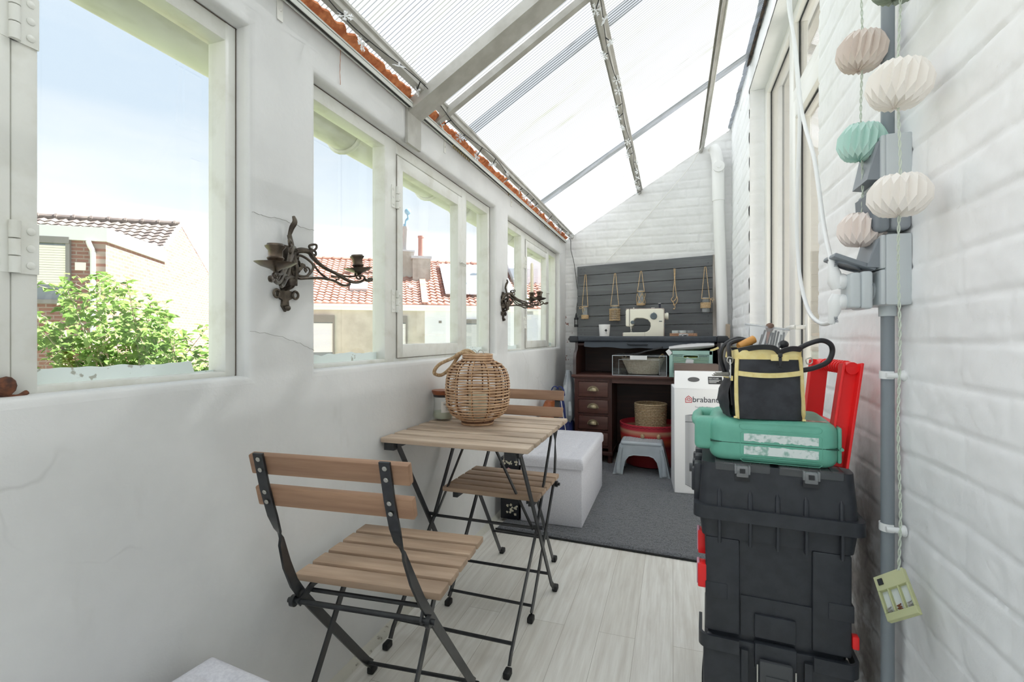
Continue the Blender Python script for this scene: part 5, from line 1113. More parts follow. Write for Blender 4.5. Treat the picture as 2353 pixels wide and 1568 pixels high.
for y in (-.09,.0,.09):
    mb.rbox(-.186,-.165,y-.022,y+.022,L2(.60),L2(.715),.005,2); mb.rbox(-.192,-.18,y-.014,y+.014,L2(.64),L2(.70),.004,2)
obj('side_latch',mb,m_tool,parent=t2)
obj('latch_knob',MB().tube([(-.20,-.02,L2(.68)),(-.19,-.02,L2(.68))],.012,12),m_tool2,parent=t2)
for y,z in ((-.085,.505),(-.125,.435)):
    o=obj('red_latch',MB().rbox(-.176,-.155,y-.018,y+.018,L2(z-.03),L2(z+.03),.003,2),m_red,parent=t2)
    obj('clear_flap',MB().rbox(-.1785,-.172,y-.012,y+.014,L2(z-.024),L2(z+.034),.002,2),m_redt,parent=o)
obj('red_latch',MB().rbox(.158,.172,-.145,-.125,L2(.325),L2(.355),.003,2),m_red,parent=t2)
# telescopic red handle on the wall side
hd=thing('trolley_handle','bright red trolley handle frame sticking up behind the green case','handle',(.40,1.46,.735))
nb,nt_=V((.372,1.335,.735)),V((.413,1.365,.985)); fb_,ft=V((.366,1.545,.735)),V((.394,1.56,.985))
def chan(a,b,wx,wy):
    mb=MB(); mb.ribbon([a,b],V((1,0,0)),wx,.006); d=V((wx/2-.003,0,0)); mb.ribbon([a+d+V((0,-wy/2,0)),b+d+V((0,-wy/2,0))],V((0,1,0)),wy,.006); mb.ribbon([a-d+V((0,-wy/2,0)),b-d+V((0,-wy/2,0))],V((0,1,0)),wy,.006); return mb
obj('near_post',chan(nb+V((0,.02,0)),nt_+V((0,.02,0)),.044,.028),m_red,parent=hd,world=True,bev=.0015); obj('far_post',chan(fb_,ft,.042,-.028),m_red,parent=hd,world=True,bev=.0015)
mb=MB(); a,b=nt_+V((0,.0,-.012)),ft+V((0,0,-.012)); mb.tube([a,b],.015,14); 
for k in range(9): p=a.lerp(b,.18+.075*k); mb.tube([p-(b-a)*.012,p+(b-a)*.012],[.0172,.0172],14)
obj('grip',mb,m_red,parent=hd,world=True); obj('lower_brace',MB().ribbon([nb.lerp(nt_,.36)+V((0,.02,0)),fb_.lerp(ft,.36)],V((1,0,0)),.038,.008),m_red,parent=hd,world=True)
# ---------------- green case
m_green=mat('sea_green_plastic',S(112,186,164),.42,col2=S(106,178,156),sc=20); GX,GY=.238,1.435
gcase=thing('power_tool_case','sea green plastic power tool case lying on the black tool box','case',(GX,GY,.735),R(-4)); CR=.028
def case_half(z0,z1,rt,rb):
    mb=MB(); a,b=.142,.122
    bm=bmesh.new(); bmesh.ops.create_cube(bm,size=1)
    for v in bm.verts: v.co=V((v.co.x*2*a,v.co.y*2*b,z0 if v.co.z<0 else z1))
    vert=[e for e in bm.edges if abs(e.verts[0].co.z-e.verts[1].co.z)>.01]; bmesh.ops.bevel(bm,geom=vert,offset=.035,segments=6,profile=.5,affect='EDGES')
    zz=z1 if rt else z0; ed=[e for e in bm.edges if all(abs(v.co.z-zz)<1e-5 for v in e.verts)]; bmesh.ops.bevel(bm,geom=ed,offset=.024,segments=6,profile=.5,affect='EDGES')
    return mb.bm(bm)
obj('lower_shell',case_half(0,.048,False,True),m_green,parent=gcase); up_=obj('upper_shell',case_half(.0495,.108,True,False),m_green,parent=gcase)
obj('seam',MB().box(-.139,.139,-.1212,.12,.0475,.050),mat('dark_green_seam',S(30,70,58),.6),parent=gcase,smooth=0)
m_lab=mat('scuffed_white_label',S(226,236,234),.6,col2=S(150,190,178),sc=70,lo=.48,hi=.66)
for z0,z1,seed in ((.055,.074,1),(.022,.043,2)):
    mb=MB(); n=40; vs=[]
    for i in range(n+1):
        x=-.062+.160*i/n; dz=.004*noise.noise(V((x*60,seed,0)))+.002*noise.noise(V((x*200,seed,2)))
        vs+=[(x,-.1226,z0+(dz if seed==1 else 0)),(x,-.1226,z1+(dz if seed==2 else 0)),(x,-.1215,z0),(x,-.1215,z1)]
    mb.add(vs,[(i*4,i*4+4,i*4+5,i*4+1) for i in range(n)]+[(i*4+1,i*4+5,i*4+7,i*4+3) for i in range(n)]); obj('taped_label',mb,m_lab,parent=gcase,smooth=0)
mb=MB()
for x0,x1,z0,z1 in ((-.07,.105,.018,.079),(-.072,.105,.084,.1),(-.07,.105,.004,.014)):
    p=[(x0+.006,-.1222,z0),(x1-.006,-.1222,z0),(x1,-.1222,z0+.005),(x1,-.1222,z1-.005),(x1-.006,-.1222,z1),(x0+.006,-.1222,z1),(x0,-.1222,z1-.005),(x0,-.1222,z0+.005)]
    mb.tube(p,.0007,5,closed=True)
obj('moulded_panel_line',mb,m_green,parent=gcase)
mb=MB()
for y in (-.075,.085): mb.rbox(-.178,-.10,y-.026,y+.026,.02,.104,.014,4)
mb.tube(crv([(-.150,-.085,.085),(-.170,-.06,.088),(-.174,0,.089),(-.170,.07,.088),(-.150,.09,.085)],6),.014,12); obj('carry_handle',mb,m_green,parent=gcase)
mb=MB(); mb.rbox(.140,.1495,-.10,-.05,.012,.098,.004,2); mb.tube([(.1485,-.105,.047),(.1485,-.045,.047)],.004,8); obj('side_latch',mb,m_green,parent=gcase)
def poly_print(pts,z,m,name):
    obj(name,MB().add([(x,y,z) for x,y in pts]+[(x,y,z-.0004) for x,y in pts],[tuple(range(len(pts)))]),m,parent=gcase,smooth=0)
poly_print([(-.085,-.098),(.118,-.098),(.122,-.08),(-.09,-.04)],.1084,mat('picture_sticker',S(206,196,180),.4,col2=S(120,70,50),sc=60),'picture_sticker')
poly_print([(-.092,-.088),(-.085,-.098),(-.062,-.099),(-.075,-.075)],.1088,mat('sticker_red_blue',S(190,40,44),.4,col2=S(40,90,180),sc=30,lo=.49,hi=.51),'sticker_corner')
# ---------------- black and yellow tool bag
m_bag=mat('black_canvas',S(46,48,53),.75,col2=S(58,60,66),sc=26,bs=700,bst=.2,bd=.0006); m_yel=mat('straw_yellow_webbing',S(244,228,166),.8,col2=S(236,216,146),sc=60,bs=500,bst=.3,bd=.0006)
BX,BY,BZ,BR=.222,1.408,.8445,R(4)
bag=thing('tool_bag','open black tool bag with straw yellow piping on the green case','bag',(BX,BY,BZ),BR)
W2,D2,BH=.080,.085,.172
def bagpt(u,v,w):
    """u,v in -1..1 across front/left faces, w 0..1 up"""
    return None
def bagbody():
    mb=MB(); n=64; m=22; vs=[]
    for j in range(m+1):
        t=j/m; lean=.006*t
        for i in range(n):
            a=2*PI*i/n; c,s=math.cos(a),math.sin(a); q=(abs(c)**7+abs(s)**7)**(-1/7)
            bulge=1+.05*math.sin(PI*min(1,t*1.05))-.05*max(0,t-.75)*4*.25; b0=.985 if t<.02 else 1
            x=c*q*W2*bulge*b0*(1.0-.05*t); y=s*q*D2*bulge*b0*(1-.12*t)
            if c<-.5: x-=.004*math.sin(PI*t)
            fold=.0035*noise.noise(V((x*28,y*28,t*5)))+.004*max(0,t-.62)*noise.noise(V((x*50,y*20,t*14)))*3
            z=t*BH+(.004*math.sin(a*3+1) if t>.9 else 0)
            vs.append((x*(1+fold*6)+lean*0,y*(1+fold*6),z))
    fs=[(j*n+i,j*n+(i+1)%n,(j+1)*n+(i+1)%n,(j+1)*n+i) for j in range(m) for i in range(n)]+[tuple(range(n-1,-1,-1))]
    o=len(vs); vs+=[(V(vs[m*n+i])*1).lerp(V((0,0,BH)),.06)+V((0,0,-.0)) for i in range(n)]; vs=[V(p) for p in vs]
    vs+=[V((p.x*.96,p.y*.96,BH-.05)) for p in vs[m*n:m*n+n]]
    fs+=[(m*n+i,m*n+(i+1)%n,o+(i+1)%n,o+i) for i in range(n)]+[(o+i,o+(i+1)%n,o+n+(i+1)%n,o+n+i) for i in range(n)]+[tuple(o+n+i for i in range(n))]
    return mb.add(vs,fs),vs,n,m
bb_,bv,bn,bm_=bagbody(); obj('bag_body',bb_,m_bag,parent=bag,smooth=70)
def ringrow(t0,t1,out):
    mb=MB(); j0,j1=int(t0*bm_),int(t1*bm_); vs=[]
    for j in range(j0,j1+1):
        for i in range(bn): p=V(bv[j*bn+i]); vs.append(V((p.x*(1+out),p.y*(1+out),p.z+(.001 if j==j1 else 0))))
    r=j1-j0; return mb.add(vs,[(k*bn+i,k*bn+(i+1)%bn,(k+1)*bn+(i+1)%bn,(k+1)*bn+i) for k in range(r) for i in range(bn)])
obj('top_band',ringrow(.865,1.0,.022),m_yel,parent=bag,smooth=70)
def onface(x,t,f=-1,lift=.003):
    """point on the front face of the bag"""
    j=min(bm_,max(0,int(round(t*bm_)))); best=min((V(bv[j*bn+i]) for i in range(bn) if bv[j*bn+i][1]*f>0),key=lambda p:abs(p.x-x)); return V((x,best.y+f*lift,t*BH))
mb=MB(); mb.ribbon([V((-W2*1.0,-D2*1.01,.004))]+[onface(-.0735-.003*math.sin(PI*k/10),k/10*.88) for k in range(0,11)],V((1,-.6,0)),.0085,.005); mb.ribbon([V((W2*.93,-D2*1.0,.002))]+[onface(.075-.006*(k/10),k/10*.9) for k in range(0,11)],V((1,.5,0)),.0075,.005)
mb.ribbon([onface(-.072+.146*k/12,.66-.035*math.sin(PI*k/12)+.02*k/12,-1,.0035) for k in range(13)],V((0,0,1)),.012,.003)
obj('piping',mb,m_yel,parent=bag)
sp_=MB(); n=14; vs=[]
for j in range(9):
    t=j/8
    for i in range(n+1):
        y=-.078+.125*i/n; x=-W2-.004-(.020*math.sin(PI*min(1,.12+t*.88))+.004)*math.sin(PI*(.06+.9*i/n))**.5-.006*noise.noise(V((y*30,t*4,2))); vs.append((x,y,.002+t*.098))
sp_.add(vs,[(j*(n+1)+i,j*(n+1)+i+1,(j+1)*(n+1)+i+1,(j+1)*(n+1)+i) for j in range(8) for i in range(n)]); sp=obj('side_pocket',sp_,m_bag,parent=bag,smooth=70)
top=[V(p) for p in vs[-(n+1):]]; obj('pocket_trim',MB().ribbon(top,V((0,0,1)),.012,.004),m_yel,parent=sp)
mb=MB(); mb.tube(crv([(-.07,-.055,.10),(-.085,-.055,.135),(-.088,-.05,.165),(-.085,-.035,.186),(-.055,-.015,.196),(-.03,.0,.192),(-.02,.02,.17)],6),.0055,8); mb.ribbon([(-.0835,-.055,.03),(-.087,-.055,.08),(-.085,-.055,.13)],V((0,1,0)),.014,.004)
mb.tube(crv([(-.088,.02,.11),(-.098,.015,.15),(-.09,.01,.182),(-.06,.01,.20),(-.03,.02,.196)],6),.0055,8)
obj('grab_handle',mb,m_black,parent=bag)
mb=MB(); mb.tube(crv([(.070,-.04,.172),(.095,-.05,.188),(.122,-.055,.196),(.143,-.05,.186),(.148,-.045,.165),(.135,-.05,.142),(.105,-.055,.128),(.078,-.06,.122)],8),.0062,10); obj('loop_handle',mb,m_black,parent=bag)
mb=MB(); 
for s,pts in ((-1,[(-.07,-.07,.17),(-.03,-.082,.179),(.005,-.088,.178),(.018,-.094,.166)]),(1,[(.018,-.094,.166),(.03,-.09,.172),(.05,-.082,.176),(.072,-.07,.174)])): mb.ribbon(crv(pts,5),V((0,-.3,1)),.013,.003)
obj('zip_tape',mb,m_black,parent=bag); mb=MB(); mb.rbox(-.002,.038,-.0985,-.094,.146,.162,.002,2); obj('zip_stop',mb,m_yel,parent=bag)
mb=MB(); mb.rbox(.013,.023,-.1025,-.097,.155,.166,.003,2); mb.rbox(.0145,.0215,-.1015,-.0985,.134,.155,.001,1); mb.tube([(.018+.005*math.cos(a),-.1005,.131+.004*math.sin(a)) for a in [2*PI*k/12 for k in range(12)]],.0008,5,closed=True); obj('zip_pull',mb,m_black,parent=bag)
mb=MB(); mb.rbox(-.0905,-.0885,-.078,-.064,.10,.148,.003,2); lb_=obj('side_label',mb,mat('white_label',S(232,234,234),.6),parent=bag); mb=MB(); mb.box(-.0912,-.0904,-.074,-.068,.107,.115); mb.box(-.0912,-.0904,-.074,-.068,.122,.134); obj('label_print',mb,m_black,parent=lb_,smooth=0)
for s in (-1,1):
    mb=MB(); mb.tube(crv([(s*.083,-.07,.150),(s*.094,-.07,.153),(s*.096,-.07,.142),(s*.086,-.07,.138)],5,True),.0014,6,closed=True); obj('d_ring',mb,m_screw,parent=bag)
mb=MB(); 
for k in range(3): mb.box(-.128+.004*k,-.088,-.07+.002*k,-.035+.002*k,.104+.0035*k,.1055+.0035*k)
hg=tag(obj('hinge_plate',MB().add(mb.v,mb.f,Matrix.Translation((BX,BY,BZ))@Matrix.Rotation(BR,4,'Z')),m_screw,smooth=0),'silver metal plates poking out of the tool bag side pocket','metal plate')
# makeup brushes in a clear zip bag
zb=thing('zip_bag','clear zip bag of makeup brushes lying in the open tool bag','bag',(BX,BY,BZ+.145),BR)
def zp(u,v,Y): return pY(u,v,Y)
fr_=MB(); n=10; vs=[]
c0,c1,c2,c3=zp(1711,742,1.43),zp(1815,756,1.43),zp(1790,800,1.41),zp(1722,800,1.41)
for j in range(n+1):
    for i in range(n+1):
        p=c3.lerp(c2,i/n).lerp(c0.lerp(c1,i/n),j/n); w=.012*math.sin(PI*i/n)*(1-.7*j/n); vs+=[p+V((.002*noise.noise(V((i*.5,j*.5,0))),-w,0)),p+V((0,w+.001,0))]
q=n+1; fr_.add(vs,[((j*q+i)*2+s,(j*q+i+1)*2+s,((j+1)*q+i+1)*2+s,((j+1)*q+i)*2+s) for j in range(n) for i in range(n) for s in (0,1)])
obj('clear_film',fr_,glass('zip_film',(.94,.95,.96,1),.12,1.35,frost=.26),parent=zb,world=True,smooth=80)
obj('zip_strip',MB().tube([c0.lerp(c1,k/8)+V((0,-.003,-.004)) for k in range(9)],.0018,6),glass('zip_strip',(.9,.92,.93,1),.1,frost=.5),parent=zb,world=True)
br_r=random.Random(2)
for k in range(9):
    a=zp(1738+7.0*k+br_r.uniform(-3,3),806,1.418); b=zp(1752+6.2*k,762+br_r.uniform(-4,8),1.43); t_=thing('makeup_brush','thin black-handled makeup brush in the clear zip bag','brush',tuple(a),0,'makeup brushes in the zip bag')
    obj('handle',MB().tube([a,b],[.0022,.0026],7),m_black,parent=t_,world=True); obj('bristles',MB().tube([a-(b-a).normalized()*.014,a],[.0012,.0026],7),mat('bristle_brown',S(110,76,62),.9) if k==0 else bpy.data.materials['bristle_brown'],parent=t_,world=True)
a=zp(1762,790,1.425); b=zp(1770,746,1.435); t_=thing('makeup_brush','fat brown powder brush head sticking above the zip bag','brush',tuple(a)); obj('handle',MB().tube([a,a.lerp(b,.65)],.005,8),m_tan,parent=t_,world=True); obj('bristles',MB().tube([a.lerp(b,.6),a.lerp(b,.85),b,b+V((0,0,.004))],[.006,.011,.009,.003],12),mat('powder_bristles',S(128,104,92),.95,bs=300,bst=.5),parent=t_,world=True)
a,b=zp(1697,797,1.38),zp(1732,780,1.40); t_=tag(obj('hand_tool',MB().tube([a,a.lerp(b,.06),b],[.0085,.0105,.0105],16),mat('orange_wood',S(222,160,84),.4)),'short orange-brown cylinder handle on the left of the zip bag','tool')
a,b=zp(1800,792,1.42),zp(1786,800,1.40); tag(obj('brush_cap',MB().ball(tuple(a),.011,10,8,sx=1.2),m_black),'round black knob at the right edge of the zip bag','knob')
# ================================================================== BACK WALL, DESK AND WHAT STANDS ON IT
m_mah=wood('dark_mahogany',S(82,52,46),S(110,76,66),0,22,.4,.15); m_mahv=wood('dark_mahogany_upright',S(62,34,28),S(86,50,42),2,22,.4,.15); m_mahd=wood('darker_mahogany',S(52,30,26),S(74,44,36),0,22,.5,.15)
m_greyw=mat('greyed_wood_edge',S(112,104,104),.5,col2=S(88,80,80),sc=14)
m_cup=mat('antique_brass',S(176,164,136),.35,.85,col2=S(140,128,104),sc=40)
DX0,DX1,DFY,DBY=-.80,.36,3.92,4.42; DT=.737
dk=thing('rolltop_desk','dark mahogany roll-top desk with open hutch against the brick end wall','desk',(-.22,4.17,.018))
mb=MB(); mb.rbox(DX0,DX1,DFY,DBY,DT-.022,DT,.006,3); mb.rbox(DX0+.012,DX1-.012,DFY+.010,DBY,DT-.032,DT-.021,.004,2); obj('desktop',mb,m_mah,parent=dk,world=True)
def ped(x0,x1):
    mb=MB(); z0=.10
    mb.box(x0,x0+.02,DFY+.03,DBY-.02,z0,DT-.03); mb.box(x1-.02,x1,DFY+.03,DBY-.02,z0,DT-.03); mb.box(x0,x1,DBY-.04,DBY-.02,z0,DT-.03); mb.rbox(x0-.006,x1+.006,DFY+.012,DBY-.01,z0-.02,z0+.012,.004,2)
    mb.box(x0,x0+.032,DFY+.02,DFY+.04,z0,DT-.03); mb.box(x1-.03,x1,DFY+.02,DFY+.04,z0,DT-.03)
    for z in (.545,.411,.277,.148): mb.box(x0+.03,x1-.028,DFY+.021,DFY+.04,z-.011,z+.007)
    mb.box(x0+.03,x1-.028,DFY+.021,DFY+.04,.681,DT-.03)
    for xx in (x0+.02,x1-.02):
        for yy in (DFY+.05,DBY-.05): mb.tube([(xx,yy,.018),(xx,yy,z0-.015)],.02,10)
    obj('pedestal',mb,m_mahv,parent=dk,world=True)
    for z0_,z1_ in ((.553,.680),(.419,.533),(.285,.399),(.156,.265)):
        mb=MB(); mb.rbox(x0+.034,x1-.032,DFY+.016,DFY+.036,z0_+.002,z1_-.002,.003,2); mb.box(x0+.04,x1-.04,DFY+.036,DBY-.06,z0_+.01,z1_-.02); d=obj('drawer',mb,m_mah,parent=dk,world=True)
        xc=(x0+x1)/2; zc=(z0_+z1_)/2+.004; hm=MB(); n=12; vs=[]
        for i in range(n+1):
            a=PI*i/n
            for k in range(6): b=PI/2*k/5; r=.040*math.cos(b)*.92+.002; vs.append((xc+r*math.cos(a)*1.0,DFY+.016-.026*math.sin(b),zc-.016+r*math.sin(a)*.85))
        hm.add(vs,[(i*6+k,(i+1)*6+k,(i+1)*6+k+1,i*6+k+1) for i in range(n) for k in range(5)]); hm.ribbon([(xc+.043*math.cos(PI*i/14),DFY+.0150,zc-.016+.036*math.sin(PI*i/14)) for i in range(15)],V((0,0,1)),.009,.003)
        obj('cup_handle',hm,m_cup,parent=d,world=True,smooth=60)
ped(-.776,-.470); ped(.06,.345)
mb=MB(); mb.box(-.47,.06,DFY+.03,DFY+.05,.672,DT-.03); obj('apron',mb,m_mah,parent=dk,world=True); mb=MB(); mb.box(-.47,.06,DBY-.10,DBY-.085,.10,DT-.03); 
obj('modesty_panel',mb,m_mahd,parent=dk,world=True)
# hutch with S-curved cheeks
HT=1.022
prof=[(DFY+.02,DT),(DFY+.02,.855),(DFY+.03,.895),(DFY+.055,.92),(DFY+.085,.935),(DFY+.105,.955),(DFY+.11,.985),(DFY+.115,HT),(DBY-.005,HT),(DBY-.005,DT)]
pp=[(p.x,p.y) for p in crv([V((a,b,0)) for a,b in prof[:8]],4)]+prof[8:]
def cheek(x):
    M=Matrix(((0,0,1,x),(1,0,0,0),(0,1,0,0),(0,0,0,1))); return MB().prism(pp,.024,M)
for x in (-.788,.325): 
    c=obj('hutch_cheek',cheek(x),m_mahv,parent=dk,world=True)
    cp=pp[1:-2]; mb=MB(); mb.ribbon([(x+.012,a-.001,b) for a,b in pp[:-2]],V((1,0,0)),.0245,.004); obj('worn_edge',mb,m_greyw,parent=c,world=True)
mb=MB(); mb.box(-.765,.326,DBY-.03,DBY-.012,DT,HT); mb.box(-.764,.325,DFY+.10,DBY-.03,HT-.045,HT-.028); obj('hutch_back',mb,m_mahd,parent=dk,world=True)
mb=MB(); mb.rbox(-.80,.36,DFY+.11,DBY,HT,HT+.02,.004,2); ht=obj('hutch_top',mb,m_mahv,parent=dk,world=True)
TOPZ=HT+.02
# ---------- roller cargo cover lying along the front of the desk top
m_roll=mat('anthracite_cover',S(52,58,66),.4,col2=S(44,50,58),sc=30)
rc=thing('roller_cover','long anthracite retractable roller cover lying along the desk top front','roller cover',(-.22,3.98,1.02))
z=1.018+.012
mb=MB(); mb.rbox(-.755,.322,3.955,4.005,z-.022,z+.024,.014,4); obj('tube_casing',mb,m_roll,parent=rc,world=True)
for x0,x1 in ((-.826,-.752),(.318,.396)):
    mb=MB(); mb.rbox(x0,x1,3.950,4.012,z-.028,z+.026,.012,3); e=obj('end_cap',mb,mat('matt_black_cap',S(36,39,43),.5),parent=rc,world=True)
    mb=MB(); s=-1 if x0<0 else 1; xx=x0 if s<0 else x1; mb.tube([(xx,3.98,z),(xx+s*.008,3.98,z)],.013,10); obj('end_pin',mb,m_black,parent=e,world=True)
mb=MB(); n=30; vs=[]
for i in range(n+1):
    x=-.70+1.0*i/n; zb=.968-.004*math.sin(i*.8)-.012*math.sin(PI*i/n); vs+=[(x,3.972,z-.015),(x,3.960,zb),(x,3.966,zb-.001),(x,3.980,z-.015)]
mb.add(vs,[(i*4+k,i*4+4+k,i*4+4+(k+1)%4,i*4+(k+1)%4) for i in range(n) for k in range(4)]); cf=obj('cover_fabric',mb,mat('blue_black_vinyl',S(54,62,72),.5),parent=rc,world=True)
mb=MB(); mb.tube(crv([(-.345,3.965,.992),(-.34,3.945,.990),(-.27,3.944,.9895),(-.20,3.945,.990),(-.195,3.965,.992)],5),.005,8); mb.rbox(-.345,-.195,3.950,3.962,.980,.994,.004,2); obj('pull_grip',mb,m_roll,parent=cf,world=True)
# ---------- dark plank board
pn=thing('plank_panel','dark grey painted plank panel on the end wall above the desk','panel',(-.25,4.45,1.04)); m_pnl=wood('charcoal_painted_plank',S(88,91,93),S(107,110,112),0,20,.5,.2)
PYY=4.425; Ls=[612.7,634.7,659,681.6,704.3,728.3,751.4,776.5]; Rs=[585.5,611,638,664.5,695,718.5,744.5,774]
for k in range(7):
    a,b,c,d=pY(1326.5,Ls[k]+.8,PYY),pY(1637.5,Rs[k]+.8,PYY),pY(1637.5,Rs[k+1]-.6,PYY),pY(1326.5,Ls[k+1]-.6,PYY); mb=MB(); solid(mb,[a,b,c,d],V((0,.022,0)))
    pk_=obj('plank',mb,m_pnl,parent=pn,world=True,bev=.0015)
    for fx in (.03,.06,.97):
        for fz in (.28,.72):
            if (k+int(fx*100)+int(fz*10))%3: 
                p=a.lerp(b,fx).lerp(d.lerp(c,fx),fz); obj('nail_head',MB().lathe([(.0032,0),(.002,.0012),(.0,.0014)],8,Matrix.Translation(p)@Matrix.Rotation(PI/2,4,'X')),m_black,parent=pk_,world=True)
mb=MB(); mb.box(.322,.352,4.428,4.447,1.045,1.75); obj('raw_batten',mb,mat('weathered_batten',S(186,180,172),.8,col2=S(150,144,136),sc=20,st=(1,1,.2)),parent=pn,world=True)
# ---------- hanging jars
m_jg=glass('jar_glass',(.97,.98,.98,1),.03,1.6,frost=.03)
def hang(label,x,z0,zt,zb,rad,style,group='rope-hung glass jars'):
    y=4.385; t=thing('hanging_jar',label,'jar',(x,y,zb),0,group); h=zt-zb; P_=lambda a,b,c:(a,b,c)
    obj('glass_jar',MB().lathe([(rad*.8,0),(rad,.008),(rad,h*.72),(rad*.8,h*.86),(rad*.82,h*.9),(rad*.82,h),(rad*.76,h),(rad*.74,h*.86),(rad*.93,h*.7),(rad*.93,.01),(0,.006)],22,cap=False),m_jg,parent=t)
    mb=MB()
    for s in (-1,1): mb.tube([(s*rad*.85,0,h*.93),(s*.0055,.028,z0-zb)],.003,7)
    mb.tube([(s_,.03,z0-zb+.002) for s_ in (-.006,0,.006)],.0035,7); mb.tube([(rad*.86*math.cos(2*PI*k/16),rad*.86*math.sin(2*PI*k/16),h*.92) for k in range(16)],.0035,6,closed=True)
    obj('hanging_cord',mb,m_jute,parent=t)
    def wrap(za,zb_,r):
        mb=MB(); n=int((zb_-za)/.006)
        for k in range(n): mb.tube([(r*math.cos(2*PI*q/18),r*math.sin(2*PI*q/18),za+.006*(k+.5)) for q in range(18)],.0034,6,closed=True)
        return mb
    if style=='bottom': obj('jute_wrap',wrap(0,h*.33,rad*1.04),m_jute,parent=t)
    if style=='band': obj('jute_wrap',wrap(h*.32,h*.68,rad*1.05),m_jute,parent=t)
    if style=='net':
        mb=wrap(0,h*.14,rad*1.02); N=5
        for k in range(N):
            for s in (-1,1): mb.tube([((rad+.003)*math.cos(a),(rad+.003)*math.sin(a),h*.1+h*.7*q/10) for q in range(11) for a in [2*PI*k/N+s*q*.1*2*PI/N]],.0022,5)
        obj('jute_wrap',mb,m_jute,parent=t)
    if style=='weave':
        mb=MB()
        for k in range(22): a=2*PI*k/22; mb.tube([((rad+.003)*math.cos(a),(rad+.003)*math.sin(a),h*.03),((rad+.004)*math.cos(a),(rad+.004)*math.sin(a),h*.72)],.0026,5)
        for k in range(6): zz=h*(.05+.12*k); mb.tube([((rad+.005)*math.cos(2*PI*q/22),(rad+.005)*math.sin(2*PI*q/22),zz) for q in range(22)],.0024,5,closed=True)
        for zz in (h*.02,h*.72): mb.tube([((rad+.005)*math.cos(2*PI*q/22),(rad+.005)*math.sin(2*PI*q/22),zz) for q in range(22)],.0045,6,closed=True)
        obj('jute_wrap',mb,m_jute,parent=t)
    if style in('bottom','band'):
        s=-1 if style=='bottom' else 1; mb=MB(); o=V((s*rad*.55,-rad*.85,h*.86)) if s<0 else V((rad*1.0,-rad*.3,h*.9))
        mb.tube(crv([o,o+V((s*.022,-.004,.006)),o+V((s*.028,-.006,-.012)),o+V((s*.008,-.003,-.008)),o]),.0024,6); mb.tube(crv([o,o+V((.014,-.004,-.012)),o+V((.016,-.004,-.034))]),.0024,6); mb.tube(crv([o,o+V((.0,-.005,-.02)),o+V((.004,-.005,-.05))]),.0024,6)
        obj('bow',mb,m_jute,parent=t)
    return t
hang('narrow glass jar with bow and rope-wrapped base, far left on the plank panel',-.767,1.62,1.335,1.213,.031,'bottom')
hang('wide glass jar in a woven jute sleeve, above the white pot',-.498,1.621,1.337,1.194,.042,'weave')
hang('short-hung jar in a knotted rope net, highest of the jars',-.270,1.630,1.460,1.327,.035,'net')
hang('empty screw-top jar with a broad jute band, beside the white drainpipe',.262,1.645,1.384,1.249,.037,'band')
mb=MB(); w_=lambda u,v:pY(u,v,4.40)
Z=lambda x,y: w_(1320+x/6.92,600+y/6.92)
for pts in ([(1582,120),(1590,300),(1575,450),(1568,570)],[(1602,122),(1598,300),(1612,480),(1628,575)],[(1628,575),(1600,620),(1560,645),(1540,610),(1565,575)],[(1628,575),(1640,610),(1625,665),(1590,700),(1575,710)],[(1545,620),(1575,670),(1585,700)],[(1590,690),(1600,740),(1582,765)]): mb.tube(crv([Z(*p) for p in pts],6),.0034,7)
for p in ((1628,578),(1582,695),(1582,762)): mb.ball(tuple(Z(*p)),.0075,8,6)
tag(obj('hanging_rope',mb,m_jute),'empty knotted jute rope with no jar, hanging on the plank panel','rope')
# ---------- white pot
pt=thing('plant_pot','small white tapered pot with a black sprig print on the desk top','pot',(-.558,4.15,TOPZ))
obj('pot_body',MB().lathe([(.036,0),(.040,.003),(.049,.110),(.0475,.112),(.046,.108),(.039,.01),(0,.008)],30,cap=False),mat('white_ceramic',S(238,238,236),.35),parent=pt)
mb=MB()
for x,z_,r in ((.014,.062,.007),(.020,.068,.006),(.024,.060,.006),(.019,.055,.006)): mb.add([(x+r*math.cos(a),-.0475-.000*0,z_+r*.8*math.sin(a)) for a in [2*PI*k/8 for k in range(8)]],[tuple(range(8))])
mb.ribbon([(.019,-.047,.058),(.022,-.0455,.044),(.025,-.0445,.03)],V((1,0,0)),.0015,.001); mb.ribbon([(.022,-.0455,.044),(.014,-.0455,.036)],V((0,0,1)),.0015,.001)
obj('sprig_print',mb,m_black,parent=pt,smooth=0)
# ---------- sewing machine
m_sew=mat('cream_enamel',S(232,230,214),.35); m_sewb=mat('taupe_trim',S(160,146,138),.45); m_slate=mat('slate_dial',S(84,96,102),.4)
sm=thing('sewing_machine','cream vintage sewing machine standing in the middle of the desk top','sewing machine',(-.235,4.2,TOPZ)); sx=lambda x:x+.235
o_=[(-.402+.235,.0),(-.071+.235,.0),(-.071+.235,.232),(-.088+.235,.239),(-.368+.235,.239),(-.380+.235,.228),(-.380+.235,.100),(-.372+.235,.094),(-.330+.235,.094),(-.318+.235,.104)]
inner=[(-.318+.235,.140),(-.308+.235,.158),(-.290+.235,.164),(-.235+.235,.162),(-.200+.235,.150),(-.180+.235,.125),(-.176+.235,.095),(-.186+.235,.066),(-.205+.235,.050),(-.225+.235,.045),(-.402+.235,.043)]
M=Matrix(((1,0,0,0),(0,0,-1,.055),(0,1,0,0),(0,0,0,1)))
mb=MB(); mb.prism(o_[:10]+inner,.11,M); bo=obj('arm_and_bed',mb,m_sew,parent=sm,bev=.006)
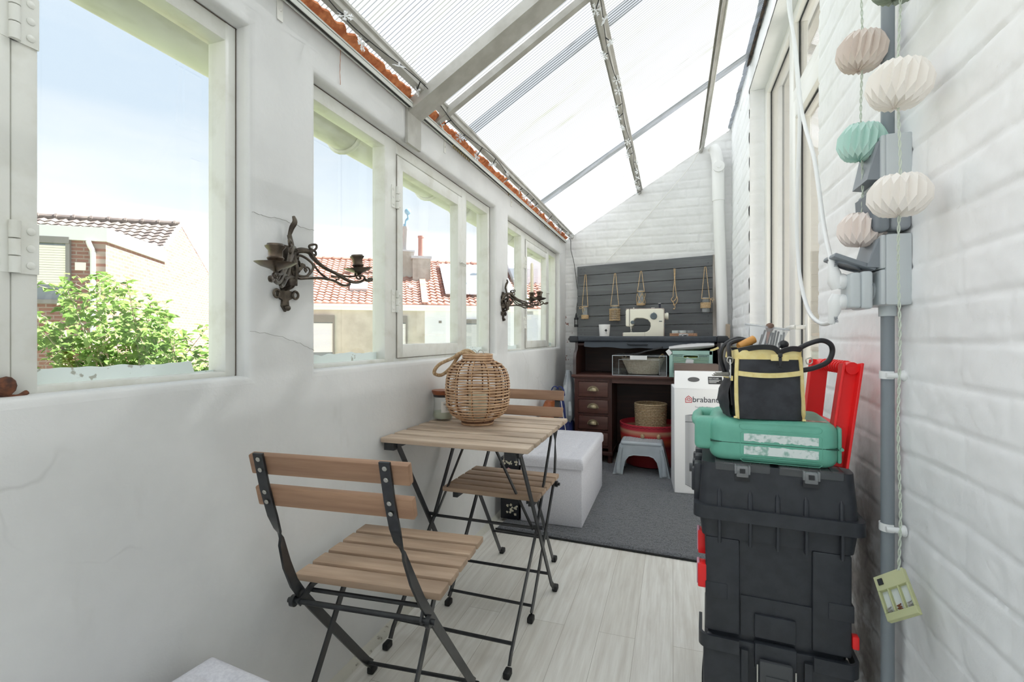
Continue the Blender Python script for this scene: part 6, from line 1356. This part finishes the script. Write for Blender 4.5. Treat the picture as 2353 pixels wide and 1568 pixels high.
mb=MB(); mb.rbox(-.145,.165,-.05,.05,.232,.2455,.006,2); mb.rbox(.145,.168,-.052,.052,.002,.24,.005,2); obj('taupe_casing',mb,m_sewb,parent=sm); obj('bed_end_cap',MB().rbox(-.172,-.164,-.05,.05,.003,.042,.003,2),m_sewb,parent=sm)
obj('bed_line',MB().box(.01,.0115,-.0562,-.0552,.002,.044).box(-.0,.14,-.0562,-.0552,.0,.003),m_sewb,parent=sm,smooth=0)
obj('face_slot',MB().box(-.115,-.111,-.0565,-.05,.10,.245),m_black,parent=sm,smooth=0)
ay=Matrix.Rotation(PI/2,4,'X')
obj('stitch_dial',MB().lathe([(.027,0),(.027,.010),(.024,.013),(0,.013)],24,Matrix.Translation((.083,-.053,.178))@ay).box(.0815,.0845,-.064,-.055,.20,.212),m_slate,parent=sm)
obj('tension_dial',MB().lathe([(.0155,0),(.0155,.008),(.013,.011),(0,.011)],20,Matrix.Translation((-.088,-.053,.128))@ay),m_slate,parent=sm)
mb=MB(); mb.tube([(.166,0,.178),(.180,0,.178)],.026,22); mb.tube([(.180,0,.178),(.194,0,.178)],.031,22); mb.tube([(.194,0,.178),(.199,0,.178)],.029,22); obj('handwheel',mb,m_sew,parent=sm)
mb=MB(); mb.rbox(.125,.15,-.062,-.054,.133,.139,.002,1); obj('reverse_lever',mb,m_slate,parent=sm); obj('stretch_dial',MB().rbox(.150,.172,-.045,-.0,.085,.125,.004,2),mat('blue_grey_dial',S(90,124,136),.4),parent=sm)
mb=MB(); mb.tube([(-.104,-.01,.095),(-.104,-.01,.075)],.008,10); mb.tube([(-.104,-.01,.08),(-.104,-.01,.046)],.003,8); mb.rbox(-.112,-.092,-.018,-.002,.046,.05,.001,1); mb.tube([(-.104,-.012,.082),(-.085,-.02,.084)],.004,8); mb.tube([(-.107,-.013,.06),(-.098,-.013,.058)],.006,8); obj('needle_bar',mb,m_screw,parent=sm)
mb=MB(); mb.lathe([(.012,.244),(.012,.247),(.0085,.249),(.0085,.282),(.012,.284),(.012,.288),(0,.288)],14,Matrix.Translation((.129,.01,0))); obj('thread_spool',mb,mat('navy_thread',S(40,44,60),.6),parent=sm)
obj('spool_cap',MB().lathe([(.0122,.286),(.0122,.289),(0,.289)],14,Matrix.Translation((.129,.01,0))),m_pl,parent=sm)
mb=MB(); mb.tube([(-.082,0,.245),(-.082,0,.255)],.006,8); mb.rbox(.06,.09,-.01,.01,.245,.252,.002,1); obj('thread_guide',mb,m_screw,parent=sm)
# ---------- wicker tray with glass cups
m_wick=mat('honey_wicker',S(196,158,130),.7,col2=S(166,126,100),sc=60,bs=120,bst=.5); wt=thing('wicker_tray','small wicker tray with a HOME tag on the right of the desk top','tray',(.078,4.10,TOPZ))
mb=MB(); tw_,td=.102,.05
for k in range(6):
    z_=.006+.0052*k; mb.tube([(-tw_,-td,z_),(tw_,-td,z_),(tw_,td,z_),(-tw_,td,z_)],.003,6,closed=True)
mb.box(-tw_,tw_,-td,td,.0,.006)
for k in range(22): x=-tw_+.0097*k; mb.tube([(x,-td-.003,.0),(x,-td-.003,.036)],.0017,5)
obj('woven_tray',mb,m_wick,parent=wt)
mb=MB(); mb.box(-.034,.036,-td-.009,-td-.006,.004,.030); tg=obj('sign_plate',mb,m_pl,parent=wt,smooth=0); mb=MB(); mb.text('HOME',.024,Matrix.Translation((.001,-td-.0095,.0085))@Matrix.Rotation(PI/2,4,'X'),.0003,'CENTER',.0006); obj('lettering',mb,m_black,parent=tg,smooth=0)
m_wg=leafmat('milky_glass',S(226,232,232),S(232,236,236),.4)
for x,mm,l in ((-.060,m_wg,'white frosted glass cup, left in the wicker tray'),(-.004,m_wg,'off-white glass cup in the middle of the wicker tray'),(.052,m_jg,'clear glass cup, right in the wicker tray')):
    tag(obj('glass_cup',MB().lathe([(.022,.007),(.026,.012),(.027,.058),(.025,.058),(.024,.014),(0,.012)],20,Matrix.Translation((.078+x,4.10,TOPZ)),cap=False),mm),l,'cup','cups in the wicker tray')
# ---------- white drainpipe and wood strip in the corner
dp=thing('drain_pipe','white plastic drainpipe with inspection cap in the right corner','pipe',(.40,4.395,0)); m_pp_=mat('white_painted_pipe',S(238,238,236),.4); px0=.362
mb=MB(); mb.tube(crv([(.40,4.40,.0),(.395,4.40,1.1),(px0+.008,4.40,2.0),(px0,4.40,2.30)],6),.044,24); obj('pipe',mb,m_pp_,parent=dp,world=True)
mb=MB(); mb.tube([(px0+.002,4.40,2.20),(px0,4.40,2.46)],.0485,24); mb.tube(crv([(px0,4.40,2.45),(px0-.005,4.40,2.54),(px0-.02,4.405,2.62),(px0-.035,4.42,2.66)],5),.046,24); obj('bend',mb,m_pp_,parent=dp,world=True)
mb=MB(); mb.tube([(px0,4.355,2.475),(px0,4.335,2.475)],.046,20); mb.tube([(px0,4.336,2.475),(px0,4.328,2.475)],.018,6); obj('inspection_cap',mb,m_pp_,parent=dp,world=True)
mb=MB(); mb.rbox(.415,.448,4.33,4.345,.72,1.155,.003,1); tag(obj('timber_offcut',mb,mat('pale_timber',S(186,170,150),.7,col2=S(170,154,134),sc=12,st=(1,1,.2))),'pale timber strip leaning in front of the white drainpipe','timber')
# ---------- acrylic drawer box with basket, black folder, crate
ab=thing('acrylic_box','clear acrylic storage box with white label on the desk','box',(-.262,4.10,DT))
x0,x1,y0,y1,h=-.205,.215,-.15,.15,.160; tck=.004; mb=MB()
for q in ((x0,x1,y0,y0+tck,0,h),(x0,x1,y1-tck,y1,0,h),(x0,x0+tck,y0,y1,0,h),(x1-tck,x1,y0,y1,0,h),(x0,x1,y0,y1,0,tck)): mb.box(*q)
obj('box_walls',mb,glass('acrylic',(.93,.945,.95,1),.02),parent=ab,smooth=0)
m_acre=mat('acrylic_edge',S(206,216,222),.2,spec=.8); mb=MB()
for a,b in (((x0,y0,0),(x0,y0,h)),((x1,y0,0),(x1,y0,h)),((x0,y0,h),(x1,y0,h)),((x0,y0,0),(x1,y0,0)),((x0,y0,h),(x0,y1,h)),((x1,y0,h),(x1,y1,h)),((x0,y1,h),(x1,y1,h))): mb.tube([a,b],.0026,6)
mb.tube([(x0+.05,y0-.001,.012),(x0+.05,y0-.001,h-.032),(x1-.055,y0-.001,h-.032),(x1-.055,y0-.001,.012)],.0016,5); obj('polished_edge',mb,m_acre,parent=ab)
obj('label_plate',MB().rbox(-.066,.066,y0-.004,y0,h-.032,h+.001,.001,1),m_pl,parent=ab)
wb=thing('wicker_basket','pale oval wicker basket with jute handles inside the acrylic box','basket',(-.235,4.09,DT+.006)); m_pw_=mat('pale_wicker',S(232,220,202),.75,col2=S(212,196,176),sc=70,bs=160,bst=.5)
mb=MB(); n=44
def ov(t,ex=0): 
    r=.088+.05*t; return [( (r+.028+ex*(1 if k%2 else -1)*.0022)*math.cos(2*PI*k/n),(r*.72+ex*(1 if k%2 else -1)*.0022)*math.sin(2*PI*k/n),.006+.118*t) for k in range(n)]
for k in range(17): mb.tube(ov(k/16,1 if k%2 else -1),.0042,6,closed=True)
mb.tube(ov(1.02,0),.0062,7,closed=True); mb.add(ov(0,0),[tuple(range(n))]); obj('woven_body',mb,m_pw_,parent=wb)
for s in (-1,1): obj('jute_handle',MB().tube(crv([(s*.125,-.05,.118),(s*.135,-.052,.15),(s*.155,-.04,.165),(s*.165,-.02,.15),(s*.158,-.01,.12)],6),.0055,8),m_rope,parent=wb)
bf=MB(); bf.ribbon(crv([(-.42,4.06,.906),(-.33,4.04,.908),(-.26,4.02,.918),(-.20,4.01,.936),(-.13,4.0,.952),(-.075,3.995,.968)],5),V((0,1,0)),.16,.010); 
tag(obj('black_folder',bf,m_black),'black soft folder lying slanted on top of the acrylic box','folder')
m_mint=mat('mint_plastic',S(170,208,198),.45); cr=thing('folding_crate','mint green folding crate with slotted sides on the desk','crate',(.128,4.06,DT)); cw2,cd2,ch_=.156,.15,.205
fx=MB(); y=-cd2
for k in range(14): z_=.028+.0105*k; fx.box(-cw2+.024,cw2-.024,y,y+.004,z_,z_+.0062) if not(k>=11) else (fx.box(-cw2+.024,-.05,y,y+.004,z_,z_+.0062),fx.box(.05,cw2-.024,y,y+.004,z_,z_+.0062))
fx.box(-.002,.002,y-.001,y+.004,.02,.145)
fx.rbox(-cw2,-cw2+.026,y-.004,y+.008,0,ch_,.003,2); fx.rbox(cw2-.026,cw2,y-.004,y+.008,0,ch_,.003,2); fx.box(-cw2,cw2,y-.003,y+.006,0,.028); fx.box(-cw2,cw2,y-.004,y+.008,ch_-.03,ch_)
fx.tube(crv([(-.045,y-.003,.170),(.045,y-.003,.170),(.054,y-.003,.158),(.045,y-.003,.146),(-.045,y-.003,.146),(-.054,y-.003,.158)],5,True),.004,6,closed=True)
obj('slotted_front',fx,m_mint,parent=cr,bev=0); mb=MB(); mb.box(-cw2,-cw2+.005,-cd2,cd2,0,ch_); mb.box(cw2-.005,cw2,-cd2,cd2,0,ch_); mb.box(-cw2,cw2,cd2-.005,cd2,0,ch_); mb.box(-cw2,cw2,-cd2,cd2,0,.004); obj('crate_body',mb,m_mint,parent=cr,smooth=0)
mb=MB(); mb.box(-.125,.13,-.135,.12,.006,.05); tag(obj('folded_cloth',MB().add(mb.v,mb.f,Matrix.Translation((.128,4.06,DT))),mat('blue_cloth',S(96,120,170),.8)),'blue cloth at the bottom of the mint crate','cloth')
mb=MB(); mb.box(-.125,.13,-.13,.12,.052,.155); tag(obj('folded_cloth',MB().add(mb.v,mb.f,Matrix.Translation((.128,4.06,DT))),mat('lime_cloth',S(186,200,120),.8)),'yellow green cloth filling the mint crate','cloth')
mb=MB(); solid(mb,[V((.07,3.906,.755)),V((.10,3.906,.895)),V((.15,3.906,.87)),V((.135,3.906,.76))],V((0,.003,0))); tag(obj('white_sheet',mb,mat('white_sheet',S(230,232,234),.7),smooth=0),'white paper sheet sticking out behind the mint crate slots','paper')
mb=MB(); n=16; vs=[]
for i in range(n+1):
    x=-.03+.325*i/n; zc=.958+.028*i/n; rr_=.026*(math.sin(PI*(.06+.88*i/n))**.3)
    for k in range(14): a=2*PI*k/14; vs.append((x+.004*noise.noise(V((i,k,0))),4.0+math.cos(a)*.10,zc+math.sin(a)*rr_*(1+.12*noise.noise(V((i*.7,math.cos(a)*2,math.sin(a)*2))))))
mb.add(vs,[(i*14+k,i*14+(k+1)%14,(i+1)*14+(k+1)%14,(i+1)*14+k) for i in range(n) for k in range(14)]+[tuple(range(14)),tuple(n*14+k for k in range(14))])
rolled=thing('rolled_fabric','rolled light grey fabric bundle on top of the mint crate','fabric',(.13,4.0,.93)); obj('roll',mb,mat('light_grey_fabric',S(206,205,206),.85,bs=60,bst=.2),parent=rolled,world=True)
mb=MB(); solid(mb,[V((-.055,3.90,.935)),V((-.03,3.90,.955)),V((-.005,3.90,.925)),V((-.03,3.90,.90))],V((0,.012,0))); obj('white_corner',mb,m_pl,parent=rolled,world=True)
mb=MB(); mb.ribbon(crv([(.268,3.92,.944),(.30,3.91,.955),(.325,3.905,.968)],4),V((0,0,1)),.016,.004); tag(obj('yellow_strap',mb,m_yel),'yellow strap end sticking out at the right of the mint crate','strap')
# ---------- under the desk
rb=thing('round_basket','large low red striped round basket under the desk','basket',(-.18,4.06,.019)); m_redw=mk('red_striped_palm')[0]
nt=m_redw.node_tree; b=nt.nodes['Principled BSDF']; v=coord(nt); spz=nt.nodes.new('ShaderNodeSeparateXYZ'); L(nt,v,spz.inputs[0])
c=ramp(nt,spz.outputs[2],[(0,S(150,36,44)),(.10,S(176,50,46)),(.17,S(120,34,40)),(.215,S(190,86,52)),(.25,S(190,44,50)),(.285,S(206,160,130)),(.30,S(196,50,66)),(1,S(206,64,84))]); L(nt,c,b.inputs[0]); b.inputs['Roughness'].default_value=.7
mb=MB().lathe([(.18,0),(.2,.01),(.225,.15),(.235,.25),(.238,.335),(.232,.337),(.22,.25),(.19,.02),(0,.015)],40,cap=False); obj('basket_wall',mb,m_redw,parent=rb)
mb=MB(); mb.tube([(.2385*math.cos(a),.2385*math.sin(a),.318+.009*(k%2)) for k in range(90) for a in [2*PI*k/90]],.002,5,closed=True); obj('zigzag_stitch',mb,mat('plum_thread',S(120,30,50),.8),parent=rb)
for a in (-1.75,-1.25): obj('rope_knot',MB().ball((.243*math.cos(a),.243*math.sin(a),.262),.016,10,7,sz=1.2),m_rope,parent=rb)
sg=thing('seagrass_basket','round woven seagrass basket standing in the red basket under the desk','basket',(-.173,4.05,.29)); m_sea=mat('seagrass',S(206,184,150),.8,col2=S(170,144,110),sc=90,bs=140,bst=.5)
mb=MB(); n=40; rows=16
for k in range(rows):
    r=.122-.010*(1-k/rows); mb.tube([((r+(.0034 if (q+k)%2 else -.0026))*math.cos(2*PI*q/n),(r+(.0034 if (q+k)%2 else -.0026))*math.sin(2*PI*q/n),.012+.0125*k) for q in range(n)],.0068,6,closed=True)
mb.tube([(.123*math.cos(2*PI*q/n),.123*math.sin(2*PI*q/n),.214) for q in range(n)],.008,7,closed=True); mb.lathe([(.0,.012),(.115,.012)],24,cap=False); obj('woven_wall',mb,m_sea,parent=sg)
# ---------- step stool
st=thing('step_stool','grey moulded plastic step stool on the rug before the desk','stool',(-.225,3.78,.019)); m_st=mat('blue_grey_plastic',S(186,194,200),.4,col2=S(178,187,193),sc=12)
tp,bt,dp_,hz=.155,.205,.10,.245
def prof_pt(z): t=z/hz; return bt+(tp-bt)*t
out=[]; 
fr_=[(-bt,0)]+[(-bt+.012*k*.9,hz*.2*k) for k in (1,2,3,4)]+[(-tp-.003,hz*.9),(-tp+.018,hz*.975),(-tp+.05,hz),(tp-.05,hz),(tp-.018,hz*.975),(tp+.003,hz*.9)]+[(bt-.012*k*.9,hz*.2*k) for k in (4,3,2,1)]+[(bt,0),(bt-.07,0),(bt-.078,.06),(bt-.090,.105),(bt-.115,.137),(bt-.15,.148),(-bt+.15,.148),(-bt+.115,.137),(-bt+.090,.105),(-bt+.078,.06),(-bt+.07,0)]
N_=len(fr_); t_s=.006
for s in (-1,1):
    mb=MB(); A_=[];B_=[]
    for x,z_ in fr_:
        yy=s*(dp_+.018*(1-z_/hz)-.012*max(0,(z_/hz-.85)/.15)**2); A_.append((x,yy,z_)); B_.append((x*.99,yy-s*t_s,z_))
    mb.add(A_+B_,[tuple(range(N_)),tuple(range(2*N_-1,N_-1,-1))]+[(i,(i+1)%N_,N_+(i+1)%N_,N_+i) for i in range(N_)])
    mb.tube([(x,s*(dp_+.018*(1-z_/hz))+s*.001,z_) for x,z_ in fr_[15:]+[fr_[0]] if True],.004,6)
    for sx in (-1,1): mb.tube([(sx*(bt-.038),s*(dp_+.020),.012),(sx*(bt-.046),s*(dp_+.012),.11),(sx*(tp-.012),s*(dp_+.006),.20)],[.022,.018,.010],10)
    obj('side_panel',mb,m_st,parent=st,smooth=50)
mb=MB(); mb.rbox(-tp+.002,tp-.002,-dp_+.0,dp_-.0,hz-.035,hz,.030,5); 
for s in (-1,1): mb.add([(s*bt,-dp_-.016,.0),(s*bt,dp_+.016,.0),(s*(tp),dp_,hz-.02),(s*(tp),-dp_,hz-.02),(s*(bt-.006),-dp_-.016,0),(s*(bt-.006),dp_+.016,0),(s*(tp-.006),dp_,hz-.02),(s*(tp-.006),-dp_,hz-.02)],[(0,1,2,3),(7,6,5,4),(0,4,5,1),(1,5,6,2),(2,6,7,3),(3,7,4,0)])
obj('step_top',mb,m_st,parent=st)
mb=MB(); 
for k in range(15): x=-.126+.018*k; l=.085*math.sqrt(max(.05,1-(x/.15)**2)); mb.rbox(x-.0045,x+.0045,-l,l,hz-.001,hz+.0016,.001,1)
obj('grip_ribs',mb,mat('pale_grip_plastic',S(186,194,198),.5),parent=st)
# ---------- white bin carton
bx=thing('bin_carton','tall white cardboard carton printed with a steel bin, standing on the rug','carton',(.155,3.50,.019),R(4)); m_card=mat('white_card',S(249,250,252),.6); bw_,bd_,bh=.158,.15,.690
mb=MB(); mb.rbox(-bw_,bw_,-bd_,bd_,0,bh,.003,1); obj('carton_body',mb,m_card,parent=bx)
mb=MB(); solid(mb,[V((-bw_,-bd_,bh)),V((bw_,-bd_,bh)),V((bw_-.006,-bd_+.055,bh+.112)),V((-bw_+.006,-bd_+.055,bh+.112))],V((0,.004,.001))); fl=obj('lid_flap',mb,m_card,parent=bx,smooth=0,bev=.001)
Mf=Matrix.Translation((0,-bd_,bh))@Matrix.Rotation(math.atan2(.055,.112)*-1,4,'X')
mb=MB(); mb.add([(-.035+.037*math.cos(a),-.0015,.064+.017*math.sin(a)) for a in [2*PI*k/24 for k in range(24)]],[tuple(range(24))],Mf); obj('finger_hole',mb,mat('dark_grey_print',S(92,92,94),.6),parent=fl,smooth=0)
mb=MB(); mb.box(.055,.14,-.002,-.0012,.035,.085,Mf); bl=obj('black_sticker',mb,mat('black_print',S(38,38,40),.5),parent=fl,smooth=0)
mb=MB()
mb.text('RECYCLED',.0125,Mf@Matrix.Translation((.059,-.0022,.069))@Matrix.Rotation(PI/2,4,'X'),.0001)
for k,(w_,z_) in enumerate(((.07,.060),(.06,.052),(.045,.044))): mb.box(.059,.059+w_,-.0025,-.002,z_,z_+.003,Mf)
obj('sticker_lettering',mb,m_pl,parent=bl,smooth=0)
Mt=lambda x,z_:Matrix.Translation((x,-bd_-.0008,z_))@Matrix.Rotation(PI/2,4,'X')
m_redp=mat('red_print',S(200,32,44),.5); m_grp=mat('dark_print',S(52,56,66),.5)
mb=MB(); q=[(0,0),(.040,0),(.040,.030),(.024,.044),(.003,.030)]
def stroke(pts,w): mb.ribbon([(-.090+x,-bd_-.0006,.598+y) for x,y in pts],V((0,1,0)),.0008,w)
stroke([(.006,.028),(.002,.026),(.002,.002),(.040,.002),(.040,.028),(.021,.044),(.006,.031)],.0048); stroke([(.012,.012),(.012,.024),(.021,.032),(.031,.023),(.031,.012),(.021,.012),(.021,.021)],.0042)
obj('house_emblem',mb,m_redp,parent=bx,smooth=0)
mb=MB().text('brabantia',.052,Mt(-.046,.603),.0003); obj('brand_lettering',mb,m_grp,parent=bx,smooth=0)
mb=MB().text('Touch Bin, 30 litre',.0145,Mt(-.030,.566),.0003); obj('small_lettering',mb,mat('grey_print',S(150,154,164),.5),parent=bx,smooth=0)
# printed bin picture
m_bin=mk('printed_steel')[0]; nt=m_bin.node_tree; b=nt.nodes['Principled BSDF']; v=coord(nt); sp_x=nt.nodes.new('ShaderNodeSeparateXYZ'); L(nt,v,sp_x.inputs[0]); mr=nt.nodes.new('ShaderNodeMapRange'); mr.inputs[1].default_value=-.090; mr.inputs[2].default_value=.118; L(nt,sp_x.outputs[0],mr.inputs[0])
L(nt,ramp(nt,mr.outputs[0],[(0,S(190,192,196)),(.1,S(176,178,182)),(.3,S(206,208,212)),(.48,S(226,228,230)),(.52,S(130,132,138)),(.58,S(120,122,128)),(.62,S(190,192,196)),(.85,S(160,163,168)),(1,S(180,182,186))]),b.inputs[0]); b.inputs['Roughness'].default_value=.5
yb=-bd_-.0006; xa_,xb_=-.090,.118
bot=[(xa_+(xb_-xa_)*k/20,yb,.062-.034*math.sin(PI*k/20)) for k in range(21)]; 
mb=MB(); mb.add([(xb_,yb,.468),(xa_,yb,.468)]+bot,[tuple(range(23))]); mb.add([(xb_,yb,.475),(xa_,yb,.475),(xa_,yb,.515),(xb_,yb,.515)],[(0,1,2,3)]); obj('bin_print',mb,m_bin,parent=bx,smooth=0,recalc=False)
mb=MB(); mb.add([(xa_,yb,.515),(xb_,yb,.515)]+[(xb_-(xb_-xa_)*k/20,yb,.515+.011*math.sin(PI*k/20)) for k in range(1,20)],[tuple(range(21))]); mb.box(xa_,xb_,yb-.0002,yb,.468,.475); obj('bin_lid_print',mb,mat('dark_steel_print',S(116,118,124),.5),parent=bx,smooth=0)
mb=MB(); mb.tube([(bot[k][0],yb-.0004,bot[k][2]) for k in range(21)],.0012,5); obj('bin_outline',mb,m_grp,parent=bx)
mb=MB(); mb.rbox(.005,.305,3.672,3.80,.019,.853,.006,2); tag(obj('brown_case',mb,mat('brown_card',S(112,96,88),.6)),'brown flat case standing behind the white carton','case')
